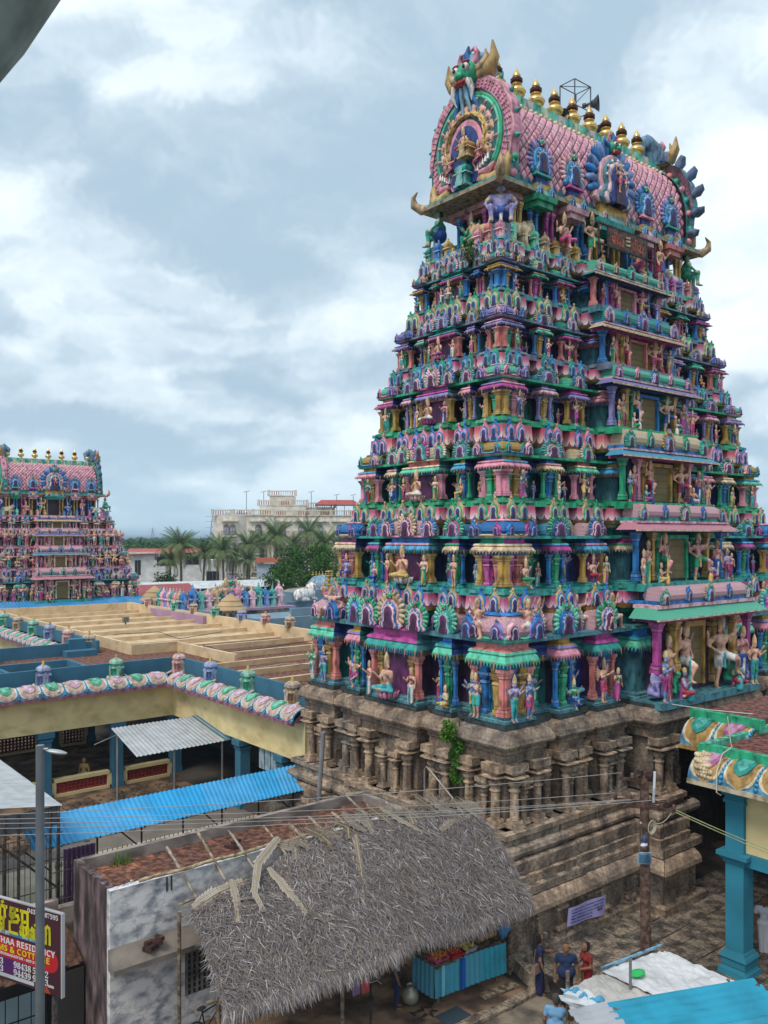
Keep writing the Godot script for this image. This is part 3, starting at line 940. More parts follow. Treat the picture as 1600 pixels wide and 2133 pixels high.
func bays_of(rule: Array, half: float) -> Array:
	var sum := 0.0
	for r in rule:
		sum += r[0]
	var out := []
	var x := -half
	var k := half / sum
	for i in rule.size() * 2 - 1:
		var r: Array = rule[i if i < rule.size() else rule.size() * 2 - 2 - i]
		var w: float = r[0] * k * (2.0 if i == rule.size() - 1 else 1.0)
		out.append({"a": x, "b": x + w, "p": r[1] * (0.4 + 0.6 * half / sum), "kind": r[2], "i": i, "mid": x + w / 2, "w": w})
		x += w
	return out

func plan(half_x: float, half_z: float, front: Array, side: Array) -> Dictionary:
	var pts := PackedVector2Array()
	var bay := []
	var faces := [[front, Vector2(1, 0), Vector2(0, 1), half_z, half_x], [side, Vector2(0, -1), Vector2(1, 0), half_x, half_z], [front, Vector2(-1, 0), Vector2(0, -1), half_z, half_x], [side, Vector2(0, 1), Vector2(-1, 0), half_x, half_z]]
	for f in faces:
		var bs := bays_of(f[0], f[4])
		for b in bs:
			var p: Vector2 = f[1] * b.a + f[2] * (f[3] + b.p)
			var q: Vector2 = f[1] * b.b + f[2] * (f[3] + b.p)
			if pts.is_empty() or pts[-1].distance_to(p) > 1e-4:
				pts.append(p)
				bay.append(b.i)
			if b.b < f[4] - 1e-4:
				pts.append(q)
				bay.append(b.i + 1)
	return {"pts": pts, "bay": bay}

func offset_ring(pts: PackedVector2Array, o: float) -> PackedVector2Array:
	var r := PackedVector2Array()
	var k := pts.size()
	for i in k:
		var d0 := (pts[i] - pts[(i + k - 1) % k]).normalized()
		var d1 := (pts[(i + 1) % k] - pts[i]).normalized()
		var n0 := Vector2(-d0.y, d0.x)
		var n1 := Vector2(-d1.y, d1.x)
		r.append(pts[i] + (n0 + n1) * o if absf(n0.dot(n1)) < 0.5 else pts[i] + n0 * o)
	return r

# prof: [offset, height, colour or list of colours by bay]
func sweep(s: Shape, pl: Dictionary, prof: Array, mid := Vector3.ZERO, uv := 1.0) -> void:
	var rings := []
	for p in prof:
		rings.append(offset_ring(pl.pts, p[0]))
	var k: int = pl.pts.size()
	for j in prof.size() - 1:
		if prof[j].size() < 3:
			continue
		var run := 0.0
		for i in k:
			var e := (i + 1) % k
			var col: Color
			if prof[j][2] is Array:
				col = prof[j][2][int(pl.bay[i]) % prof[j][2].size()]
			else:
				col = prof[j][2]
			var a: Vector2 = rings[j][i]
			var b: Vector2 = rings[j][e]
			var d: Vector2 = rings[j + 1][e]
			var g: Vector2 = rings[j + 1][i]
			var l := a.distance_to(b) * uv
			s.quad(mid + Vector3(a.x, prof[j][1], a.y), mid + Vector3(b.x, prof[j][1], b.y), mid + Vector3(d.x, prof[j + 1][1], d.y), mid + Vector3(g.x, prof[j + 1][1], g.y), col, Rect2(run, 0, l, 1))
			run += l

func pick(list: Array, i: int) -> String:
	return list[i % list.size()]

# where an ornament stands on a face: "front" looks along +z, "side" along -x
func on_face(mid: Vector3, face: String, u: float, y: float, out: float, half_x: float, half_z: float, size: Vector3, twist := 0.0) -> Transform3D:
	if face == "front":
		return Transform3D(Basis(Vector3.UP, twist) * Basis.from_scale(size), mid + Vector3(u, y, half_z + out))
	return Transform3D(Basis(Vector3.UP, twist - PI / 2) * Basis.from_scale(size), mid + Vector3(-half_x - out, y, u))

const POSES := ["standing", "woman", "four_armed", "seated", "praying", "striding", "many_armed", "kneeling", "dancing", "standing", "woman"]

func put_statue(parent: Node, pose: String, tr: Transform3D, skin := -1, cloth := -1, label := "") -> MeshInstance3D:
	return inst(parent, "statue", statue_mesh(pose, skin if skin >= 0 else [0, 1, 2, 5, 7, 0, 1, 4, 3, 6][rng.randi() % 10], cloth if cloth >= 0 else rng.randi() % 8), mats.paint, tr, label)

# one storey: ledge at d.lo, plan half sizes d.x and d.z; the walls rise to d.hi, where the next storey (n) begins
func storey(tower: Node, mid: Vector3, d: Dictionary, n: Dictionary, front: Array, side: Array, k: int, simple := false) -> void:
	var hgt: float = d.hi - d.lo
	var pl := plan(d.x, d.z, front, side)
	var s := Shape.new()
	var y := func(f: float) -> float: return d.lo + hgt * f
	var by := func(names: Array) -> Array:
		var r := []
		for q in names:
			r.append(C[q])
		return r
	# the recessed bays between the pavilions are painted darker
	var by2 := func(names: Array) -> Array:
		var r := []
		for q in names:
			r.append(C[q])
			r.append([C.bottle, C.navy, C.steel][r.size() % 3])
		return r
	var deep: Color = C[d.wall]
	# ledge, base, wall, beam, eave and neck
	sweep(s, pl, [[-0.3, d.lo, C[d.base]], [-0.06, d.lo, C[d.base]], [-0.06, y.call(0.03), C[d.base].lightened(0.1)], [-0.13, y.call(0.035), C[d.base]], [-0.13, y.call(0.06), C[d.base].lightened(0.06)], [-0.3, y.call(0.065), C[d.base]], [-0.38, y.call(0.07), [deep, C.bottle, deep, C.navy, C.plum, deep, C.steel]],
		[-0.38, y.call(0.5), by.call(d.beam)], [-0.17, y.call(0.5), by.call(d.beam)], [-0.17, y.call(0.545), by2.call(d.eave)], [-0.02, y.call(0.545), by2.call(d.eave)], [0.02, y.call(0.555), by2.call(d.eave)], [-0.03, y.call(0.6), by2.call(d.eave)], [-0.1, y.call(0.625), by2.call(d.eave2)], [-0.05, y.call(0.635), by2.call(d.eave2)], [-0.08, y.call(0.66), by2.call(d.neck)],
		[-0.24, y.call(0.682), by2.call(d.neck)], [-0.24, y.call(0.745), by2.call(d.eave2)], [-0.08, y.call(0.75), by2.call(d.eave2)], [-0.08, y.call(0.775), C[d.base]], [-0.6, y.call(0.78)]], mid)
	for f in [[d.x - 0.1, d.z - 0.1]]:
		s.box(mid + Vector3(-f[0], y.call(0.73), -f[1]), mid + Vector3(f[0], y.call(0.772), f[1]), C[d.base])
	# the wall behind the little roofs, and the beading under the next cornice
	var np := plan(n.x, n.z, front, side)
	sweep(s, np, [[-0.3, y.call(0.6), [C.steel, C.teal, C.slate, C.steel, C.bottle]], [-0.3, y.call(0.86), C[d.band]], [-0.2, y.call(0.87), C[d.band]], [-0.2, y.call(0.905), C[d.band2]], [-0.12, y.call(0.91), C[d.band2]], [-0.1, y.call(0.955), C.gold], [0.1, y.call(0.965), C.gold], [0.15, y.call(1.0), C.gold], [-0.2, y.call(1.0)]], mid)
	var st := part(tower, "storey", s, mats.paint)
	# the painted cornice and the ledge above it
	var co := Shape.new()
	var dy: float = n.lo - d.hi
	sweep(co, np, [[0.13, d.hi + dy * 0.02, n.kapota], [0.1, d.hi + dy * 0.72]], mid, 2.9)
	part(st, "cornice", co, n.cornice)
	# leaf drops along the eaves
	var dr := Shape.new()
	var er := offset_ring(pl.pts, 0.025)
	for i in er.size():
		var a: Vector2 = er[i]
		var b: Vector2 = er[(i + 1) % er.size()]
		var l := a.distance_to(b)
		var nn := Vector2(-(b - a).y, (b - a).x) / maxf(l, 0.01)
		if nn.y < -0.5 or nn.x > 0.5:
			continue
		var q := int(l / 0.13)
		for j in q:
			var m := a.lerp(b, (j + 0.5) / q)
			var v := a.lerp(b, (j + 0.06) / q)
			var w := a.lerp(b, (j + 0.94) / q)
			var big := j % 4 == 1
			var e := m + nn * 0.03
			var tip = y.call(0.555) - hgt * (0.07 if big else 0.04)
			var c2: Color = C[d.eave[int(pl.bay[i]) / 2 % d.eave.size()]]
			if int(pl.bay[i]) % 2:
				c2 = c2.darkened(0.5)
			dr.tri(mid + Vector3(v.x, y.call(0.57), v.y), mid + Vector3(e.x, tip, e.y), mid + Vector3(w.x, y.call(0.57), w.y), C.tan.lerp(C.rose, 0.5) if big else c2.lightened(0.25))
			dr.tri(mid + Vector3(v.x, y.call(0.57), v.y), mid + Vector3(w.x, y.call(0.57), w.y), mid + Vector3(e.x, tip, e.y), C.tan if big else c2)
	tag(part(st, "eave_drops", dr, mats.paint), "", "", "", "stuff")
	co = Shape.new()
	sweep(co, np, [[0.1, d.hi + dy * 0.72, C[n.base]], [0.0, d.hi + dy * 0.74, C[n.base]], [-0.03, d.hi + dy * 0.84, C[n.base]], [0.07, d.hi + dy * 0.86, C[n.base].lightened(0.08)], [0.07, n.lo - 0.004, C[n.base]], [-0.5, n.lo - 0.004]], mid)
	co.box(mid + Vector3(-n.x + 0.02, n.lo - 0.2, -n.z + 0.02), mid + Vector3(n.x - 0.02, n.lo - 0.01, n.z - 0.02), C[n.base])
	part(st, "ledge", co, mats.paint)

	var ph := hgt * 0.435
	var py: float = d.lo + hgt * 0.065
	for face in ["front", "side"]:
		var half: float = d.x if face == "front" else d.z
		var nhalf: float = n.x if face == "front" else n.z
		var bs := bays_of(front if face == "front" else side, half)
		var nbs := bays_of(front if face == "front" else side, nhalf)
		var place := func(u: float, yy: float, out: float, size: Vector3, twist := 0.0) -> Transform3D: return on_face(mid, face, u, yy, out, d.x, d.z, size, twist)
		var nplace := func(u: float, yy: float, out: float, size: Vector3, twist := 0.0) -> Transform3D: return on_face(mid, face, u, yy, out, n.x, n.z, size, twist)
		for b in bs:
			var w: float = b.w
			var fat := minf(w * 0.75, 0.95)
			var sq: String = pick(d.posts, b.i)
			var fl: String = pick(d.pilasters, b.i)
			var ps := Vector3(fat, ph, fat)
			var rank: float = absf(b.mid) / half
			match b.kind:
				"corner":
					for e in [-0.36, 0.36]:
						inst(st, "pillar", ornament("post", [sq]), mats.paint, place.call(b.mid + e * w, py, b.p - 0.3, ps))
					for e in [-0.15, 0.15] if w > 1.2 else [0.0]:
						inst(st, "pilaster", ornament("pilaster", [fl if e < 0.1 else pick(d.pilasters, b.i + 1)]), mats.paint, place.call(b.mid + e * w, py, b.p - 0.34, ps * Vector3(0.8, 1, 0.9)))
				"nook":
					for e in [-0.36, 0.36]:
						inst(st, "pillar", ornament("post", [sq]), mats.paint, place.call(b.mid + e * w, py, b.p - 0.3, ps * Vector3(0.75, 1, 0.75)))
					inst(st, "pilaster", ornament("pilaster", [fl]), mats.paint, place.call(b.mid, py, b.p - 0.32, ps * Vector3(0.85, 1, 0.85)))
				"hall":
					for e in [-0.4, 0.4]:
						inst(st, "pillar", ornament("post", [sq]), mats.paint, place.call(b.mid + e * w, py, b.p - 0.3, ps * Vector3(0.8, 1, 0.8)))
					inst(st, "pilaster", ornament("pilaster", [fl]), mats.paint, place.call(b.mid + 0.14 * w, py, b.p - 0.4, ps * Vector3(0.7, 1, 0.7)))
				"gap":
					for e in [-0.34, 0.3]:
						inst(st, "pilaster", ornament("pilaster", [pick(d.pilasters, b.i + (1 if e > 0 else 2))]), mats.paint, place.call(b.mid + e * w, py, b.p - 0.36, ps * Vector3(0.62, 1, 0.62)))
				"slot":
					inst(st, "pillar", ornament("post", [pick(d.posts, b.i + 1)]), mats.paint, place.call(b.mid - 0.26 * w, py, b.p - 0.32, ps * Vector3(1.0, 1, 1.0)))
				"middle":
					if face == "front":
						portico(st, mid, d, n, b, k, py, hgt)
					else:
						for e in [-0.42, 0.42]:
							inst(st, "pillar", ornament("post", [pick(d.posts, b.i)]), mats.paint, place.call(b.mid + e * w, py, b.p - 0.3, Vector3(0.85, ph, 0.85)))
							inst(st, "pilaster", ornament("pilaster", [pick(d.pilasters, b.i + 1)]), mats.paint, place.call(b.mid + e * 0.7 * w, py, b.p - 0.38, Vector3(0.6, ph, 0.6)))
			# the little roofs
			var ry: float = y.call(0.77)
			if b.kind == "nook":
				inst(st, "large_arch", ornament("large_arch", [pick(d.feather, b.i), pick(d.arch1, b.i / 2), pick(d.arch2, b.i), "plum"]), mats.paint, place.call(b.mid, ry, b.p - 0.16, Vector3(w * 0.8, hgt * 0.235, w * 0.6)))
				var bd := Shape.new()
				barrel(bd, mid, face, b.mid, w * 0.66, ry, hgt * 0.2, 0.8, d.x, d.z, b.p - 0.3, C[d.roof], true)
				part(st, "barrel_roof", bd, mats.lattice)
			elif b.kind == "hall" or b.kind == "middle" and face == "side":
				var bd := Shape.new()
				var l: float = w * (0.86 if b.kind == "hall" else 0.8)
				barrel(bd, mid, face, b.mid, l, ry, hgt * (0.2 if b.kind == "hall" else 0.24), 0.55, d.x, d.z, b.p - 0.45, C[d.roof2], false)
				part(st, "barrel_roof", bd, mats.lattice)
				var spots := [0.0] if b.kind == "hall" else ([-0.43, -0.2, 0.0, 0.2, 0.43] if face == "front" else [-0.46, 0.0, 0.46])
				for e in spots:
					var big: bool = e == 0.0 and b.kind == "middle"
					var sz: float = hgt * (0.3 if big else 0.235)
					if b.kind == "middle" and absf(e) == 0.2:
						inst(st, "small_arch", ornament("small_arch", [pick(d.kudu, 0), "plum", "bottle"]), mats.paint, place.call(b.mid + e * w, ry, b.p - 0.1, Vector3.ONE * sz * 0.62))
					else:
						inst(st, "large_arch", ornament("large_arch", [pick(d.feather, b.i + int(big)), pick(d.arch1, b.i), pick(d.arch2, b.i + 1), "plum"]), mats.paint, place.call(b.mid + e * w, ry, b.p - 0.1, Vector3(sz, sz, sz * 0.8)))
			if b.kind == "gap":
				inst(st, "large_arch", ornament("large_arch", [pick(d.feather, b.i + 2), pick(d.arch1, b.i), pick(d.arch2, b.i + 1), "plum"]), mats.paint, place.call(b.mid, ry, b.p + 0.02, Vector3(0.8, 0.9, 0.8) * hgt * 0.21))
			elif b.kind == "slot" or b.kind == "corner":
				inst(st, "small_arch", ornament("small_arch", [pick(d.arch1, b.i + 1), "plum", "navy"]), mats.paint, place.call(b.mid + (0.0 if b.kind == "slot" else 0.44 * w * (1.0 if b.mid < 0.0 else -1.0)), ry, b.p + 0.0, Vector3.ONE * hgt * 0.17))
			# small arches on the next cornice
			var nb: Dictionary = nbs[b.i]
			var us := {"corner": [-0.3, 0.12], "nook": [-0.26, 0.26], "hall": [-0.26, 0.26], "gap": [0.0], "slot": [], "middle": [-0.36, -0.12, 0.12, 0.36]}
			var ui := 0
			for e in us[b.kind]:
				var kc: String = pick(n.kudu, ui + (1 if b.i % 2 else 0))
				inst(st, "small_arch", ornament("small_arch", [kc, pick(n.kudu, ui + 3), "navy"]), mats.paint, nplace.call(nb.mid + e * nb.w * (1.0 if nb.mid < 0.1 else -1.0), d.hi + 0.02, nb.p + 0.1, Vector3(0.68, 0.84, 0.7) * minf(dy, 0.68)))
				ui += 1
			# the sculpture
			if d.has("statues"):
				var sh: float = ph * 0.94 / 1.82 * [1.0, 1.28, 1.2, 1.15, 1.12, 1.1][mini(k, 5)]
				var foot: float = d.lo + hgt * 0.03
				match b.kind:
					"gap":
						var pose: String = POSES[rng.randi() % POSES.size()]
						var tall := 1.25 if pose in ["seated", "kneeling"] else 1.0
						put_statue(st, pose, place.call(b.mid - w * 0.12, foot, b.p - 0.12, Vector3.ONE * sh * tall, rng.randf_range(-0.3, 0.3)))
						if rng.randf() < 0.8:
							put_statue(st, ["praying", "woman", "standing"][rng.randi() % 3], place.call(b.mid + w * 0.32, foot, b.p - 0.02, Vector3.ONE * sh * 0.66, rng.randf_range(-0.4, 0.4)))
					"corner":
						if k == 0:
							put_statue(st, ["four_armed", "woman", "standing"][rng.randi() % 3], place.call(b.mid - w * 0.28, foot, 0.05, Vector3.ONE * sh * 0.95, -0.1))
						if face == "front" or b.mid < 0.0 or k == 0:
							put_statue(st, pick(["standing", "seated", "woman", "four_armed"], k + int(b.i)), place.call(b.mid + w * (0.16 if b.mid < 0 else -0.2), foot, 0.04, Vector3.ONE * sh * 0.95, 0.2))
					"middle":
						if face == "front":
							pass
						else:
							inst(st, "lotus_seat", ornament("lotus", [pick(["magenta", "cream", "gold", "plum"], k), pick(["pink", "white", "rose", "magenta"], k)]), mats.paint, place.call(b.mid, foot, b.p + 0.06, Vector3.ONE * sh * 1.15))
							put_statue(st, "lotus", place.call(b.mid, foot + 0.34 * sh, b.p + 0.1, Vector3.ONE * sh * 1.5), [1, 0, 0, 2, 1, 7][k % 6], [6, 4, 3, 3, 7, 3][k % 6])
							for e in [-1, 1]:
								put_statue(st, "woman", place.call(b.mid + e * w * 0.4, foot, b.p, Vector3.ONE * sh * 0.85, 0.3 * e))
					"slot":
						put_statue(st, ["standing", "woman", "four_armed"][rng.randi() % 3], place.call(b.mid, foot, b.p - 0.1, Vector3.ONE * sh * 0.8, rng.randf_range(-0.3, 0.3)))
					"nook":
						if k == 0 or rng.randf() < 0.5:
							put_statue(st, POSES[rng.randi() % POSES.size()], place.call(b.mid + w * 0.2, foot, b.p + 0.0, Vector3.ONE * sh * 0.85, rng.randf_range(-0.4, 0.4)))
					"hall":
						put_statue(st, pick(["many_armed", "seated", "dancing", "four_armed"], k + int(b.i)), place.call(b.mid - w * 0.14, foot, b.p - 0.1, Vector3.ONE * sh * 1.02, rng.randf_range(-0.2, 0.2)))
						if k < 2:
							put_statue(st, "woman", place.call(b.mid + w * 0.36, foot, b.p - 0.02, Vector3.ONE * sh * 0.8, -0.3))
				# crouching bearers under the cornice of the lowest storeys
				if k == 0 and b.kind in ["corner", "gap", "hall"]:
					put_statue(st, "bearer", place.call(b.mid + w * (0.3 if b.mid < 0 else -0.3), y.call(0.77), b.p - 0.2, Vector3.ONE * sh * 1.2, rng.randf_range(-0.4, 0.4)), [1, 0, 7][rng.randi() % 3], 3)
	# domes over the corners
	for c in [Vector2(-1, 1), Vector2(1, 1), Vector2(-1, -1)]:
		var r: float = d.x / (10.0) * 0.62
		var w2: Dictionary = bays_of(side, d.z)[0]
		r = w2.w * 0.5
		var p := Vector3(c.x * (d.x - r - 0.02), y.call(0.77), c.y * (d.z - r - 0.02)) + mid
		var dm := Shape.new()
		var dh := hgt * 0.235
		dm.lathe([[r * 0.74, 0.0], [r * 1.06, 0.02], [r * 1.04, dh * 0.12]], 16, [C[d.eave2[0]]], 0.45, p)
		dm.lathe([[r * 0.92, dh * 0.12], [r * 1.0, dh * 0.3], [r * 0.96, dh * 0.5], [r * 0.82, dh * 0.72], [r * 0.58, dh * 0.92]], 16, [C[d.dome]], 0.4, p, Vector2(5, 2.4))
		var dmi := part(st, "dome", dm, mats.lattice)
		dm = Shape.new()
		dm.lathe([[r * 0.62, dh * 0.9], [r * 0.68, dh * 0.93], [r * 0.6, dh * 1.0], [r * 0.3, dh * 1.06], [r * 0.2, dh * 1.12]], 12, [C[d.domecap]], 0.3, p)
		part(dmi, "dome_cap", dm, mats.paint)
		inst(dmi, "finial", ornament("finial", ["steel" if k % 2 else "slate"]), mats.paint, Transform3D(Basis.from_scale(Vector3(r * 0.5, dh * 0.36, r * 0.5)), p + Vector3(0, dh * 1.06, 0)))
		for f in [["front", Vector3(0, 0, 1), 0.0], ["side", Vector3(-1, 0, 0), -PI / 2]]:
			for e in [-0.5, 0.5]:
				var o: Vector3 = p + f[1] * r * 0.98 + Vector3(f[1].z, 0, -f[1].x) * e * r * 1.1
				inst(dmi, "small_arch", ornament("small_arch", [pick(d.arch1, k + (2 if e > 0 else 0)), "plum", "navy"]), mats.paint, Transform3D(Basis(Vector3.UP, f[2]) * Basis.from_scale(Vector3.ONE * dh * 0.58), o + Vector3(0, 0.03, 0)))

# a small barrel roof along a face (or running back from it)
func barrel(s: Shape, mid: Vector3, face: String, u: float, l: float, yy: float, h: float, depth: float, half_x: float, half_z: float, out: float, col: Color, inward: bool) -> void:
	var tr := on_face(mid, face, u, yy, out, half_x, half_z, Vector3.ONE)
	var keep := s.at
	s.at = tr * (Transform3D(Basis(Vector3.UP, PI / 2), Vector3(0, 0, -depth / 2)) if inward else Transform3D())
	var a := depth if inward else l
	var b := (l if inward else depth) / 2
	var pr := [[b * 0.9, 0.0], [b * 1.08, h * 0.16], [b * 1.1, h * 0.42], [b * 0.86, h * 0.74], [b * 0.42, h * 0.95], [0.0, h]]
	for e in [1, -1]:
		for j in pr.size() - 1:
			var p0 := Vector3(-a / 2, pr[j][1], pr[j][0] * e)
			var p1 := Vector3(a / 2, pr[j][1], pr[j][0] * e)
			var q1 := Vector3(a / 2, pr[j + 1][1], pr[j + 1][0] * e)
			var q0 := Vector3(-a / 2, pr[j + 1][1], pr[j + 1][0] * e)
			var uv := Rect2(0, j * 0.9, a * 4.5, 0.9)
			if e > 0:
				s.quad(p0, p1, q1, q0, col, uv)
			else:
				s.quad(p1, p0, q0, q1, col, uv)
	for x in [-a / 2, a / 2]:
		for j in pr.size() - 1:
			s.quad(Vector3(x, pr[j][1], pr[j][0]), Vector3(x, pr[j][1], -pr[j][0]), Vector3(x, pr[j + 1][1], -pr[j + 1][0]), Vector3(x, pr[j + 1][1], pr[j + 1][0]), col, Rect2(0, 0, 0.05, 0.05))
	s.at = keep

# the tall doorway bay in the middle of the front: posts, awning, a barrel roof with arches, door guardians
func portico(st: Node, mid: Vector3, d: Dictionary, n: Dictionary, b: Dictionary, k: int, py: float, hgt: float) -> void:
	var w: float = b.w
	var z: float = d.z + b.p
	var top: float = d.lo + hgt * 0.84
	var o = 0.62 * d.x / 9.5 + (0.25 if k == 0 else 0.0)
	var s := Shape.new()
	s.box(mid + Vector3(-w * 0.5, d.lo - 0.2, z - 0.3), mid + Vector3(w * 0.5, d.lo + 0.06, z + o + 0.12), C[d.base])
	s.box(mid + Vector3(-w * 0.36, d.lo, z - 0.3), mid + Vector3(w * 0.36, top, z + 0.06), C[d.wall])
	s.box(mid + Vector3(-w * 0.5, top - 0.02, z - 0.2), mid + Vector3(w * 0.5, top + hgt * 0.05, z + o + 0.02), C.navy if k % 2 else C.magenta)
	part(st, "portico", s, mats.paint)
	s = Shape.new()
	var ac: Color = [C.mint, C.pink, C.sky, C.violet, C.cream, C.teal][k % 6]
	var y0: float = top + hgt * 0.05
	s.quad(mid + Vector3(-w * 0.56, y0 - 0.05, z + o + 0.22), mid + Vector3(w * 0.56, y0 - 0.05, z + o + 0.22), mid + Vector3(w * 0.5, y0 + hgt * 0.09, z + o - 0.15), mid + Vector3(-w * 0.5, y0 + hgt * 0.09, z + o - 0.15), ac, Rect2(0, 0, w * 5.0, 1.0))
	for e in [-1, 1]:
		var q := [mid + Vector3(e * w * 0.56, y0 - 0.05, z - 0.1), mid + Vector3(e * w * 0.56, y0 - 0.05, z + o + 0.22), mid + Vector3(e * w * 0.5, y0 + hgt * 0.09, z + o - 0.15), mid + Vector3(e * w * 0.5, y0 + hgt * 0.09, z - 0.1)]
		if e > 0:
			q = [q[1], q[0], q[3], q[2]]
		s.quad(q[0], q[1], q[2], q[3], ac, Rect2(0, 0, 3, 1.0))
	part(st, "awning", s, mats.lattice)
	s = Shape.new()
	s.box(mid + Vector3(-w * 0.56, y0 - 0.1, z + o + 0.14), mid + Vector3(w * 0.56, y0 - 0.04, z + o + 0.215), C.cream)
	s.box(mid + Vector3(-w * 0.5, y0 + hgt * 0.085, z - 0.2), mid + Vector3(w * 0.5, y0 + hgt * 0.12, z + o - 0.05), C.rose)
	part(st, "awning_trim", s, mats.paint)
	var ph: float = top - py
	for e in [-0.46, -0.3, 0.3, 0.46]:
		var ly := 0.0
		if k == 0:
			inst(st, "lion", ornament("lion", ["violet" if absf(e) > 0.4 else "green"]), mats.paint, Transform3D(Basis.from_scale(Vector3.ONE * 0.85), mid + Vector3(e * w, py, z + o - 0.35)))
			ly = 0.8
		inst(st, "pillar", ornament("post", [pick(d.posts, int(absf(e) * 40)) if k else ("magenta" if absf(e) > 0.4 else "gold")]), mats.paint, Transform3D(Basis.from_scale(Vector3(1.1, ph - ly, 1.1) if k == 0 else Vector3(0.8, ph, 0.8)), mid + Vector3(e * w, py + ly, z + o - 0.3)))
	for e in [-0.21, 0.21]:
		inst(st, "pilaster", ornament("pilaster", [pick(d.pilasters, k + 1)]), mats.paint, Transform3D(Basis.from_scale(Vector3(0.9, ph, 0.9)), mid + Vector3(e * w, py, z + 0.1)))
	var dw := minf(w * 0.1, 0.62)
	s = Shape.new()
	s.box(mid + Vector3(-dw - 0.13, py, z + 0.04), mid + Vector3(-dw, py + ph * 0.85, z + 0.2), C[d.frame])
	s.box(mid + Vector3(dw, py, z + 0.04), mid + Vector3(dw + 0.13, py + ph * 0.85, z + 0.2), C[d.frame])
	s.box(mid + Vector3(-dw - 0.13, py + ph * 0.85, z + 0.04), mid + Vector3(dw + 0.13, py + ph * 0.93, z + 0.22), C[d.frame])
	var fr := part(st, "doorway", s, mats.paint)
	s = Shape.new()
	for i in 5:
		s.box(mid + Vector3(-dw, py + ph * 0.17 * i + 0.01, z + 0.04), mid + Vector3(dw, py + ph * 0.17 * (i + 1), z + 0.09), Color(0.23, 0.17, 0.08))
	part(fr, "door_panel", s, mats.matte)
	# roof of the bay, in front of the next ledge
	var ry: float = y0 + hgt * 0.12
	var rh: float = n.lo - ry - 0.02
	s = Shape.new()
	s.box(mid + Vector3(-w * 0.45, ry, n.z), mid + Vector3(w * 0.45, ry + rh * 0.2, z + o - 0.12), C.blue if k % 2 == 0 else C.teal)
	part(st, "roof_plinth", s, mats.paint)
	s = Shape.new()
	barrel(s, mid, "front", 0.0, w * 0.84, ry + rh * 0.2, rh * 0.8, 0.9, d.x, d.z, b.p + o - 0.55, C[d.roof2], false)
	part(st, "barrel_roof", s, mats.lattice)
	for e in [-0.43, -0.21, 0.0, 0.21, 0.43]:
		var big: bool = absf(e) < 0.1
		if absf(e) > 0.1 and absf(e) < 0.4:
			inst(st, "small_arch", ornament("small_arch", [pick(d.kudu, 1), "plum", "bottle"]), mats.paint, Transform3D(Basis.from_scale(Vector3.ONE * rh * 0.62), mid + Vector3(e * w, ry + rh * 0.16, z + o - 0.08)))
		else:
			var sz := rh * (0.78 if big else 0.62)
			inst(st, "large_arch", ornament("large_arch", [pick(d.feather, k + int(big)), pick(d.arch1, k + int(big)), pick(d.arch2, k), "plum"]), mats.paint, Transform3D(Basis.from_scale(Vector3(sz, sz, sz * 0.8)), mid + Vector3(e * w, ry + rh * 0.05, z + o - 0.08)))
	# figures
	var sh: float = ph / 1.82
	var by2: float = d.lo + 0.05
	for e in [-1, 1]:
		put_statue(st, "guardian", Transform3D(Basis(Vector3.UP, -0.25 * e) * Basis.from_scale(Vector3(e, 1, 1) * sh * 0.98), mid + Vector3(e * w * 0.185, by2, z + o * 0.62)), [7, 5, 0, 1, 0, 5][k % 6], [3, 1, 5, 0, 2, 4][k % 6])
		put_statue(st, "woman", Transform3D(Basis(Vector3.UP, -0.2 * e) * Basis.from_scale(Vector3.ONE * sh * 0.85), mid + Vector3(e * w * 0.38, by2, z + o * 0.75)))
		if k < 4:
			put_statue(st, pick(["praying", "standing", "four_armed"], k + e + 1), Transform3D(Basis(Vector3.UP, -0.3 * e) * Basis.from_scale(Vector3.ONE * sh * 0.66), mid + Vector3(e * w * 0.46, by2, z + o + 0.02)))
			put_statue(st, "kneeling", Transform3D(Basis(Vector3.UP, -0.5 * e) * Basis.from_scale(Vector3.ONE * sh * 0.62), mid + Vector3(e * w * 0.28, by2, z + o)))

# ---------------------------------------------------------------- the main tower
const MID := Vector3(10.2, 0, -5.65)

func tier(t: float, lo: float, hi: float, o: Dictionary) -> Dictionary:
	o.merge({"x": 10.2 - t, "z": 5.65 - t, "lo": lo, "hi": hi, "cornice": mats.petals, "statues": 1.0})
	return o

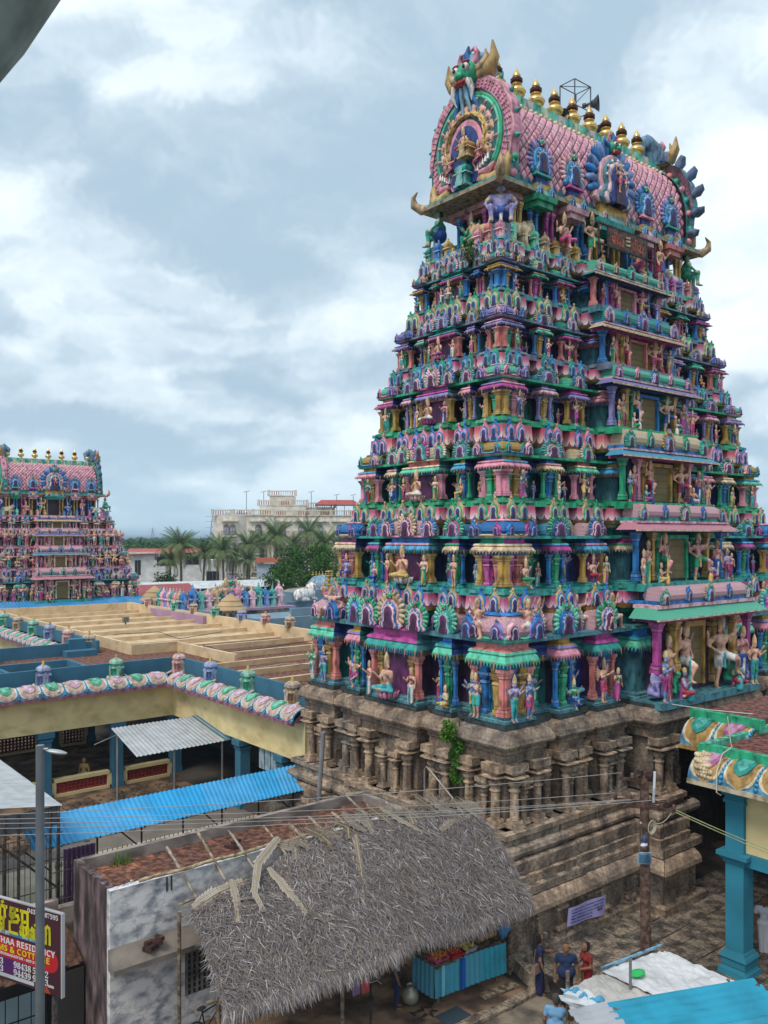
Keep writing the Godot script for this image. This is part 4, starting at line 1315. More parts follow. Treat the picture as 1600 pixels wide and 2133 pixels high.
func main_tower() -> void:
	var tower := thing("temple_tower", "tall many-storeyed temple gateway tower covered in painted stucco figures on a brown granite base", "temple tower", MID)
	granite_base(tower)
	var t := [
		tier(0.3, 6.68, 10.04, {"base": "steel", "wall": "pit", "beam": ["blue", "salmon", "blue", "gold"], "eave": ["mint", "pink", "teal", "mint"], "eave2": ["mint", "violet", "magenta", "teal"], "neck": ["salmon", "gold", "magenta", "blue"], "band": "bottle", "band2": "green", "posts": ["salmon", "gold", "blue", "salmon"], "pilasters": ["blue", "gold", "green", "salmon"], "feather": ["green", "tan", "mint", "rose"], "arch1": ["rose", "blue", "violet", "teal"], "arch2": ["teal", "magenta", "blue"], "roof": "rose", "roof2": "rose", "dome": "rose", "domecap": "blue", "kudu": ["tan", "blue"], "frame": "gold"}),
		tier(1.0, 10.72, 13.02, {"kapota": Color(0.9, 0.72, 0.86), "base": "teal", "wall": "pit2", "beam": ["blue", "green", "blue"], "eave": ["cream", "magenta", "sky", "cream"], "eave2": ["cream", "sky", "pink", "green"], "neck": ["magenta", "green", "blue"], "band": "steel", "band2": "cream", "posts": ["gold", "salmon", "blue", "blue"], "pilasters": ["magenta", "salmon", "green", "pink"], "feather": ["blue", "tan", "green", "plum"], "arch1": ["rose", "blue", "pink", "magenta"], "arch2": ["steel", "teal", "plum"], "roof": "sky", "roof2": "rose", "dome": "blue", "domecap": "pink", "kudu": ["tan", "blue"], "frame": "green"}),
		tier(1.65, 13.69, 15.7, {"kapota": Color(0.95, 0.85, 0.86), "base": "green", "wall": "pit2", "beam": ["salmon", "blue", "green"], "eave": ["pink", "cream", "mint", "sky"], "eave2": ["sky", "pink", "cream"], "neck": ["gold", "blue", "salmon"], "band": "blue", "band2": "navy", "posts": ["pink", "blue", "green", "salmon"], "pilasters": ["green", "gold", "blue", "gold"], "feather": ["cream", "magenta", "teal", "gold"], "arch1": ["teal", "rose", "green", "violet"], "arch2": ["green", "plum", "teal"], "roof": "teal", "roof2": "cream", "dome": "gold", "domecap": "blue", "kudu": ["tan", "green"], "frame": "gold"}),
		tier(2.2, 16.5, 18.4, {"kapota": Color(0.98, 0.86, 0.7), "base": "green", "wall": "pit", "beam": ["violet", "pink", "violet"], "eave": ["magenta", "rose", "violet", "pink"], "eave2": ["rose", "violet", "magenta"], "neck": ["pink", "slate", "magenta"], "band": "bottle", "band2": "plum", "posts": ["gold", "violet", "violet", "green"], "pilasters": ["green", "pink", "gold", "pink"], "feather": ["blue", "rose", "teal", "magenta"], "arch1": ["rose", "violet", "blue", "pink"], "arch2": ["blue", "magenta", "steel"], "roof": "sky", "roof2": "mint", "dome": "mint", "domecap": "rose", "kudu": ["blue", "pink"], "frame": "blue"}),
		tier(2.7, 18.97, 20.57, {"kapota": Color(0.9, 0.8, 0.84), "base": "slate", "wall": "pit2", "beam": ["salmon", "magenta", "blue"], "eave": ["violet", "mint", "magenta", "violet"], "eave2": ["violet", "rose", "teal"], "neck": ["salmon", "magenta", "teal"], "band": "bottle", "band2": "navy", "posts": ["salmon", "magenta", "blue", "salmon"], "pilasters": ["green", "gold", "gold", "green"], "feather": ["rose", "violet", "tan", "magenta"], "arch1": ["violet", "blue", "rose", "green"], "arch2": ["blue", "plum", "teal"], "roof": "mint", "roof2": "teal", "dome": "violet", "domecap": "rose", "kudu": ["green", "blue"], "frame": "salmon"}),
		tier(3.2, 21.28, 22.7, {"kapota": Color(0.8, 0.86, 0.86), "base": "steel", "wall": "pit", "beam": ["blue", "gold", "magenta"], "eave": ["gold", "teal", "magenta", "blue"], "eave2": ["violet", "gold", "teal"], "neck": ["magenta", "steel", "green"], "band": "gold", "band2": "plum", "posts": ["blue", "gold", "salmon", "magenta"], "pilasters": ["gold", "green", "magenta", "salmon"], "feather": ["tan", "rose", "teal", "violet"], "arch1": ["blue", "tan", "teal", "rose"], "arch2": ["violet", "plum", "green"], "roof": "violet", "roof2": "mint", "dome": "teal", "domecap": "mint", "kudu": ["green", "tan"], "frame": "pink"}),
		tier(3.55, 23.25, 25.3, {"kapota": Color(0.78, 0.9, 0.84), "base": "mint", "kudu": ["blue", "tan"]}),
	]
	for k in 6:
		storey(tower, MID, t[k], t[k + 1], FRONT, SIDE, k)
	top_storey(tower, MID, t[6], 0, 6.75, 2.2, 25.3, 3.95)
	# the green shrubs rooted in the stucco
	var s := Shape.new()
	leaf_ball(s, MID + Vector3(-7.05, 22.9, 0.9), Vector3(0.35, 0.4, 0.5), 260, 0.1)
	var b := thing("wild_shrub", "dark green shrub rooted on a ledge near the top of the big tower", "shrub", MID + Vector3(-7.0, 22.5, 0.9))
	part(b, "foliage", s, mats.leaf)
	s = Shape.new()
	for i in 5:
		s.tube([MID + Vector3(-7.0, 22.45, 0.9), MID + Vector3(-7.1 - 0.05 * i, 22.75, 0.75 + i * 0.08)], 0.015, 4, Color(0.12, 0.08, 0.05))
	part(b, "stem", s, mats.matte)

# scattered leaf blades filling an ellipsoid
func leaf_ball(s: Shape, mid: Vector3, r: Vector3, count: int, size: float, dark := Color(0.02, 0.07, 0.015), lite := Color(0.07, 0.16, 0.03)) -> void:
	for i in count:
		var d := Vector3(rng.randfn(), rng.randfn(), rng.randfn()).normalized() * pow(rng.randf(), 0.4)
		var p := mid + d * r
		var u := Vector3(rng.randfn(), rng.randfn() - 0.4, rng.randfn()).normalized() * size * rng.randf_range(0.6, 1.3)
		var w := u.cross(Vector3(rng.randfn(), rng.randfn(), rng.randfn()).normalized()).normalized() * size * 0.28
		var col := dark.lerp(lite, rng.randf())
		s.tri(p - w, p + w, p + u, col)

func mirror_x(p: PackedVector2Array) -> PackedVector2Array:
	var r := PackedVector2Array()
	for q in p:
		r.append(Vector2(-q.x, q.y))
	return r

# the open top floor, its eaves, the barrel vault with horseshoe gables, masks and finials
func top_storey(tower: Node, mid: Vector3, d: Dictionary, variant: int, ex: float, ez: float, ey: float, vh: float) -> void:
	var s := Shape.new()
	var lo: float = d.lo
	var wx: float = d.x - 1.35
	var wz: float = d.z - 0.75
	var q = d.x / 6.6   # size against the main tower's
	s.box(mid + Vector3(-wx, lo, -wz), mid + Vector3(wx, ey, wz), Color(0.05, 0.025, 0.05))
	s.box(mid + Vector3(-wx - 0.25, ey - 0.35 * q, -wz - 0.2), mid + Vector3(wx + 0.25, ey - 0.2 * q, wz + 0.2), C.salmon)
	s.box(mid + Vector3(-wx - 0.4, ey - 0.2 * q, -wz - 0.3), mid + Vector3(wx + 0.4, ey - 0.003, wz + 0.3), C.rose)
	var st := part(tower, "top_storey", s, mats.paint)
	s = Shape.new()
	s.box(mid + Vector3(-ex, ey, -ez), mid + Vector3(ex, ey + 0.13 * q, ez), Color(0.33, 0.27, 0.18))
	s.box(mid + Vector3(-ex + 0.15, ey + 0.133 * q, -ez + 0.15), mid + Vector3(ex - 0.15, ey + 0.27 * q, ez - 0.15), C.teal)
	part(st, "eave_slab", s, mats.paint)
	for e in [-1, 1]:
		for f in [-1, 1]:
			s = Shape.new()
			s.at = Transform3D(Basis(Vector3.UP, -PI / 4 * f if e > 0 else PI + PI / 4 * f), mid + Vector3(ex * e, ey + 0.1 * q, ez * f))
			s.tube([Vector3(-0.5, 0.05, 0) * q, Vector3(-0.1, 0.02, 0) * q, Vector3(0.18, 0.2, 0) * q, Vector3(0.22, 0.5, 0) * q, Vector3(0.05, 0.75, 0) * q], [0.16 * q, 0.2 * q, 0.17 * q, 0.1 * q, 0.02], 7, C.tan)
			s.at = Transform3D()
			part(st, "corner_horn", s, mats.paint)
	var ph = ey - lo - 0.35 * q
	var cols := ["gold", "blue", "gold", "magenta", "blue", "gold"]
	for i in 6:
		for e in [-1, 1]:
			for f in [-0.16, 0.16]:
				inst(st, "pillar", ornament("post", [cols[i]]), mats.paint, Transform3D(Basis.from_scale(Vector3(0.6 * q, ph, 0.6 * q)), mid + Vector3(e * (0.75 + i * (wx - 0.7) / 5.0) + f * q, lo, wz + 0.35)))
	for e in [-0.75, -0.3, 0.3, 0.75]:
		inst(st, "pillar", ornament("post", ["magenta" if absf(e) < 0.5 else "blue"]), mats.paint, Transform3D(Basis.from_scale(Vector3(0.7 * q, ph, 0.7 * q)), mid + Vector3(-wx - 0.35, lo, e * wz)))
	# parapet of toy shrines
	var names := ["pink", "violet", "teal", "gold", "mint", "salmon", "magenta", "blue", "tan"]
	var n := int(d.x / 0.3)
	for i in n:
		var x := lerpf(-d.x + 0.2, d.x - 0.2, i / (n - 1.0))
		if absf(x) < 1.1 * q:
			continue
		inst(st, "miniature_shrine", ornament("shrine", [pick(names, i * 4 + i / 3)]), mats.paint, Transform3D(Basis.from_scale(Vector3(0.62, rng.randf_range(0.75, 0.9), 0.62) * q), mid + Vector3(x, lo, d.z - 0.2)))
	n = int(d.z / 0.3)
	for i in n:
		var z := lerpf(-d.z + 0.2, d.z - 0.75, i / (n - 1.0))
		if absf(z) > 0.5 * q:
			inst(st, "miniature_shrine", ornament("shrine", [pick(names, i * 5 + 2)]), mats.paint, Transform3D(Basis.from_scale(Vector3(0.62, rng.randf_range(0.75, 0.9), 0.62) * q), mid + Vector3(-d.x + 0.2, lo, z)))
	# guardians and bulls on the corners, figures between the pillars
	for c in [Vector2(-1, 1), Vector2(1, 1), Vector2(-1, -1)]:
		var p := mid + Vector3(c.x * (d.x - 0.5 * q), lo + 0.62 * q, c.y * (d.z - 0.45 * q))
		s = Shape.new()
		s.box(Vector3(p.x - 0.36 * q, lo, p.z - 0.36 * q), Vector3(p.x + 0.36 * q, lo + 0.62 * q, p.z + 0.36 * q), C.slate)
		part(st, "plinth", s, mats.paint)
		put_statue(st, "plump", Transform3D(Basis(Vector3.UP, -PI / 4 if c.x < 0 and c.y > 0 else (-PI * 0.75 if c.x < 0 else PI / 4)) * Basis.from_scale(Vector3(1.5, 1.25, 1.45) * q), p - Vector3(0, 0.05 * q, 0)), 6 if c.x < 0 and c.y > 0 else 3, 0 if c.x < 0 else 1, "plump blue seated guardian" if c.x < 0 and c.y > 0 and variant == 0 else "")
		inst(st, "bull", ornament("bull", ["cream" if c.x < 0 else "white"]), mats.paint, Transform3D(Basis(Vector3.UP, PI if c.x > 0 else 0.0) * Basis.from_scale(Vector3.ONE * 0.85 * q), p + Vector3(-c.x * 1.1 * q, -0.25 * q, 0)))
		if c.y > 0:
			inst(st, "bull", ornament("bull", ["tan"]), mats.paint, Transform3D(Basis(Vector3.UP, -PI / 2 if c.y < 0 else PI / 2) * Basis.from_scale(Vector3.ONE * 0.8 * q), p + Vector3(0, -0.25 * q, -1.0 * q)))
	for x in [-3.2, -1.5, 1.5, 3.2]:
		put_statue(st, ["seated", "guardian", "standing", "seated"][int(x + 3.2) % 4], Transform3D(Basis.from_scale(Vector3.ONE * 0.95 * q), mid + Vector3(x * q, lo + 0.1, wz + 0.85 * q)))
	put_statue(st, "seated", Transform3D(Basis(Vector3.UP, -PI / 2) * Basis.from_scale(Vector3.ONE * 0.95 * q), mid + Vector3(-wx - 0.7 * q, lo + 0.1, 0)))

	# the vault
	s = Shape.new()
	var pr := []
	var by = ey + 0.27 * q
	for i in 17:
		var w := PI * i / 16.0
		pr.append(Vector2(cos(w) * (ez - 0.28 * q) * (1.0 + 0.07 * sin(w * 2.0) * signf(cos(w))), by + 0.35 * q + pow(sin(w), 0.95) * (vh - 0.45 * q)))
	pr.push_front(Vector2(ez - 0.38 * q, by))
	pr.append(Vector2(-ez + 0.38 * q, by))
	var vl = ex - 0.75 * q
	for j in pr.size() - 1:
		s.quad(mid + Vector3(-vl, pr[j].y, pr[j].x), mid + Vector3(vl, pr[j].y, pr[j].x), mid + Vector3(vl, pr[j + 1].y, pr[j + 1].x), mid + Vector3(-vl, pr[j + 1].y, pr[j + 1].x), Color(0.1, 0.02, 0.045) if j > 0 and j < 16 else C.steel)
	for e in [-vl, vl]:
		for j in range(1, pr.size() - 1):
			s.tri(mid + Vector3(e, by, 0), mid + Vector3(e, pr[j].y, pr[j].x), mid + Vector3(e, pr[j + 1].y, pr[j + 1].x), C.steel)
	var va := part(tower, "barrel_vault", s, mats.paint)
	# lozenge scales: the nearest three hundred one by one, the rest together
	var rest := Shape.new()
	var tiles := [Shape.new(), Shape.new(), Shape.new()]
	var tw = 0.38 * q
	for i in 3:
		var a = tw * 0.43
		var h := 0.035
		for m in 4:
			var w0 := TAU * m / 4
			var w1 := TAU * (m + 1) / 4
			var p0 := Vector3(cos(w0) * a, sin(w0) * a * 1.15, 0)
			var p1 := Vector3(cos(w1) * a, sin(w1) * a * 1.15, 0)
			var col := C.rose.lerp(C.pink, 0.3 + 0.3 * i)
			tiles[i].quad(p0, p1, p1 * 0.55 + Vector3(0, 0, h), p0 * 0.55 + Vector3(0, 0, h), col)
			tiles[i].tri(p0 * 0.55 + Vector3(0, 0, h), p1 * 0.55 + Vector3(0, 0, h), Vector3(0, 0, h), col.lightened(0.1))
	var meshes := [tiles[0].mesh(), tiles[1].mesh(), tiles[2].mesh()]
	var arc := 0.0
	var singles := 0
	var row := 0
	var along := [0.0]
	for j in range(1, pr.size() - 1):
		along.append(along[-1] + pr[j].distance_to(pr[j + 1]))
	while arc < along[-1] * 0.98:
		var j := 0
		while j < along.size() - 2 and along[j + 1] < arc:
			j += 1
		var f: float = (arc - along[j]) / (along[j + 1] - along[j])
		var p2: Vector2 = pr[j + 1].lerp(pr[j + 2], f)
		var tg: Vector2 = (pr[j + 2] - pr[j + 1]).normalized()
		var nn := Vector2(tg.y, -tg.x)
		if nn.dot(p2 - Vector2(0, by)) < 0:
			nn = -nn
		var top_y: bool = p2.y > by + vh * 0.93
		var cnt := int((2 * vl - 0.9 * q) / tw)
		for i in cnt + (row % 2):
			var x = (i - (cnt + (row % 2) - 1) / 2.0) * tw
			if top_y:
				continue
			var tr := Transform3D(Basis(Vector3(1, 0, 0), Vector3(0, tg.y, tg.x), Vector3(0, nn.y, nn.x)), mid + Vector3(x, p2.y, p2.x))
			if variant == 0 and singles < 300 and p2.x > 0:
				inst(va, "roof_scale", meshes[rng.randi() % 3], mats.paint, tr)
				singles += 1
			else:
				rest.at = tr
				rest.add(tiles[rng.randi() % 3])
		arc += tw * 0.56
		row += 1
	rest.at = Transform3D()
	tag(part(va, "roof_scales", rest, mats.paint), "", "", "", "stuff")
	# ridge
	s = Shape.new()
	var ry = by + vh + 0.34 * q
	for i in 24:
		var x := lerpf(-vl, vl, i / 24.0)
		s.box(mid + Vector3(x, ry - 0.62 * q, -0.46 * q), mid + Vector3(x + vl / 12.0, ry + 0.02 * q, 0.46 * q), [C.mint, C.rose, C.teal, C.cream][i % 4].lerp(C.mint, 0.4), 0.0)
	for i in 40:
		var x := lerpf(-vl, vl, (i + 0.5) / 40.0)
		s.ball(mid + Vector3(x, ry - 0.6 * q, 0.72 * q), Vector3(0.1, 0.1, 0.1) * q, C.cream, 6, 4)
	part(va, "ridge", s, mats.paint)
	var fin := pot_finial(Color(0.85, 0.58, 0.22), Color(0.08, 0.035, 0.025)).mesh()
	var cnt := 9 if variant == 0 else 7
	for i in cnt:
		var x = lerpf(-4.6, 4.7, i / (cnt - 1.0)) * q
		inst(va, "brass_finial", fin, mats.gold, Transform3D(Basis(Vector3.UP, i * 1.3) * Basis.from_scale(Vector3.ONE * (1.08 if variant == 0 else 0.9)), mid + Vector3(x, ry + 0.02 * q, 0)))
	# horseshoe gables
	for e in [-1, 1]:
		s = Shape.new()
		var g := Transform3D(Basis(Vector3.UP, PI / 2 * e) * Basis.from_scale(Vector3.ONE * q), mid + Vector3(e * (vl + 0.02), by - 0.1 * q, 0))
		s.at = g
		var outer := PackedVector2Array()
		var cy := 2.0
		for i in 61:
			var w := deg_to_rad(-38.0 + i * 256.0 / 60.0)
			var r := 2.36 + 0.1 * absf(sin((i / 60.0) * PI * 11.0)) + 0.12 * exp(-pow((w - PI / 2) / 0.3, 2))
			outer.append(Vector2(cos(w) * r * 0.92, cy + sin(w) * r))
		s.slab(outer, -0.35, 0.12, Color(0.72, 0.34, 0.43), C.steel if e > 0 else C.pink, 0.05)
		var ring := func(r: float, k: float) -> PackedVector2Array:
			var p := PackedVector2Array()
			for i in 37:
				var w := deg_to_rad(-42.0 + i * 264.0 / 36.0)
				p.append(Vector2(cos(w) * r * k, cy - 0.05 + sin(w) * r))
			return p
		s.slab(ring.call(1.86, 0.95), 0.0, 0.2, C.green, C.green, 0.04)
		s.slab(ring.call(1.74, 0.95), 0.0, 0.24, C.mint, C.mint, 0.03)
		s.slab(ring.call(1.66, 0.95), 0.0, 0.25, C.bottle, C.bottle)
		var ga := part(tower, "horseshoe_gable", s, mats.paint)
		s = Shape.new()
		s.at = g
		for i in 13:
			var w := deg_to_rad(-30.0 + i * 20.0)
			if absf(w - PI / 2) < 0.3:
				continue
			if e < 0:
				s.at = g * Transform3D(Basis(Vector3.BACK, w - PI / 2), Vector3(cos(w) * 2.26, cy + sin(w) * 2.5, -0.05))
				s.lathe([[0.1, 0.0], [0.09, 0.08], [0.0, 0.26]], 6, [C.teal])
			else:
				s.at = g * Transform3D(Basis(Vector3.BACK, w - PI / 2), Vector3(cos(w) * 2.28, cy + sin(w) * 2.5, -0.12))
				s.tube([Vector3(0, -0.1, 0), Vector3(0, 0.12, 0), Vector3(0.1, 0.34, 0), Vector3(0.24, 0.42, 0)], [0.2, 0.24, 0.17, 0.02], 8, C.slate.lerp(C.blue, 0.3 if i % 2 else 0.15))
		s.at = Transform3D()
		part(ga, "rim_leaves", s, mats.paint)
		# scroll relief on the pink border
		s = Shape.new()
		for i in 44:
			var w := deg_to_rad(-34.0 + i * 248.0 / 43.0)
			for r in [2.0, 2.12, 2.24]:
				s.at = g * Transform3D(Basis(), Vector3(cos(w) * r * 0.93, cy + sin(w) * r, 0.13))
				s.ball(Vector3.ZERO, Vector3(0.055, 0.055, 0.035), C.pink if r > 2.1 else C.magenta.lerp(C.pink, 0.5), 6, 3)
		s.at = Transform3D()
		part(ga, "scroll_relief", s, mats.paint)
		# inner arch
		s = Shape.new()
		s.at = g * Transform3D(Basis.from_scale(Vector3(1.85, 2.4, 1)), Vector3(0, 0.35, 0.0))
		s.slab(arch(0.5, 0.0, 0.75), 0.2, 0.34, C.pink, C.magenta, 0.03)
		s.slab(arch(0.4, 0.0, 0.6), 0.2, 0.37, C.navy, C.navy)
		s.at = Transform3D()
		part(ga, "inner_arch", s, mats.paint)
		if e < 0:
			for i in 13:
				var w := deg_to_rad(-28.0 + i * 236.0 / 12.0)
				var b := Basis(Vector3.BACK, w - PI / 2)
				put_statue(ga, "cherub", g * Transform3D(b * Basis.from_scale(Vector3(0.72, 0.72, 0.7)), Vector3(cos(w) * 0.95, cy - 0.05 + sin(w) * 0.95, 0.22)), [7, 1][i % 2], 4)
			put_statue(ga, "lotus", g * Transform3D(Basis.from_scale(Vector3.ONE * 0.7), Vector3(0, 1.7, 0.42)), 1, 5)
			inst(ga, "miniature_shrine", ornament("shrine", ["teal"]), mats.paint, g * Transform3D(Basis.from_scale(Vector3(1.25, 1.1, 1.1)), Vector3(0.1, 0.2, 0.45)))
			inst(ga, "miniature_shrine", ornament("shrine", ["gold"]), mats.paint, g * Transform3D(Basis.from_scale(Vector3(1.1, 0.8, 1.1)), Vector3(0.3, 1.2, 0.5)))
			for f in [-1, 1]:
				put_statue(ga, "dancing", g * Transform3D(Basis.from_scale(Vector3.ONE * 0.6), Vector3(0.75 * f, 0.6, 0.4)), 5, 5)
		# makara scrolls at the feet, with white tusks
		for f in [-1, 1]:
			s = Shape.new()
			s.at = g
			s.tube([Vector3(0.85 * f, 0.3, 0.3), Vector3(1.4 * f, 0.12, 0.3), Vector3(1.85 * f, 0.3, 0.2), Vector3(1.98 * f, 0.8, 0.1), Vector3(1.9 * f, 1.2, 0.05)], [0.2, 0.26, 0.24, 0.16, 0.03], 8, C.gold.lightened(0.1))
			s.tube([Vector3(0.8 * f, 0.55, 0.35), Vector3(1.25 * f, 0.5, 0.35), Vector3(1.5 * f, 0.75, 0.3)], [0.12, 0.16, 0.06], 7, C.pink)
			for i in 5:
				s.lathe([[0.06, 0.0], [0.05, 0.12], [0.0, 0.26]], 6, [C.white], 0.0, Vector3((0.75 + i * 0.13) * f, 0.62 + i * 0.07, 0.42))
			s.at = Transform3D()
			part(ga, "scroll", s, mats.paint)
		# mask
		s = Shape.new()
		s.at = g * Transform3D(Basis.from_scale(Vector3.ONE * 1.5), Vector3(0, 4.15, 0.15))
		lion_mask(s, C.green, C.tan)
		s.at = g * Transform3D(Basis.from_scale(Vector3.ONE * 1.5), Vector3(0, 4.15, 0.15))
		for x in [-0.2, -0.07, 0.07, 0.2]:
			s.tube([Vector3(x, 0.0, 0.2), Vector3(x * 1.2, -0.35, 0.14), Vector3(x * 2.2, -0.75, 0.03)], [0.08, 0.07, 0.03], 6, C.blue if absf(x) > 0.1 else C.sky.lerp(C.white, 0.3))
		for f in [-1, 1]:
			s.tube([Vector3(0.3 * f, 0.2, -0.1), Vector3(0.62 * f, 0.2, -0.1), Vector3(0.8 * f, 0.45, -0.1), Vector3(0.78 * f, 0.85, -0.05)], [0.16, 0.2, 0.13, 0.02], 8, C.gold.lerp(C.tan, 0.5))
			s.tube([Vector3(0.24 * f, -0.02, 0.25), Vector3(0.34 * f, -0.25, 0.22), Vector3(0.26 * f, -0.5, 0.15)], [0.09, 0.07, 0.01], 6, C.white)
		s.tube([Vector3(0, 0.1, -0.2), Vector3(0, 0.55, -0.3), Vector3(0, 0.75, -0.55), Vector3(0, 0.6, -0.8), Vector3(0, 0.1, -0.75)], [0.42, 0.42, 0.3, 0.2, 0.12], 9, C.slate.lerp(C.sky, 0.3))
		s.at = Transform3D()
		part(ga, "lion_mask", s, mats.paint)
		# the medallion band just inside the gable
		s = Shape.new()
		for j in range(0, 17):
			var p: Vector2 = pr[j]
			var p1: Vector2 = pr[j + 1]
			var mdl := (p + p1) / 2
			var xx = -e * 0.1 * q
			s.quad(mid + Vector3(e * vl - 0.32 * q + xx, p.y * 1.0 + 0.06, p.x * 1.045), mid + Vector3(e * vl + 0.32 * q + xx, p.y + 0.06, p.x * 1.045), mid + Vector3(e * vl + 0.32 * q + xx, p1.y + 0.06, p1.x * 1.045), mid + Vector3(e * vl - 0.32 * q + xx, p1.y + 0.06, p1.x * 1.045), C.steel.lerp(C.teal, 0.4))
			s.ball(mid + Vector3(e * (vl - 0.16 * q), mdl.y + 0.06, mdl.x * 1.045), Vector3(0.17, 0.17, 0.17) * q, [C.pink, C.green, C.salmon, C.teal][j % 4], 8, 5)
		part(va, "medallion_band", s, mats.paint)
	# dormers on the front of the vault
	inst(va, "dormer_arch", ornament("large_arch", ["blue", "rose", "steel", "navy"]), mats.paint, Transform3D(Basis.from_scale(Vector3(2.1, 2.05, 2.0) * q), mid + Vector3(0, by + 0.35 * q, ez - 0.25 * q)))
	put_statue(va, "dancing", Transform3D(Basis.from_scale(Vector3.ONE * 0.62 * q), mid + Vector3(0, by + 0.75 * q, ez + 0.28 * q)), 1, 5)
	s = Shape.new()
	s.box(mid + Vector3(-0.9, by - 0.1, ez - 1.3) * Vector3(1, 1, 1), mid + Vector3(0.9, by + 0.35 * q, ez - 0.05), C.gold, 0.03)
	s.box(mid + Vector3(-0.75 * q, by + 0.3 * q, ez - 1.6 * q), mid + Vector3(0.75 * q, by + 1.5 * q, ez - 0.65 * q), C.bottle, 0.1)
	for x in [-4.3, -2.4, 2.4, 4.3]:
		var sh: Color = C[["teal", "magenta", "pink", "green"][int(x + 4.3) % 4]]
		s.box(mid + Vector3((x - 0.42) * q, by - 0.05, ez - 1.2 * q), mid + Vector3((x + 0.42) * q, by + 0.1 * q, ez - 0.02), sh)
		s.box(mid + Vector3((x - 0.3) * q, by + 0.1 * q, ez - 1.2 * q), mid + Vector3((x + 0.3) * q, by + 0.42 * q, ez - 0.15), C.navy)
		s.box(mid + Vector3((x - 0.45) * q, by + 0.42 * q, ez - 1.2 * q), mid + Vector3((x + 0.45) * q, by + 0.56 * q, ez), sh, 0.05)
		s.box(mid + Vector3((x - 0.28) * q, by + 0.56 * q, ez - 1.2 * q), mid + Vector3((x + 0.28) * q, by + 0.95 * q, ez - 0.3), C.bottle, 0.05)
		inst(va, "dormer_arch", ornament("large_arch", [["violet", "rose", "blue", "violet"][int(x + 4.3) % 4], "sky", "blue", "navy"]), mats.paint, Transform3D(Basis.from_scale(Vector3(0.95, 0.98, 0.95) * q), mid + Vector3(x * q, by + 0.56 * q, ez - 0.25)))
	for x in [-4.3, -2.4, 0.0, 2.4, 4.3]:
		var hw: float = (1.15 if x == 0.0 else 0.55) * q
		var pc: Color = C[["green", "rose", "mint", "salmon", "teal"][int(x + 4.3) % 5]]
		s.box(mid + Vector3(x * q - hw * 0.8, ey - 0.5 * q, wz + 0.2), mid + Vector3(x * q + hw * 0.8, ey - 0.28 * q, ez + 0.02), pc.darkened(0.2))
		s.box(mid + Vector3(x * q - hw, ey - 0.28 * q, wz + 0.2), mid + Vector3(x * q + hw, ey - 0.1 * q, ez + 0.12), pc, -0.04)
		s.box(mid + Vector3(x * q - hw * 0.9, ey - 0.1 * q, wz + 0.2), mid + Vector3(x * q + hw * 0.9, ey + 0.16 * q, ez + 0.06), pc.lightened(0.2), 0.04)
		s.box(mid + Vector3(x * q - hw * 0.8, ey + 0.16 * q, wz + 0.2), mid + Vector3(x * q + hw * 0.8, ey + 0.34 * q, ez + 0.03), C.gold)
		for e in [-0.6, 0.6]:
			inst(va, "small_arch", ornament("small_arch", ["tan" if x == 0.0 else "sky", "plum", "navy"]), mats.paint, Transform3D(Basis.from_scale(Vector3.ONE * 0.3 * q), mid + Vector3(x * q + e * hw, ey - 0.08 * q, ez + 0.08)))
	part(va, "dormer_base", s, mats.paint)

# ---------------------------------------------------------------- granite base
func stone_pilaster() -> Shape:
	var s := Shape.new()
	var w := Color.WHITE
	s.box(Vector3(-0.2, 0, -0.2), Vector3(0.2, 0.05, 0.2), w, 0.01)
	s.box(Vector3(-0.16, 0.05, -0.16), Vector3(0.16, 0.12, 0.16), w, 0.015)
	s.lathe([[0.13, 0.12], [0.12, 0.2], [0.115, 0.56]], 8, [w], 0.0, Vector3.ZERO, Vector2.ONE, PI / 8)
	s.lathe([[0.14, 0.56], [0.16, 0.58], [0.12, 0.6], [0.11, 0.63], [0.16, 0.66], [0.18, 0.7], [0.14, 0.735], [0.11, 0.75]], 8, [w])
	s.lathe([[0.11, 0.75], [0.27, 0.785], [0.3, 0.8], [0.28, 0.82], [0.12, 0.83]], 8, [w], 0.3)
	s.box(Vector3(-0.13, 0.83, -0.13), Vector3(0.13, 0.88, 0.13), w)
	s.box(Vector3(-0.3, 0.88, -0.16), Vector3(0.3, 1.0, 0.2), w, -0.0)
	s.box(Vector3(-0.2, 0.84, -0.12), Vector3(0.2, 0.88, 0.16), w)
	return s

func stone_tint() -> Color:
	var a := Color(0.55, 0.435, 0.345)
	var b := Color(0.43, 0.385, 0.35)
	var c := Color(0.64, 0.48, 0.345)
	return a.lerp(b, rng.randf()).lerp(c, rng.randf() * 0.45)

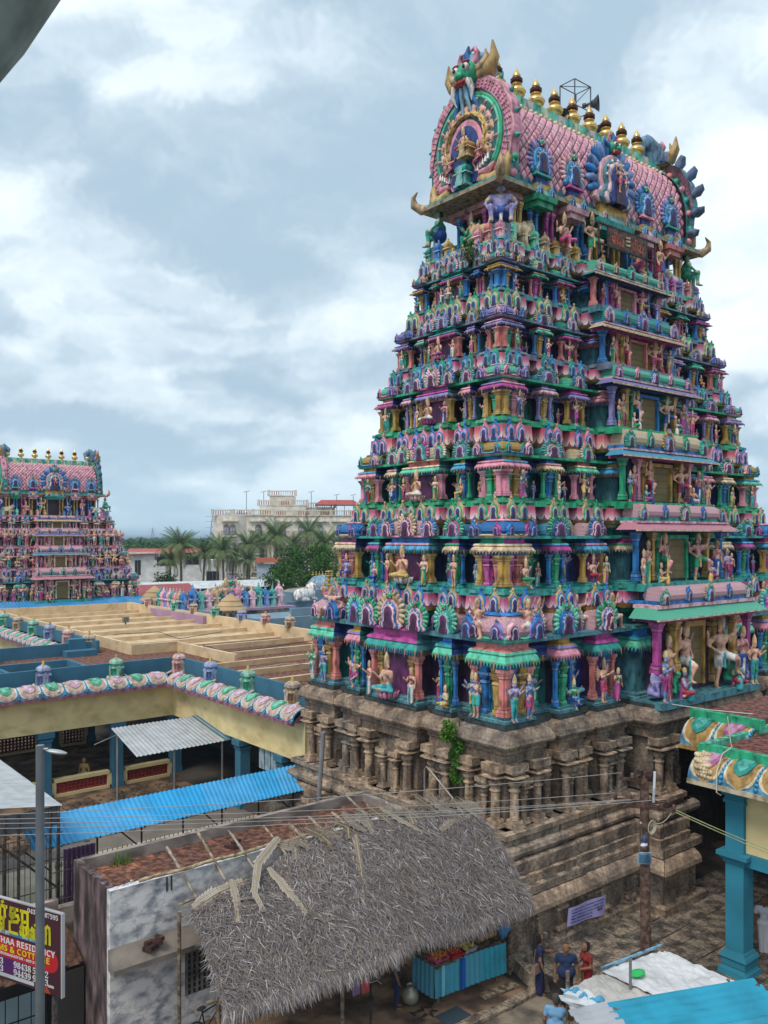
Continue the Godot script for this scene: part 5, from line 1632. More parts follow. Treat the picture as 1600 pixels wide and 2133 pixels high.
# one moulded course of the plan, cut into separate stones on the two faces towards the street
func course(parent: Node, pl: Dictionary, prof: Array, length: float, dark := 0.0) -> void:
	var rings := []
	for p in prof:
		rings.append(offset_ring(pl.pts, p[0]))
	var k: int = pl.pts.size()
	var hid := Shape.new()
	for i in k:
		var e := (i + 1) % k
		var a: Vector2 = pl.pts[i]
		var b: Vector2 = pl.pts[e]
		var dir := (b - a).normalized()
		var nor := Vector2(-dir.y, dir.x)
		var l := a.distance_to(b)
		var cuts := [0.0]
		var seen := nor.y > 0.5 or nor.x < -0.5 or l < 1.2
		if seen:
			while l - cuts[-1] > length * 1.5:
				cuts.append(cuts[-1] + length * rng.randf_range(0.7, 1.25))
		cuts.append(l)
		for m in cuts.size() - 1:
			var s0: float = cuts[m]
			var s1: float = cuts[m + 1]
			var jut := rng.randf_range(-0.012, 0.02) if seen else 0.0
			var s := Shape.new() if seen else hid
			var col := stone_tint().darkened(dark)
			var pts := [[], []]
			for j in prof.size():
				var o: float = prof[j][0] + jut
				var p: Vector2 = rings[j][i] + nor * jut if m == 0 else a + dir * (s0 + 0.008) + nor * o
				var q: Vector2 = rings[j][e] + nor * jut if m == cuts.size() - 2 else a + dir * (s1 - 0.008) + nor * o
				pts[0].append(MID + Vector3(p.x, prof[j][1], p.y))
				pts[1].append(MID + Vector3(q.x, prof[j][1], q.y))
			# the gateway stays open
			if nor.y > 0.5 and prof[0][1] < 5.0 and absf((pts[0][0].x + pts[1][0].x) / 2 - MID.x) < 1.9 and length < 5.0:
				continue
			var side := Color(0.6, 0.56, 0.5) if nor.x < -0.5 and pts[0][0].z < MID.z - 1.2 else col
			for j in prof.size() - 1:
				s.quad(pts[0][j], pts[1][j], pts[1][j + 1], pts[0][j + 1], col)
			for f in [0, 1]:
				var back: Vector3 = Vector3(nor.x, 0, nor.y) * -0.25
				for j in prof.size() - 1:
					var p0: Vector3 = pts[f][j]
					var p1: Vector3 = pts[f][j + 1]
					if f == 0:
						s.quad(p0 + back, p0, p1, p1 + back, side)
					else:
						s.quad(p0, p0 + back, p1 + back, p1, side)
			if seen:
				part(parent, "stone", s, mats.stone)
	if hid.v.size():
		part(parent, "rear_course", hid, mats.stone)

func granite_base(tower: Node) -> void:
	var front := []
	for r in FRONT:
		front.append([r[0], r[1] * 1.0 + (0.65 if r[2] == "middle" else 0.0), r[2]])
	var pl := plan(9.85, 5.3, front, SIDE)
	var core := Shape.new()
	for e in [-1, 1]:
		core.box(MID + Vector3(minf(e * 2.0, e * 9.3), 0, -4.8), MID + Vector3(maxf(e * 2.0, e * 9.3), 6.0, 4.75), Color(0.12, 0.1, 0.09))
	core.box(MID + Vector3(-9.3, 5.2, -4.75), MID + Vector3(9.3, 6.52, 4.7), Color(0.2, 0.17, 0.15))
	core.box(MID + Vector3(-2.0, 0, -4.7), MID + Vector3(2.0, 5.2, -4.2), Color(0.03, 0.03, 0.03))
	var base := part(tower, "granite_base", core, mats.stone)
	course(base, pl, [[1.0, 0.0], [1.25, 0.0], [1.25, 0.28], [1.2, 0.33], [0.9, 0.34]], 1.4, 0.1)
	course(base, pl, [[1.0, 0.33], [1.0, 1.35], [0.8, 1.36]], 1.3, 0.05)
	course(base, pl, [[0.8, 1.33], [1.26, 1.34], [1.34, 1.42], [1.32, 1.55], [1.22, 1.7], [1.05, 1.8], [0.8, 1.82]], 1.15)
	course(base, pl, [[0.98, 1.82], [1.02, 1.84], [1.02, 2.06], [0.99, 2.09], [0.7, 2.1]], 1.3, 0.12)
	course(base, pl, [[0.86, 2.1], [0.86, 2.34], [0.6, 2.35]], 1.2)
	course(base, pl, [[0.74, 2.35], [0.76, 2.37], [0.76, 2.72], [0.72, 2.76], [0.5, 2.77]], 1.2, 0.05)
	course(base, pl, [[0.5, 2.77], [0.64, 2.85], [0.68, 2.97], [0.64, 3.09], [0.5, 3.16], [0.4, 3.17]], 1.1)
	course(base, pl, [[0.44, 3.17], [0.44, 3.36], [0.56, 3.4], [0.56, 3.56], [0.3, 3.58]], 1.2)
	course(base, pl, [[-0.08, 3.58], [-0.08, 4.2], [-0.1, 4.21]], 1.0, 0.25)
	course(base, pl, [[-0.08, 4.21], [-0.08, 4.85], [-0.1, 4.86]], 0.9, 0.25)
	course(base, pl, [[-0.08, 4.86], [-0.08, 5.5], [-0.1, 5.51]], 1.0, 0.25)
	course(base, pl, [[0.0, 5.5], [0.1, 5.52], [0.1, 5.78], [0.16, 5.82], [0.16, 6.0], [-0.2, 6.02]], 1.3, 0.2)
	course(base, pl, [[0.0, 5.98], [0.33, 6.02], [0.37, 6.1], [0.34, 6.25], [0.24, 6.42], [0.05, 6.52], [-0.6, 6.54]], 1.6, 0.18)
	var dk := Shape.new()
	sweep(dk, plan(9.9, 5.35, front, SIDE), [[-0.3, 6.54, C.slate], [0.02, 6.54, Color(0.05, 0.065, 0.07)], [0.02, 6.66, Color(0.05, 0.065, 0.07)], [-0.5, 6.672]], MID)
	dk.box(MID + Vector3(-9.6, 6.5, -5), MID + Vector3(9.6, 6.665, 5), Color(0.05, 0.065, 0.07))
	part(base, "ledge", dk, mats.paint)
	# engaged columns, and the small niches of the plinth
	var pm := []
	for i in 3:
		var s := stone_pilaster()
		var col := [Color(0.58, 0.465, 0.37), Color(0.49, 0.42, 0.37), Color(0.65, 0.5, 0.37)][i] as Color
		for j in s.c.size():
			s.c[j] = col
		pm.append(s.mesh())
	var br := Shape.new()
	br.box(Vector3(-0.16, 0, -0.1), Vector3(0.16, 0.2, 0.16), Color(0.6, 0.49, 0.39), 0.02)
	br.box(Vector3(-0.24, 0.2, -0.1), Vector3(0.24, 0.3, 0.2), Color(0.6, 0.49, 0.39), 0.02)
	br.box(Vector3(-0.12, 0.3, -0.1), Vector3(0.12, 1.0, 0.08), Color(0.6, 0.49, 0.39))
	br.box(Vector3(-0.3, 0.82, -0.1), Vector3(0.3, 0.9, 0.2), Color(0.6, 0.49, 0.39), 0.02)
	br.box(Vector3(-0.2, 0.9, -0.1), Vector3(0.2, 1.0, 0.14), Color(0.6, 0.49, 0.39))
	var brm := br.mesh()
	for face in ["front", "side"]:
		var half := 9.85 if face == "front" else 5.3
		for b in bays_of(front if face == "front" else SIDE, half):
			if b.kind == "middle" and face == "front":
				for x in [-0.47, -0.38, 0.38, 0.47]:
					inst(base, "pilaster", pm[rng.randi() % 3], mats.stone, on_face(MID, face, b.mid + x * b.w, 3.57, b.p + 0.1, 9.85, 5.3, Vector3(1.25, 1.95, 1.25)))
				continue
			var cnt := 2 if b.w < 0.9 else (3 if b.w < 1.9 else 4)
			for i in cnt:
				var f := (i + 0.5) / cnt - 0.5
				var big: bool = i == 0 or i == cnt - 1
				inst(base, "pilaster", pm[rng.randi() % 3], mats.stone, on_face(MID, face, b.mid + f * b.w, 3.57, b.p + (0.14 if big else 0.04), 9.85, 5.3, Vector3(1.25, 1.95, 1.25) if big else Vector3(0.85, 1.4, 0.9)))
			if b.kind in ["corner", "hall", "nook"] or b.w > 1.0:
				for e in [-0.3, 0.3]:
					inst(base, "small_pilaster", brm, mats.stone, on_face(MID, face, b.mid + e * b.w, 0.34, b.p + 1.06, 9.85, 5.3, Vector3(0.95, 1.0, 0.9)))

# ---------------------------------------------------------------- ground
func ground() -> void:
	var s := Shape.new()
	s.quad(Vector3(-3000, -0.02, 3000), Vector3(3000, -0.02, 3000), Vector3(3000, -0.02, -4000), Vector3(-3000, -0.02, -4000), Color(0.15, 0.12, 0.085))
	var g := thing("ground", "", "", Vector3.ZERO, "", "structure", true)
	part(g, "earth", s, mats.soil)
	s = Shape.new()
	var at := Vector3(-6, 0, 6)
	g = thing("road", "", "", at, "", "structure")
	s.quad(Vector3(-16, 0.0, 14), Vector3(12, 0.0, 14), Vector3(12, 0.0, 2.4), Vector3(-16, 0.0, 2.0), Color(0.25, 0.215, 0.18))
	part(g, "road_surface", s, mats.soil)
	# worn stone paving between the tower and the street, laid slab by slab
	g = thing("pavement", "", "", Vector3(3, 0, 5), "", "structure")
	s = Shape.new()
	s.quad(Vector3(-1.0, 0.004, 14), Vector3(16, 0.004, 14), Vector3(16, 0.004, -4.0), Vector3(-1.0, 0.004, -4.0), Color(0.06, 0.05, 0.045))
	part(g, "bedding", s, mats.soil)
	var z := 0.7
	while z < 9.6:
		var d := rng.randf_range(0.55, 0.95)
		var x := rng.randf_range(-0.6, 0.2)
		while x < 10.5:
			var w := rng.randf_range(0.7, 1.6)
			s = Shape.new()
			var y := rng.randf_range(0.02, 0.045)
			var col := Color(0.25, 0.22, 0.19).lerp(Color(0.38, 0.325, 0.265), rng.randf()).lerp(Color(0.2, 0.2, 0.2), rng.randf() * 0.4)
			var j := func() -> float: return rng.randf_range(0.0, 0.025)
			var p := [Vector3(x + j.call(), y, z + d - j.call()), Vector3(x + w - 0.02 - j.call(), y, z + d - 0.01 - j.call()), Vector3(x + w - 0.02 - j.call(), y, z + j.call()), Vector3(x + j.call(), y, z + j.call())]
			s.quad(p[0], p[1], p[2], p[3], col)
			for i in 4:
				var a: Vector3 = p[i]
				var b: Vector3 = p[(i + 1) % 4]
				s.quad(Vector3(a.x, 0, a.z), Vector3(b.x, 0, b.z), b, a, col)
			part(g, "paving_slab", s, mats.stone)
			x += w
		z += d
	# bare earth under the thatch, a low rounded kerb
	s = Shape.new()
	g = thing("earth_path", "", "", Vector3(-6, 0, 0), "", "structure")
	s.quad(Vector3(-14, 0.012, 2.05), Vector3(-1.2, 0.012, 1.9), Vector3(-0.6, 0.012, -3), Vector3(-14, 0.012, -3), Color(0.26, 0.175, 0.12))
	part(g, "trodden_earth", s, mats.soil)
	s = Shape.new()
	g = thing("kerb", "", "", Vector3(-2, 0, 2), "", "structure")
	for i in 9:
		var x := -8.2 + i * 0.85
		s.bar(Vector3(x, 0.03, 2.02 + 0.06 * sin(i * 2.0)), Vector3(x + 0.83, 0.03, 2.0 + 0.06 * sin(i * 2.0 + 2.0)), 0.3, 0.1, Color(0.36, 0.3, 0.24))
	part(g, "kerb_stone", s, mats.stone)
	# courtyard soil and the pale strip of paving beyond the fence
	s = Shape.new()
	g = thing("courtyard_ground", "", "", Vector3(-6, 0, -18), "", "structure")
	s.quad(Vector3(-30, 0.02, -9), Vector3(3, 0.02, -9), Vector3(3, 0.02, -60), Vector3(-30, 0.02, -60), Color(0.22, 0.15, 0.105))
	part(g, "bare_soil", s, mats.soil)
	for i in 60:
		s = Shape.new()
	s = Shape.new()
	for i in 500:
		var p := Vector3(rng.randf_range(-9, 0), 0.03, rng.randf_range(-23, -17))
		var r := rng.randf_range(0.03, 0.14)
		s.ball(p, Vector3(r, r * 0.6, r), Color(0.2, 0.14, 0.1).lerp(Color(0.1, 0.08, 0.06), rng.randf()), 5, 3)
	tag(part(g, "clods", s, mats.soil), "", "", "", "stuff")
	s = Shape.new()
	g = thing("walkway", "", "", Vector3(-5, 0, -14), "", "structure")
	s.box(Vector3(-12, 0, -15.4), Vector3(4, 0.12, -12.2), Color(0.5, 0.44, 0.33))
	s.box(Vector3(-12, 0, -17.1), Vector3(4, 0.05, -15.41), Color(0.2, 0.18, 0.16))
	part(g, "paved_strip", s, mats.wall)

# ---------------------------------------------------------------- the painted cornice
# one hanging lotus petal of a curved cornice, unit wide, from (0, 0) down to (out, -drop)
func cornice_petal(w: float, out: float, drop: float, cols: Array) -> Mesh:
	var s := Shape.new()
	var rows := 9
	var curve := func(v: float, lift: float) -> Vector2:
		var a := v * PI * 0.5
		var n := Vector2(sin(a) * drop, cos(a) * out).normalized()
		return Vector2(sin(a) * out, (cos(a) - 1.0) * drop) + Vector2(n.x * 0.6 + 0.2, n.y).normalized() * lift
	var widths := [func(_v: float) -> float: return 0.5, func(v: float) -> float: return 0.45 * sqrt(maxf(0.0, 1.0 - pow(maxf(v - 0.58, 0.0) / 0.4, 2.0))) + 0.02, func(v: float) -> float: return 0.4 * sqrt(maxf(0.0, 1.0 - pow(maxf(v - 0.5, 0.0) / 0.42, 2.0))), func(v: float) -> float: return 0.27 * sqrt(maxf(0.0, 1.0 - pow(maxf(v - 0.3, 0.0) / 0.36, 2.0))), func(v: float) -> float: return 0.18 * sqrt(maxf(0.0, 1.0 - pow(maxf(v - 0.22, 0.0) / 0.3, 2.0)))]
	for k in widths.size():
		var lift := [0.0, 0.03, 0.045, 0.085, 0.1][k] as float
		for r in rows:
			var v0 := r / float(rows)
			var v1 := (r + 1) / float(rows)
			var w0: float = widths[k].call(v0) * w
			var w1: float = widths[k].call(v1) * w
			if w0 <= 0.001 and w1 <= 0.001:
				continue
			var p0: Vector2 = curve.call(v0, lift)
			var p1: Vector2 = curve.call(v1, lift)
			s.quad(Vector3(-w1, p1.y, p1.x), Vector3(w1, p1.y, p1.x), Vector3(w0, p0.y, p0.x), Vector3(-w0, p0.y, p0.x), cols[k])
			var b0: Vector2 = curve.call(v0, 0.0)
			var b1: Vector2 = curve.call(v1, 0.0)
			if k > 0:
				s.quad(Vector3(-w1, b1.y, b1.x), Vector3(-w1, p1.y, p1.x), Vector3(-w0, p0.y, p0.x), Vector3(-w0, b0.y, b0.x), cols[k])
				s.quad(Vector3(w1, p1.y, p1.x), Vector3(w1, b1.y, b1.x), Vector3(w0, b0.y, b0.x), Vector3(w0, p0.y, p0.x), cols[k])
	for i in 7:
		var v := 0.15 + i * 0.125
		var p: Vector2 = curve.call(v, 0.02)
		s.ball(Vector3(w * 0.5, p.y, p.x), Vector3(0.045, 0.045, 0.04) * (1.0 + v * 0.6), cols[5], 6, 3)
	return s.mesh()

# a run of cornice along +x of a frame; out is the frame's +z
func cornice_run(parent: Node, fr: Transform3D, length: float, w: float, out: float, drop: float, sets: Array, lip: Color) -> void:
	var n := int(length / w)
	var ms := []
	for c in sets:
		ms.append(cornice_petal(length / n, out, drop, c))
	for i in n:
		inst(parent, "cornice_petal", ms[i % ms.size()], mats.paint, fr * Transform3D(Basis(), Vector3((i + 0.5) * length / n, 0, 0)))
	var s := Shape.new()
	s.at = fr
	s.box(Vector3(0, -drop - 0.13, out - 0.1), Vector3(length, -drop + 0.005, out + 0.05), lip)
	s.box(Vector3(0, -drop - 0.03, -0.05), Vector3(length, -drop - 0.001, out - 0.08), lip)
	for e in [0.0, length]:
		s.tri(Vector3(e, 0, 0), Vector3(e, -drop, out), Vector3(e, -drop, 0), lip)
	part(parent, "cornice_lip", s, mats.paint)

func turret(col: Color) -> Mesh:
	var s := Shape.new()
	var lite := col.lerp(Color.WHITE, 0.25)
	s.box(Vector3(-0.22, 0, -0.22), Vector3(0.22, 0.55, 0.22), Color(0.13, 0.02, 0.05))
	for x in [-0.2, 0.2]:
		for z in [-0.2, 0.2]:
			s.box(Vector3(x - 0.06, 0, z - 0.06), Vector3(x + 0.06, 0.55, z + 0.06), col)
	s.box(Vector3(-0.34, 0.55, -0.34), Vector3(0.34, 0.64, 0.34), lite, 0.03)
	s.box(Vector3(-0.27, 0.64, -0.27), Vector3(0.27, 0.72, 0.27), col)
	s.lathe([[0.28, 0.72], [0.35, 0.8], [0.33, 0.92], [0.22, 1.02], [0.1, 1.06]], 12, [lite], 0.4)
	for i in 4:
		s.at = Transform3D(Basis(Vector3.UP, i * PI / 2), Vector3.ZERO)
		s.slab(arch(0.16, 0.3, 0.3), 0.24, 0.38, lite, col)
	s.at = Transform3D()
	s.lathe([[0.1, 1.05], [0.13, 1.1], [0.05, 1.14], [0.09, 1.19], [0.0, 1.32]], 8, [Color(0.6, 0.42, 0.12)])
	return s.mesh()

const CREAM := Color(0.68, 0.52, 0.33)
const SEA := Color(0.045, 0.17, 0.28)
const WALLY := Color(0.78, 0.64, 0.34)
const TERRA := Color(0.25, 0.11, 0.08)

func spout(parent: Node, p: Vector3, dir: Vector3) -> void:
	var s := Shape.new()
	s.tube([p, p + dir * 0.9 + Vector3(0, -0.35, 0)], 0.06, 8, Color(0.6, 0.6, 0.56))
	part(parent, "drain_spout", s, mats.matte)

# the colonnaded hall round the courtyard, its flat roof ribbed with beams
func courtyard_hall() -> void:
	var g := thing("colonnade_hall", "long flat roofed temple hall with yellow beams, blue pillars and painted lotus cornice", "hall", Vector3(4, 0, -30))
	var s := Shape.new()
	# yellow beams of the wings that meet in the corner of the courtyard
	s.box(Vector3(-22, 3.2, -24.2), Vector3(0.4, 4.9, -23.7), WALLY)
	s.box(Vector3(0.4, 3.2, -24.2), Vector3(0.9, 4.9, -11.4), WALLY)
	s.box(Vector3(-0.5, 3.2, -60), Vector3(0.0, 4.9, -33.9), WALLY)
	s.box(Vector3(-22, 3.2, -34.0), Vector3(-0.5, 4.9, -33.5), WALLY)
	part(g, "beam", s, mats.plaster)
	s = Shape.new()
	s.box(Vector3(-22, 4.92, -33.4), Vector3(0.4, 5.4, -24.1), TERRA)
	s.box(Vector3(0.41, 4.92, -60), Vector3(13.2, 5.4, -11.4), TERRA)
	part(g, "roof_slab", s, mats.tile)
	var petals := []
	var rose := [Color(0.1, 0.36, 0.6), Color(0.72, 0.7, 0.68), Color(0.6, 0.44, 0.36), Color(0.62, 0.4, 0.5), Color(0.7, 0.52, 0.62), Color(0.09, 0.4, 0.66)]
	var leafy := [Color(0.1, 0.36, 0.6), Color(0.72, 0.7, 0.68), Color(0.6, 0.44, 0.36), Color(0.06, 0.42, 0.26), Color(0.2, 0.55, 0.4), Color(0.09, 0.4, 0.66)]
	petals = [rose, leafy]
	var lip := Color(0.34, 0.14, 0.22)
	cornice_run(g, Transform3D(Basis(), Vector3(-22, 5.45, -23.72)), 21.9, 1.0, 0.62, 0.5, petals, lip)
	cornice_run(g, Transform3D(Basis(Vector3.UP, -PI / 2), Vector3(0.42, 5.45, -23.2)), 11.8, 1.0, 0.62, 0.5, petals, lip)
	cornice_run(g, Transform3D(Basis(Vector3.UP, -PI / 2), Vector3(-0.5, 5.45, -60)), 26.5, 1.0, 0.62, 0.5, petals, lip)
	# blue parapets
	s = Shape.new()
	s.box(Vector3(-22, 5.4, -24.3), Vector3(0.55, 6.12, -24.12), SEA)
	s.box(Vector3(0.86, 5.4, -24.3), Vector3(1.04, 6.12, -11.4), SEA)
	s.box(Vector3(0.1, 5.4, -60), Vector3(0.28, 6.12, -33.6), SEA)
	s.box(Vector3(-22, 5.4, -33.5), Vector3(-0.3, 6.12, -33.3), SEA)
	s.box(Vector3(-7.2, 5.4, -28.8), Vector3(-3.2, 5.85, -28.6), SEA)
	s.box(Vector3(-3.4, 5.4, -28.6), Vector3(-3.2, 5.85, -24.4), SEA)
	s.box(Vector3(-6.9, 5.4, -28.55), Vector3(-6.7, 5.7, -24.4), SEA)
	for p in [Vector3(-1.2, 0, -33.6), Vector3(-6.6, 0, -33.6)]:
		s.box(Vector3(p.x - 0.5, 5.4, p.z - 0.3), Vector3(p.x + 0.5, 6.35, p.z + 0.4), SEA)
		s.box(Vector3(p.x - 0.9, 5.4, p.z + 0.4), Vector3(p.x + 0.9, 5.75, p.z + 1.2), SEA)
	part(g, "parapet", s, mats.wall)
	# cream roof beams
	for z in [-26.5, -30.2, -34.0, -37.8, -41.6, -45.6, -49.6, -53.6, -57.4]:
		s = Shape.new()
		s.box(Vector3(1.5 if z < -31 else 4.4, 5.4, z - 0.12), Vector3(12.8, 5.72, z + 0.12), CREAM)
		part(g, "roof_beam", s, mats.plaster)
	for z in [-14.4, -17.4, -20.4, -23.4]:
		s = Shape.new()
		s.box(Vector3(1.3, 5.4, z - 0.12), Vector3(12.8, 5.68, z + 0.12), CREAM)
		part(g, "roof_beam", s, mats.plaster)
	s = Shape.new()
	s.box(Vector3(1.3, 5.4, -60), Vector3(1.5, 6.05, -31.4), CREAM)
	s.box(Vector3(1.3, 5.4, -31.4), Vector3(4.4, 6.0, -31.2), CREAM)
	s.box(Vector3(4.2, 5.4, -31.2), Vector3(4.4, 5.97, -24.0), CREAM)
	s.box(Vector3(12.82, 5.0, -60), Vector3(13.1, 6.25, -11.4), CREAM)
	s.box(Vector3(1.5, 5.4, -60.2), Vector3(12.9, 6.2, -60), CREAM)
	s.box(Vector3(1.5, 5.4, -60), Vector3(12.8, 5.44, -33.0), CREAM.darkened(0.08))
	part(g, "roof_edge", s, mats.plaster)
	# turrets on the parapets
	var tc := [Color(0.14, 0.2, 0.45), Color(0.05, 0.38, 0.24), Color(0.55, 0.27, 0.25), Color(0.13, 0.22, 0.5), Color(0.05, 0.4, 0.26), Color(0.42, 0.27, 0.15)]
	var tm := []
	for c in tc:
		tm.append(turret(c))
	var k := 0
	for p in [Vector3(-13.2, 5.4, -23.95), Vector3(-9.6, 5.4, -23.95), Vector3(-6.05, 5.4, -23.95), Vector3(-2.5, 5.4, -23.95)]:
		inst(g, "turret", tm[[0, 1, 0, 1][k]], mats.paint, Transform3D(Basis.from_scale(Vector3(0.88, 0.92, 0.88)), p))
		for e in [-0.45, 0.45]:
			spout(g, p + Vector3(e, 0.1, 0), Vector3(0, 0, 1))
		k += 1
	k = 2
	for z in [-23.6, -20.1, -16.5, -12.8]:
		inst(g, "turret", tm[k], mats.paint, Transform3D(Basis.from_scale(Vector3(0.88, 0.92, 0.88)), Vector3(0.72, 5.4, z)))
		for e in [-0.45, 0.45]:
			spout(g, Vector3(0.72, 5.5, z + e), Vector3(-1, 0, 0))
		k += 1
	k = 2
	for z in [-56.5, -53.0, -49.3, -45.6, -42.0, -38.3, -34.6]:
		inst(g, "turret", tm[[2, 4, 5, 4, 0, 2, 5][k - 2]], mats.paint, Transform3D(Basis(), Vector3(0.0, 5.4, z)))
		for e in [-0.45, 0.45]:
			spout(g, Vector3(-0.1, 5.5, z + e), Vector3(-1, 0, 0))
		k += 1
	for z in [-55.5, -50.0, -46.5, -42.8, -38.6, -35.2, -32.0, -27.0]:
		inst(g, "turret", tm[[5, 2, 4, 5, 1, 0, 2, 5][k % 8]], mats.paint, Transform3D(Basis.from_scale(Vector3(0.9, 0.7, 0.9)), Vector3(12.96, 6.2, z)))
		k += 1
	# pillars, the pierced red screens between them, the dark back wall
	for p in [Vector2(-13.1, -23.95), Vector2(-9.6, -23.95), Vector2(-6.0, -23.95), Vector2(-2.5, -23.95), Vector2(0.65, -23.95), Vector2(0.65, -16.9), Vector2(0.65, -13.3), Vector2(-9.6, -33.7), Vector2(-6.0, -33.7), Vector2(-2.5, -33.7), Vector2(-0.3, -33.7)]:
		s = Shape.new()
		s.box(Vector3(p.x - 0.3, 0, p.y - 0.3), Vector3(p.x + 0.3, 0.5, p.y + 0.3), SEA, 0.03)
		s.box(Vector3(p.x - 0.25, 0.5, p.y - 0.25), Vector3(p.x + 0.25, 2.75, p.y + 0.25), SEA)
		s.box(Vector3(p.x - 0.3, 2.75, p.y - 0.3), Vector3(p.x + 0.3, 2.86, p.y + 0.3), SEA)
		s.box(Vector3(p.x - 0.38, 2.92, p.y - 0.34), Vector3(p.x + 0.38, 3.19, p.y + 0.34), SEA)
		part(g, "pillar", s, mats.wall)
	for seg in [[-5.6, -2.9, -23.95, 0.55], [-2.1, 0.3, -23.95, 0.55], [-9.2, -6.4, -23.95, 0.55], [-9.2, -6.4, -33.6, 1.0], [-5.6, -2.9, -33.6, 1.0], [-2.1, -0.6, -33.6, 1.0]]:
		s = Shape.new()
		var red := Color(0.33, 0.035, 0.03) if seg[2] > -30 else Color(0.16, 0.05, 0.035)
		s.box(Vector3(seg[0], 0.0, seg[2] - 0.16), Vector3(seg[1], 0.16, seg[2] + 0.16), WALLY)
		s.box(Vector3(seg[0], 0.16 + seg[3], seg[2] - 0.18), Vector3(seg[1], 0.32 + seg[3], seg[2] + 0.18), WALLY)
		for e in [0, 1]:
			s.box(Vector3(seg[e] - 0.1, 0.16, seg[2] - 0.16), Vector3(seg[e] + 0.1, 0.16 + seg[3], seg[2] + 0.16), WALLY)
		var sc := part(g, "screen_wall", s, mats.wall)
		s = Shape.new()
		var n := int((seg[1] - seg[0]) / 0.2)
		for i in n + 1:
			var x := lerpf(seg[0] + 0.1, seg[1] - 0.1, i / float(n))
			s.box(Vector3(x - 0.05, 0.16, seg[2] - 0.05), Vector3(x + 0.05, 0.16 + seg[3], seg[2] + 0.05), red)
		for i in int(seg[3] / 0.18) + 1:
			s.box(Vector3(seg[0], 0.18 + i * 0.18, seg[2] - 0.053), Vector3(seg[1], 0.25 + i * 0.18, seg[2] + 0.053), red)
		part(sc, "pierced_screen", s, mats.wall)
	s = Shape.new()
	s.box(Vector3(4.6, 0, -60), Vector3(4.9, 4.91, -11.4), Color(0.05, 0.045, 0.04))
	s.box(Vector3(0.5, 0.03, -60), Vector3(4.6, 0.2, -11.4), Color(0.08, 0.07, 0.06))
	s.box(Vector3(-0.4, 0, -60), Vector3(-0.1, 3.2, -44), Color(0.2, 0.17, 0.1))
	part(g, "inner_wall", s, mats.wall)
	# the blue door frame with an arch, under the right wing
	s = Shape.new()
	for z in [-14.9, -14.4, -13.9]:
		s.box(Vector3(0.6, 2.2, z - 0.45), Vector3(0.66, 3.1, z - 0.02), Color(0.3, 0.42, 0.5))
	part(g, "fanlight", s, mats.paint)

func roof_clutter() -> void:
	var black := Color(0.05, 0.045, 0.04)
	for a in [[[Vector3(3.0, 5.86, -38.3), Vector3(6.0, 5.84, -38.2), Vector3(7.0, 5.46, -36.5), Vector3(9.5, 5.84, -35.3)], "dark cable trailing across the ribbed hall roof from left to right"], [[Vector3(5.0, 5.85, -29.3), Vector3(6.2, 5.45, -28.4), Vector3(8.0, 5.85, -26.3), Vector3(12.8, 6.2, -25.6)], "black cable looping over the nearer roof beams"], [[Vector3(2.0, 5.45, -21.5), Vector3(5.0, 5.8, -20.4), Vector3(9.0, 5.46, -19.0), Vector3(12.8, 6.25, -18.0)], "pale cable crossing the reddish part of the hall roof"]]:
		var g := thing("roof_cable", a[1], "cable", a[0][0])
		var cv := Curve3D.new()
		for i in a[0].size():
			cv.add_point(a[0][i], Vector3(-0.5, 0, 0.3), Vector3(0.5, 0, -0.3))
		var s := Shape.new()
		var pts := []
		for i in 33:
			pts.append(cv.sample_baked(cv.get_baked_length() * i / 32.0))
		s.tube(pts, 0.022, 5, black if "pale" not in a[1] else Color(0.5, 0.48, 0.42), false)
		part(g, "cable", s, mats.matte)
	var g := thing("roof_floodlight", "small square floodlight standing on a cream beam of the hall roof", "floodlight", Vector3(6.4, 5.84, -44.6))
	var s := Shape.new()
	s.box(Vector3(6.15, 5.95, -44.7), Vector3(6.65, 6.4, -44.5), Color(0.4, 0.36, 0.3))
	s.box(Vector3(6.22, 6.0, -44.49), Vector3(6.58, 6.34, -44.47), Color(0.2, 0.2, 0.2))
	s.box(Vector3(6.35, 5.82, -44.65), Vector3(6.45, 5.95, -44.55), Color(0.2, 0.17, 0.15))
	part(g, "lamp", s, mats.metal)

# a sheet of corrugated metal between four corners (a-b the eave, d-c the upper edge)
func corrugated(parent: Node, called: String, a: Vector3, b: Vector3, c: Vector3, d: Vector3, col: Color, pitch := 0.2, depth := 0.035, m: Material = null) -> void:
	var n := int((b - a).length() / pitch) * 4
	var nor := (b - a).cross(d - a).normalized()
	var sheets := maxi(1, int(round((b - a).length() / 1.05)))
	var at := 0
	for k in sheets:
		var s := Shape.new()
		var to := int(n * (k + 1) / float(sheets))
		var lift := nor * (0.004 if k % 2 else 0.0)
		var tone := col.lerp(Color.WHITE, rng.randf_range(0.0, 0.06)).darkened(rng.randf_range(0.0, 0.06))
		for i in range(at, to):
			var f := i / float(n)
			var g := (i + 1) / float(n)
			var u := [0.0, 1.0, 1.0, 0.0, 0.0][i % 4] as float
			var w := [0.0, 1.0, 1.0, 0.0, 0.0][i % 4 + 1] as float
			var p0 := a.lerp(b, f) + nor * u * depth + lift
			var p1 := a.lerp(b, g) + nor * w * depth + lift
			var q1 := d.lerp(c, g) + nor * w * depth + lift
			var q0 := d.lerp(c, f) + nor * u * depth + lift
			s.quad(p0, p1, q1, q0, tone)
			s.quad(p1 - nor * 0.006, p0 - nor * 0.006, q0 - nor * 0.006, q1 - nor * 0.006, tone)
		at = to
		part(parent, called, s, m if m else mats.sheet)

func post(parent: Node, called: String, a: Vector3, b: Vector3, r: float, col: Color, m: Material = null) -> MeshInstance3D:
	var s := Shape.new()
	s.tube([a, b], r, 8, col)
	return part(parent, called, s, m if m else mats.metal)

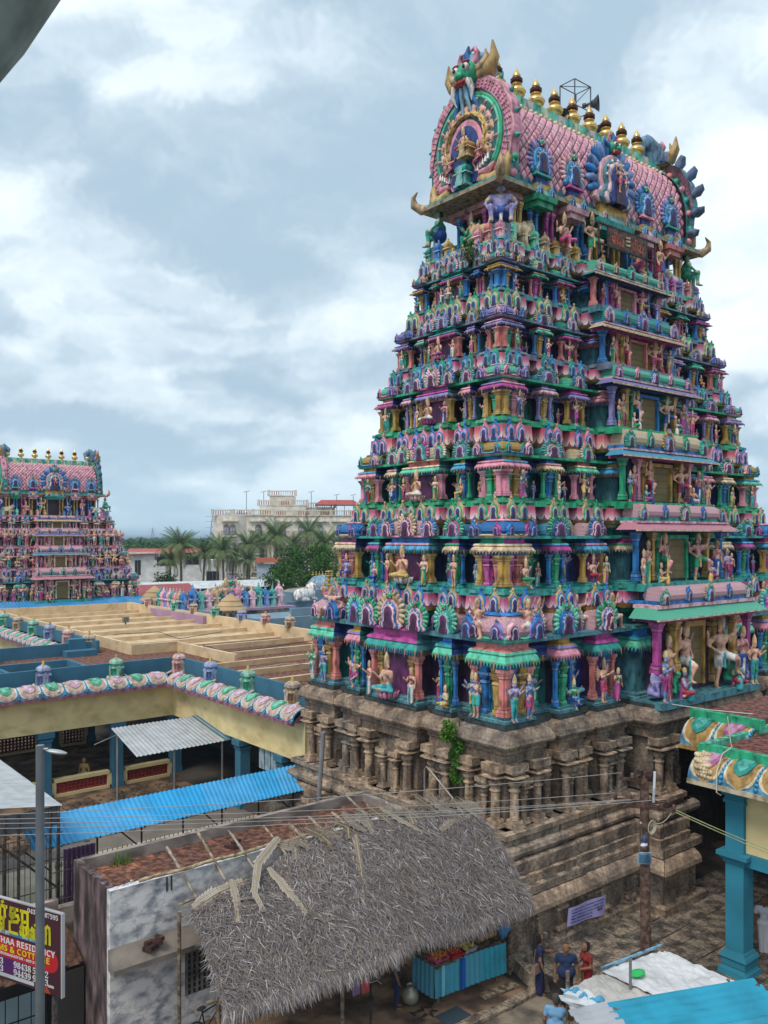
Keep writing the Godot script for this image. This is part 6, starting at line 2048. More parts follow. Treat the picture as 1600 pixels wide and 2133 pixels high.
func courtyard_roofs() -> void:
	var azure := Color(0.01, 0.34, 0.70)
	var g := thing("blue_awning", "long bright blue corrugated awning on thin posts beside the granite tower", "awning", Vector3(-5.5, 0, -11.3))
	corrugated(g, "roof_sheet", Vector3(-10.6, 2.55, -10.25), Vector3(-0.3, 2.55, -10.25), Vector3(0.4, 3.05, -12.0), Vector3(-10.6, 3.05, -12.0), azure, 0.17, 0.03)
	for i in 7:
		var x := -10.0 + i * 1.55
		post(g, "post", Vector3(x, 0, -10.6), Vector3(x, 2.6, -10.6), 0.035, Color(0.04, 0.035, 0.04))
		post(g, "rafter", Vector3(x, 2.5, -10.3), Vector3(x, 2.98, -11.95), 0.025, Color(0.05, 0.04, 0.04))
		if i % 2 == 0:
			post(g, "brace", Vector3(x, 1.7, -10.6), Vector3(x - 0.8, 2.5, -10.6), 0.025, Color(0.05, 0.04, 0.04))
	# tin roof on posts inside the courtyard
	g = thing("tin_canopy", "silver corrugated tin canopy on thin posts in the courtyard, with a blue end flashing", "canopy", Vector3(-2, 0, -19.2))
	corrugated(g, "roof_sheet", Vector3(-4.15, 3.0, -17.5), Vector3(0.38, 3.05, -17.5), Vector3(0.38, 3.6, -20.9), Vector3(-3.95, 3.6, -20.9), Color(0.55, 0.57, 0.6), 0.2, 0.03, mats.metal)
	var s := Shape.new()
	s.quad(Vector3(0.05, 3.07, -17.48), Vector3(0.42, 3.09, -17.48), Vector3(0.42, 3.64, -20.95), Vector3(0.05, 3.63, -20.95), SEA)
	part(g, "flashing", s, mats.sheet)
	for p in [Vector2(-3.7, -20.8), Vector2(-2.2, -18.0), Vector2(0.2, -18.0)]:
		post(g, "post", Vector3(p.x, 0, p.y), Vector3(p.x, 3.1 if p.y > -19 else 3.55, p.y), 0.05, Color(0.4, 0.42, 0.43))
	post(g, "lamp_arm", Vector3(-3.7, 3.3, -20.8), Vector3(-5.0, 3.15, -20.2), 0.02, Color(0.5, 0.5, 0.5))
	# the shed with a pale tin roof at the left, its gate of bars below
	g = thing("tin_shed", "shed with a pale grey tin roof and barred metal sides at the left edge", "shed", Vector3(-13, 0, -12))
	corrugated(g, "roof_sheet", Vector3(-9.9, 4.0, -9.7), Vector3(-9.9, 4.0, -17.0), Vector3(-16.0, 4.9, -17.0), Vector3(-16.0, 4.9, -9.7), Color(0.6, 0.62, 0.65), 0.2, 0.02, mats.metal)
	s = Shape.new()
	s.box(Vector3(-16, 3.4, -9.85), Vector3(-9.95, 3.97, -9.78), Color(0.1, 0.11, 0.13))
	part(g, "gable_sheet", s, mats.sheet)
	var iron := Color(0.1, 0.085, 0.08)
	for x in [-10.0, -10.25, -11.2, -11.6, -13.0]:
		post(g, "post", Vector3(x, 0, -9.75), Vector3(x, 4.0, -9.75), 0.05, iron, mats.rust)
	for i in 26:
		post(g, "bar", Vector3(-10.1 - i * 0.16, 0.2, -9.6), Vector3(-10.1 - i * 0.16, 3.2, -9.6), 0.012, iron, mats.rust)
	for y in [0.6, 1.5, 2.4, 3.2]:
		post(g, "rail", Vector3(-14, y, -9.62), Vector3(-9.9, y, -9.62), 0.02, iron, mats.rust)
	post(g, "brace", Vector3(-11.9, 3.3, -9.7), Vector3(-10.0, 1.4, -9.7), 0.035, iron, mats.rust)
	s = Shape.new()
	for i in 14:
		var x := -10.0 + i * 0.07
		s.box(Vector3(x, 0.7, -9.3 + 0.04 * (i % 2)), Vector3(x + 0.07, 2.75, -9.26 + 0.04 * (i % 2)), Color(0.055, 0.025, 0.075))
	part(g, "curtain", s, mats.cloth)
	# spiked fence behind the small house, on a low wall
	g = thing("spiked_fence", "row of thin iron railings with spearhead tips on a low wall behind the small house", "fence", Vector3(-5, 0, -7.2))
	s = Shape.new()
	s.box(Vector3(-11.0, 0, -7.35), Vector3(-1.6, 1.9, -7.1), Color(0.42, 0.38, 0.32))
	part(g, "low_wall", s, mats.stained)
	s = Shape.new()
	s.tube([Vector3(0, 0, 0), Vector3(0, 1.1, 0)], 0.013, 5, iron)
	s.lathe([[0.013, 1.05], [0.04, 1.12], [0.0, 1.3]], 4, [iron])
	var rod := s.mesh()
	for i in 62:
		inst(g, "railing", rod, mats.rust, Transform3D(Basis(), Vector3(-10.9 + i * 0.15, 1.95, -7.22)))
	for y in [2.1, 2.9]:
		post(g, "rail", Vector3(-11.0, y, -7.22), Vector3(-1.6, y, -7.22), 0.016, iron, mats.rust)
	# grey drain pipe standing against the tower
	g = thing("grey_pipe", "grey plastic pipe strapped upright against the left side of the granite base", "pipe", Vector3(-1.05, 0, -8.25))
	post(g, "pipe", Vector3(-1.1, 1.5, -8.4), Vector3(-1.0, 5.3, -8.1), 0.09, Color(0.36, 0.36, 0.37))
	for y in [2.9, 4.2]:
		post(g, "bracket", Vector3(-1.5, y, -8.4), Vector3(-0.4, y + 0.05, -8.1), 0.03, Color(0.1, 0.09, 0.09))

# ---------------------------------------------------------------- the second tower
func second_tower() -> void:
	var mid := Vector3(8.7, 0, -70.0)
	var tower := thing("temple_tower", "smaller pastel painted temple tower in the distance, above the ribbed hall roof", "temple tower", mid)
	var tt := func(x: float, z: float, lo: float, hi: float, o: Dictionary) -> Dictionary:
		o.merge({"x": x, "z": z, "lo": lo, "hi": hi, "cornice": mats.petals, "kapota": Color(1.0, 0.95, 0.96), "statues": 1.0, "wall": "pit", "beam": ["pink", "rose", "salmon"], "eave": ["rose", "cream", "teal", "rose"], "eave2": ["rose", "mint", "cream"], "neck": ["salmon", "pink", "teal"], "band": "teal", "band2": "rose", "posts": ["pink", "cream", "rose"], "pilasters": ["salmon", "teal", "rose", "cream"], "feather": ["blue", "rose", "cream", "teal"], "arch1": ["blue", "rose", "teal", "violet"], "arch2": ["pink", "teal", "blue"], "roof": "rose", "roof2": "rose", "dome": "teal", "domecap": "rose", "frame": "cream"})
		return o
	var t := [tt.call(8.0, 4.0, 6.3, 8.7, {"base": "teal", "kudu": ["cream", "teal"]}), tt.call(7.2, 3.4, 9.4, 10.9, {"base": "rose", "kudu": ["rose", "blue"]}), tt.call(6.6, 2.9, 11.5, 12.7, {"base": "pink", "kudu": ["teal", "rose"]}), tt.call(6.0, 2.5, 13.2, 14.1, {"base": "rose", "kudu": ["cream", "violet"]}), tt.call(5.6, 2.1, 14.5, 16.5, {"base": "pink", "kudu": ["teal", "blue"]})]
	for k in 4:
		storey(tower, mid, t[k], t[k + 1], FRONT, SIDE, k + 1)
	# rows of small figures crowd its ledges
	for k in 3:
		var d: Dictionary = t[k]
		for i in 20:
			var x: float = lerpf(-d.x + 0.4, d.x - 0.3, i / 19.0)
			if absf(x) > 2.2:
				put_statue(tower, POSES[rng.randi() % POSES.size()], Transform3D(Basis(Vector3.UP, rng.randf_range(-0.3, 0.3)) * Basis.from_scale(Vector3.ONE * 0.8), mid + Vector3(x, d.lo + 0.06, d.z + 0.06)), [0, 1, 1, 7][rng.randi() % 4])
	top_storey(tower, mid, t[4], 1, 5.3, 2.1, 16.5, 3.1)
	var s := Shape.new()
	s.box(mid + Vector3(-7.6, 0, -3.9), mid + Vector3(7.6, 6.28, 3.9), Color(0.05, 0.045, 0.04))
	part(tower, "base_wall", s, mats.stone)
	var g := thing("blue_awning", "blue sheet metal awning round the foot of the far tower", "awning", Vector3(8.7, 0, -65))
	corrugated(g, "roof_sheet", Vector3(0.0, 5.75, -64.2), Vector3(17.3, 5.75, -64.2), Vector3(17.0, 6.35, -66.0), Vector3(0.0, 6.35, -66.0), Color(0.02, 0.25, 0.55), 0.3, 0.05)
	for i in 8:
		post(g, "post", Vector3(0.5 + i * 2.3, 4.0, -64.4), Vector3(0.5 + i * 2.3, 5.8, -64.4), 0.05, Color(0.05, 0.05, 0.05))

# ---------------------------------------------------------------- palms and trees
func frond_mesh(length: float, droop: float, dry: float) -> Mesh:
	var s := Shape.new()
	var col := Color(0.05, 0.135, 0.025).lerp(Color(0.3, 0.22, 0.06), dry)
	var prev := Vector3.ZERO
	var n := 11
	for i in range(1, n + 1):
		var f := i / float(n)
		var p := Vector3(0, length * (0.32 * f - droop * f * f), length * f * (1.0 - 0.28 * f * droop))
		s.bar(prev, p, 0.05 * (1.1 - f), 0.04, col.lerp(Color(0.2, 0.2, 0.06), 0.4))
		var w := length * 0.21 * sin(PI * (0.12 + f * 0.8))
		for e in [-1, 1]:
			for k in 3:
				var b := prev.lerp(p, k * 0.33)
				var tip := b + Vector3(e * w, -w * (0.5 + 0.5 * droop), length * 0.09)
				s.tri(b, b + (p - prev) * 0.24, tip, col.lightened(0.07 * k))
		prev = p
	return s.mesh()

var palm0: Node3D

func make_palm(p: Vector3, label: String) -> Node3D:
	var t := thing("coconut_palm", label, "palm tree", p, "coconut palms before the hotel", "", true)
	var s := Shape.new()
	var pts := []
	var rr := []
	for i in 8:
		var f := i / 7.0
		pts.append(Vector3(0.5 * sin(f * 1.6), f * 9.0, 0.3 * f * f))
		rr.append(0.24 - 0.11 * f)
	s.tube(pts, rr, 8, Color(0.2, 0.17, 0.14))
	part(t, "trunk", s, mats.rust)
	var top: Vector3 = pts[-1]
	var fr := [frond_mesh(3.4, 0.35, 0.05), frond_mesh(3.3, 0.75, 0.15), frond_mesh(2.8, 1.15, 0.5)]
	for i in 30:
		var k := 0 if i < 11 else (1 if i < 24 else 2)
		var tilt: float = [-0.75, -0.1, 0.35][k] + rng.randf_range(-0.2, 0.2)
		inst(t, "frond", fr[k], mats.leaf, Transform3D(Basis(Vector3.UP, i * 2.4 + rng.randf() * 0.3) * Basis(Vector3.RIGHT, tilt), top), "", true)
	for i in 5:
		var w := TAU * i / 5
		s = Shape.new()
		s.ball(top + Vector3(cos(w) * 0.3, -0.25, sin(w) * 0.3), Vector3(0.17, 0.2, 0.17), Color(0.16, 0.14, 0.03), 7, 5)
		part(t, "coconut", s, mats.matte)
	return t

func px(x: float, y: float, d: float) -> Vector3:   # a point of the far plain, from bearings
	return Vector3((x - 800.0) / 1770.0 * d, 12.5 + (1116.0 - y) / 1770.0 * d, -d)

func leafy_tree(p: Vector3, r: Vector3, high: float, label: String, count: int, dark: Color, lite: Color, leaf := 0.35, group := "") -> void:
	var t := thing("broadleaf_tree" if r.y > 1.0 else "shrub", label, "tree" if r.y > 1.0 else "shrub", p, group, "", true)
	var s := Shape.new()
	s.tube([Vector3.ZERO, Vector3(0.2, high * 0.5, 0), Vector3(0.0, high, 0.1)], [r.y * 0.09, r.y * 0.07, r.y * 0.03], 7, Color(0.13, 0.1, 0.07))
	for i in 4:
		var w := i * 1.7
		s.tube([Vector3(0.1, high * 0.45, 0), Vector3(cos(w) * r.x * 0.5, high * 0.85, sin(w) * r.z * 0.5)], [r.y * 0.05, r.y * 0.02], 5, Color(0.13, 0.1, 0.07))
	part(t, "trunk", s, mats.matte)
	s = Shape.new()
	for i in 16:
		var d := Vector3(rng.randfn(), rng.randfn() * 0.8, rng.randfn()).normalized() * rng.randf_range(0.45, 0.95)
		var m := rng.randf_range(0.26, 0.46)
		leaf_ball(s, Vector3(0, high, 0) + d * r * 0.8, r * m, count / 16, leaf, dark.lerp(lite, rng.randf() * 0.5), lite.lerp(dark, rng.randf() * 0.5))
	part(t, "crown", s, mats.leaf)

func trees() -> void:
	# [bearing x, crown y, distance, size, lean, what sets it apart]
	var list := [[375, 1118, 132, 1.0, "tall coconut palm left of the hotel, standing over the white annexe"], [352, 1150, 136, 0.8, "short palm tucked behind the white annexe at the far left of the grove"], [420, 1135, 140, 0.82, "thin coconut palm in front of the low verandah"],
		[447, 1125, 146, 0.85, "coconut palm under the hotel's left corner, second of the verandah palms"], [470, 1130, 138, 0.9, "bushy coconut palm in front of the rounded hotel corner"], [483, 1142, 142, 0.75, "small palm leaning beside the hotel gate"],
		[520, 1118, 150, 0.9, "coconut palm below the first hotel balcony"], [513, 1150, 143, 0.75, "low yellowish palm near the pale blue wall"], [548, 1112, 152, 1.0, "tall coconut palm before the middle of the hotel"], [578, 1098, 150, 1.05, "tallest coconut palm, in front of the hotel's tower block"],
		[604, 1122, 156, 0.95, "coconut palm half hidden behind its taller neighbour"], [640, 1092, 160, 1.0, "lone tall coconut palm before the right balconies"], [676, 1115, 132, 0.95, "yellowing coconut palm rising out of the round green tree"], [610, 1150, 140, 0.8, "short palm between the pale blue wall and the green tree"], [700, 1118, 165, 0.9, "palm partly hidden behind the big tower's left edge"]]
	for a in list:
		var d: float = a[2]
		var top := px(a[0], a[1] + 13, d)
		var p := Vector3(top.x, 0, -d)
		var k: float = top.y / 9.3
		var t: Node3D
		if palm0 == null:
			palm0 = make_palm(p, a[4])
			t = palm0
		else:
			t = copy(palm0, p, rng.randf() * TAU, a[4])
		t.scale = Vector3(1.2 * a[3], k, 1.2 * a[3]) * Vector3(1, 1, 1)
		t.rotation.z = rng.randf_range(-0.06, 0.06)
	var dk := Color(0.018, 0.055, 0.012)
	var lt := Color(0.075, 0.18, 0.035)
	leafy_tree(Vector3(px(640, 0, 112).x, 0, -112), Vector3(5.6, 3.8, 4.0), 8.3, "big round bright green tree between the hotel and the tall tower", 4200, dk, lt, 0.4)
	leafy_tree(Vector3(px(690, 0, 106).x, 0, -106), Vector3(3.4, 3.2, 3.0), 7.4, "green tree nearest the tall tower's left edge", 2400, dk, lt, 0.38)
	leafy_tree(Vector3(px(585, 0, 118).x, 0, -118), Vector3(2.8, 2.6, 2.4), 6.6, "smaller round tree at the left of the big green one", 1800, dk, Color(0.08, 0.16, 0.03), 0.36)
	leafy_tree(Vector3(px(345, 0, 128).x, 0, -128), Vector3(2.2, 3.0, 2.2), 5.0, "dark bushy tree before the white annexe", 1600, Color(0.015, 0.04, 0.012), Color(0.05, 0.11, 0.025), 0.34)
	leafy_tree(Vector3(px(497, 0, 130).x, 0, -130), Vector3(2.0, 2.2, 1.8), 4.6, "dark clipped tree beside the hotel gate", 1300, Color(0.01, 0.03, 0.01), Color(0.035, 0.08, 0.02), 0.3)
	leafy_tree(Vector3(px(518, 0, 100).x, 0, -100), Vector3(1.1, 2.2, 1.1), 5.0, "slim young tree growing by the long compound wall", 900, Color(0.03, 0.07, 0.015), Color(0.08, 0.16, 0.04), 0.3)
	# the plain beyond: a belt of trees that reads as one mass
	var s := Shape.new()
	for i in 1500:
		var d := rng.randf_range(420.0, 1500.0)
		var x := rng.randf_range(-0.62, 0.62) * d
		var r := rng.randf_range(3.5, 9.0)
		var h := rng.randf_range(4.0, 10.5)
		s.at = Transform3D(Basis(Vector3.UP, rng.randf() * TAU), Vector3(x, h * 0.5, -d))
		s.ball(Vector3.ZERO, Vector3(r, h * 0.55, r), Color(0.03, 0.075, 0.022).lerp(Color(0.015, 0.045, 0.015), rng.randf()), 7, 5)
	s.at = Transform3D()
	for i in 2600:
		var d := rng.randf_range(230.0, 480.0)
		var x := rng.randf_range(-0.55, 0.5) * d
		var c := Vector3(x, rng.randf_range(2.0, 9.5), -d)
		leaf_ball(s, c, Vector3(2.6, 1.8, 2.6), 10, 1.5, Color(0.02, 0.055, 0.012), Color(0.06, 0.13, 0.03))
	var f := thing("distant_woods", "dense green belt of far trees along the horizon", "woods", Vector3(0, 0, -400), "", "stuff", true)
	s.at = Transform3D()
	for i in s.v.size():
		s.v[i].z += 400.0
	part(f, "treetops", s, mats.leaf)

# ---------------------------------------------------------------- hotel and houses
func hotel() -> void:
	var white := Color(0.74, 0.68, 0.6)
	var g := thing("hotel", "large cream white hotel with arched windows, balconies and a red roofed terrace behind the palms", "hotel", Vector3(-19, 0, -172), "", "", true, 0.05)
	var s := Shape.new()
	s.box(Vector3(-14.2, 0, -8), Vector3(-3.0, 16.5, 4), white)
	s.box(Vector3(-3.0, 0, -8), Vector3(15.5, 16.5, 0.5), white)
	s.lathe([[4.0, 0.0], [4.0, 16.5]], 24, [white], 0.0, Vector3(-11.2, 0, 1.2))
	s.box(Vector3(-6.3, 16.5, -7), Vector3(3.2, 18.6, -1), white)
	s.box(Vector3(-4.3, 18.6, -6), Vector3(0.8, 20.6, -2), white)
	s.box(Vector3(3.2, 16.5, -7), Vector3(9.0, 18.2, -3), white)
	part(g, "wall", s, mats.wall)
	s = Shape.new()
	for r in [[-15.0, -3.0, 4.2, 16.5], [-3.0, 15.7, 0.7, 16.5], [-6.5, 3.4, -0.9, 18.6], [-4.5, 1.0, -1.9, 20.6], [3.4, 9.0, -2.9, 18.2]]:
		s.box(Vector3(r[0], r[3], r[2] - 0.3), Vector3(r[1], r[3] + 0.2, r[2]), white)
		s.box(Vector3(r[0], r[3] + 0.95, r[2] - 0.3), Vector3(r[1], r[3] + 1.15, r[2]), white)
		var n := int((r[1] - r[0]) / 0.45)
		for i in n:
			var x: float = r[0] + (i + 0.5) * (r[1] - r[0]) / n
			s.box(Vector3(x - 0.08, r[3] + 0.2, r[2] - 0.25), Vector3(x + 0.08, r[3] + 0.95, r[2] - 0.05), white if (i / 5) % 2 else Color(0.42, 0.12, 0.1))
		var m := int((r[1] - r[0]) / 3.3)
		for i in m + 1:
			var x: float = lerpf(r[0], r[1], i / float(maxi(m, 1)))
			s.box(Vector3(x - 0.25, r[3], r[2] - 0.35), Vector3(x + 0.25, r[3] + 1.25, r[2] + 0.03), white)
	part(g, "parapet", s, mats.wall)
	# bays of arched windows with balconies
	var xs := [[-11.5, 5.0], [-6.0, 4.0], [-1.5, 0.5], [2.3, 0.5], [6.0, 0.5], [10.0, 0.5], [13.4, 0.5]]
	for fl in 4:
		var y := 12.6 - fl * 3.55
		for b in xs:
			var z: float = b[1] + (0.25 if b[0] < -10 else 0.0)
			s = Shape.new()
			var wide := 1.0 if b[0] > -10 else 1.6
			s.box(Vector3(b[0] - 1.5, y - 0.25, z - 0.3), Vector3(b[0] + 1.5, y - 0.05, z + 0.9), white)
			for i in 13:
				s.box(Vector3(b[0] - 1.45 + i * 0.235, y - 0.05, z + 0.8), Vector3(b[0] - 1.38 + i * 0.235, y + 0.75, z + 0.86), Color(0.2, 0.18, 0.18))
			s.box(Vector3(b[0] - 1.5, y + 0.75, z + 0.78), Vector3(b[0] + 1.5, y + 0.85, z + 0.88), Color(0.25, 0.23, 0.22))
			s.box(Vector3(b[0] - 1.7, y + 2.7, z - 0.3), Vector3(b[0] + 1.7, y + 2.95, z + 0.5), white)
			part(g, "balcony", s, mats.wall)
			for e in ([-0.6, 0.6] if b[0] < -10 else [0.0]):
				var w := Shape.new()
				w.at = Transform3D(Basis(), Vector3(b[0] + e, y, z + 0.02))
				var k := wide * (0.35 if b[0] < -10 else 0.62)
				var poly := PackedVector2Array([Vector2(-k, 0), Vector2(k, 0), Vector2(k, 1.55)])
				for i in 7:
					poly.append(Vector2(cos(PI * i / 6.0) * k, 1.6 + sin(PI * i / 6.0) * k))
				w.slab(poly, 0.0, 0.06, Color(0.2, 0.17, 0.16), Color(0.5, 0.46, 0.4))
				var wi := part(g, "arched_window", w, mats.wall)
				w = Shape.new()
				w.at = Transform3D(Basis(), Vector3(b[0] + e, y, z + 0.09))
				w.box(Vector3(-k * 0.75, 0.1, 0), Vector3(-0.05, 1.5, 0.02), Color(0.42, 0.42, 0.5))
				w.box(Vector3(0.05, 0.1, 0), Vector3(k * 0.75, 1.5, 0.02), Color(0.42, 0.42, 0.5))
				part(wi, "pane", w, mats.metal)
	s = Shape.new()
	var q := [Vector3(5.0, 18.9, -0.5), Vector3(14.2, 18.9, -0.5), Vector3(12.8, 19.9, -3.2), Vector3(6.2, 19.9, -3.2)]
	s.quad(q[0], q[1], q[2], q[3], Color(0.42, 0.06, 0.05))
	s.quad(q[1], Vector3(14.2, 18.9, -6), Vector3(12.8, 19.9, -3.2), q[2], Color(0.36, 0.05, 0.04))
	s.quad(Vector3(5, 18.9, -6), q[0], q[3], q[3], Color(0.36, 0.05, 0.04))
	s.box(Vector3(5, 18.78, -6), Vector3(14.2, 18.88, -0.5), Color(0.3, 0.05, 0.04))
	part(g, "terrace_roof", s, mats.sheet)
	for x in [5.3, 8.2, 11.0, 13.9]:
		post(g, "terrace_post", Vector3(x, 16.5, -0.8), Vector3(x, 18.8, -0.8), 0.06, Color(0.3, 0.3, 0.3))
	for x in [-9.0, -5.5, 4.2, 9.4, 12.8, 15.2]:
		post(g, "lamp_mast", Vector3(x, 16.5, -2.0), Vector3(x, 21.4 if x < 5 else 20.8, -2.0), 0.06, Color(0.25, 0.25, 0.27))
		s = Shape.new()
		s.bar(Vector3(x - 0.6, 21.4 if x < 5 else 20.8, -2), Vector3(x + 0.6, 21.65 if x < 5 else 21.05, -2), 0.3, 0.08, Color(0.2, 0.2, 0.22))
		part(g, "solar_lamp", s, mats.metal)
	for x in [-12.4, -10.6, -8.8]:
		s = Shape.new()
		s.ball(Vector3(x, 17.0, -1.0), Vector3(0.9, 0.8, 0.6), Color(0.55, 0.6, 0.66), 10, 6)
		part(g, "water_tank", s, mats.metal)
	# low front with red canopy and a verandah
	s = Shape.new()
	s.box(Vector3(-18, 3.8, 8), Vector3(-4, 4.6, 15), Color(0.5, 0.44, 0.38))
	for i in 6:
		s.box(Vector3(-17.8 + i * 2.7, 0, 14.5), Vector3(-17.3 + i * 2.7, 3.8, 15), Color(0.5, 0.45, 0.4))
	s.box(Vector3(-18, 0, 8), Vector3(-4, 3.8, 8.4), Color(0.04, 0.035, 0.035))
	part(g, "verandah", s, mats.wall)

	g = thing("annexe_house", "low white house with a red sheet roof and dark windows left of the palms", "house", Vector3(-41, 0, -150), "", "", true, 0.1)
	s = Shape.new()
	s.box(Vector3(-4.2, 0, -6), Vector3(13.0, 8.2, 0), Color(0.66, 0.66, 0.66))
	s.box(Vector3(-4.2, 8.2, -6), Vector3(0.5, 9.6, 0), Color(0.66, 0.66, 0.66))
	s.box(Vector3(-4.2, 3.0, 0.0), Vector3(16, 3.25, 3.5), Color(0.6, 0.6, 0.6))
	part(g, "wall", s, mats.wall)
	s = Shape.new()
	s.quad(Vector3(-4.6, 9.2, 0.8), Vector3(9, 9.6, 0.8), Vector3(9, 10.2, -4), Vector3(-4.6, 10.2, -4), Color(0.42, 0.09, 0.07))
	s.tri(Vector3(-4.6, 9.2, 0.8), Vector3(-4.6, 10.2, -4), Vector3(-4.6, 8.2, -6), Color(0.5, 0.5, 0.5))
	part(g, "roof", s, mats.sheet)
	for b in [[-2.4, 5.6, 1.0, 2.6], [2.6, 7.2, 3.4, 1.6], [7.0, 7.4, 2.4, 1.4], [10.6, 3.9, 2.2, 2.3], [3.0, 3.9, 1.1, 1.3], [6.0, 0.6, 2.6, 2.2]]:
		s = Shape.new()
		s.box(Vector3(b[0] - b[2] / 2, b[1], 0.0), Vector3(b[0] + b[2] / 2, b[1] + b[3], 0.06), Color(0.03, 0.035, 0.045))
		var w := part(g, "window", s, mats.metal)
		s = Shape.new()
		s.box(Vector3(b[0] - 0.03, b[1], 0.06), Vector3(b[0] + 0.03, b[1] + b[3], 0.1), Color(0.3, 0.3, 0.3))
		part(w, "mullion", s, mats.metal)

	g = thing("blue_outbuilding", "pale blue plastered outbuilding with a small red tiled lean-to at the hotel's foot", "outbuilding", px(556, 1175, 134) * Vector3(1, 0, 1), "", "", true)
	s = Shape.new()
	s.box(Vector3(-1.6, 0, -3), Vector3(1.5, 8.0, 0), Color(0.42, 0.52, 0.6))
	s.box(Vector3(1.5, 0, -3), Vector3(4.0, 5.6, -0.3), Color(0.26, 0.26, 0.28))
	part(g, "wall", s, mats.wall)
	s = Shape.new()
	s.quad(Vector3(-1.9, 8.3, 0.6), Vector3(1.8, 8.3, 0.6), Vector3(1.8, 9.0, -2.4), Vector3(-1.9, 9.0, -2.4), Color(0.42, 0.1, 0.05))
	part(g, "lean_to_roof", s, mats.tile)
	s = Shape.new()
	s.box(Vector3(0.8, 6.4, 0), Vector3(1.7, 7.4, 0.05), Color(0.05, 0.05, 0.05))
	part(g, "window", s, mats.dark)

	g = thing("compound_wall", "long weathered whitewashed compound wall in front of the palms", "wall", Vector3(-22, 0, -118), "", "", true, -0.05)
	s = Shape.new()
	for i in 12:
		s.box(Vector3(-22 + i * 3.4, 0, 0), Vector3(-18.62 + i * 3.4, 4.6 - i * 0.06, 0.5), Color(0.5, 0.45, 0.38).darkened(rng.randf() * 0.2))
	part(g, "wall", s, mats.stained)

	# pylons on the skyline
	for a in [[443, 1068, 420, "thin lattice power pylon beside the hotel's left corner"], [318, 1098, 700, "tiny far-off lattice pylon above the left tree line"]]:
		var top := px(a[0], a[1], a[2])
		g = thing("power_pylon", a[3], "pylon", Vector3(top.x, 0, top.z), "", "", true)
		var h := top.y
		s = Shape.new()
		var steel := Color(0.3, 0.34, 0.38)
		for e in [-1, 1]:
			for f in [-1, 1]:
				s.bar(Vector3(e * 2.4, 0, f * 2.4), Vector3(0, h, 0), 0.16, 0.16, steel)
		for i in 8:
			var f := i / 9.0
			var r := 2.4 * (1.0 - f)
			var r2 := 2.4 * (1.0 - f - 0.11)
			s.bar(Vector3(-r, f * h, r), Vector3(r2, (f + 0.11) * h, r2), 0.1, 0.1, steel)
			s.bar(Vector3(r, f * h, r), Vector3(-r2, (f + 0.11) * h, r2), 0.1, 0.1, steel)
		for y in [0.7, 0.82, 0.92]:
			s.bar(Vector3(-3.4, h * y, 0), Vector3(3.4, h * y, 0), 0.16, 0.16, steel)
		part(g, "lattice", s, mats.metal)

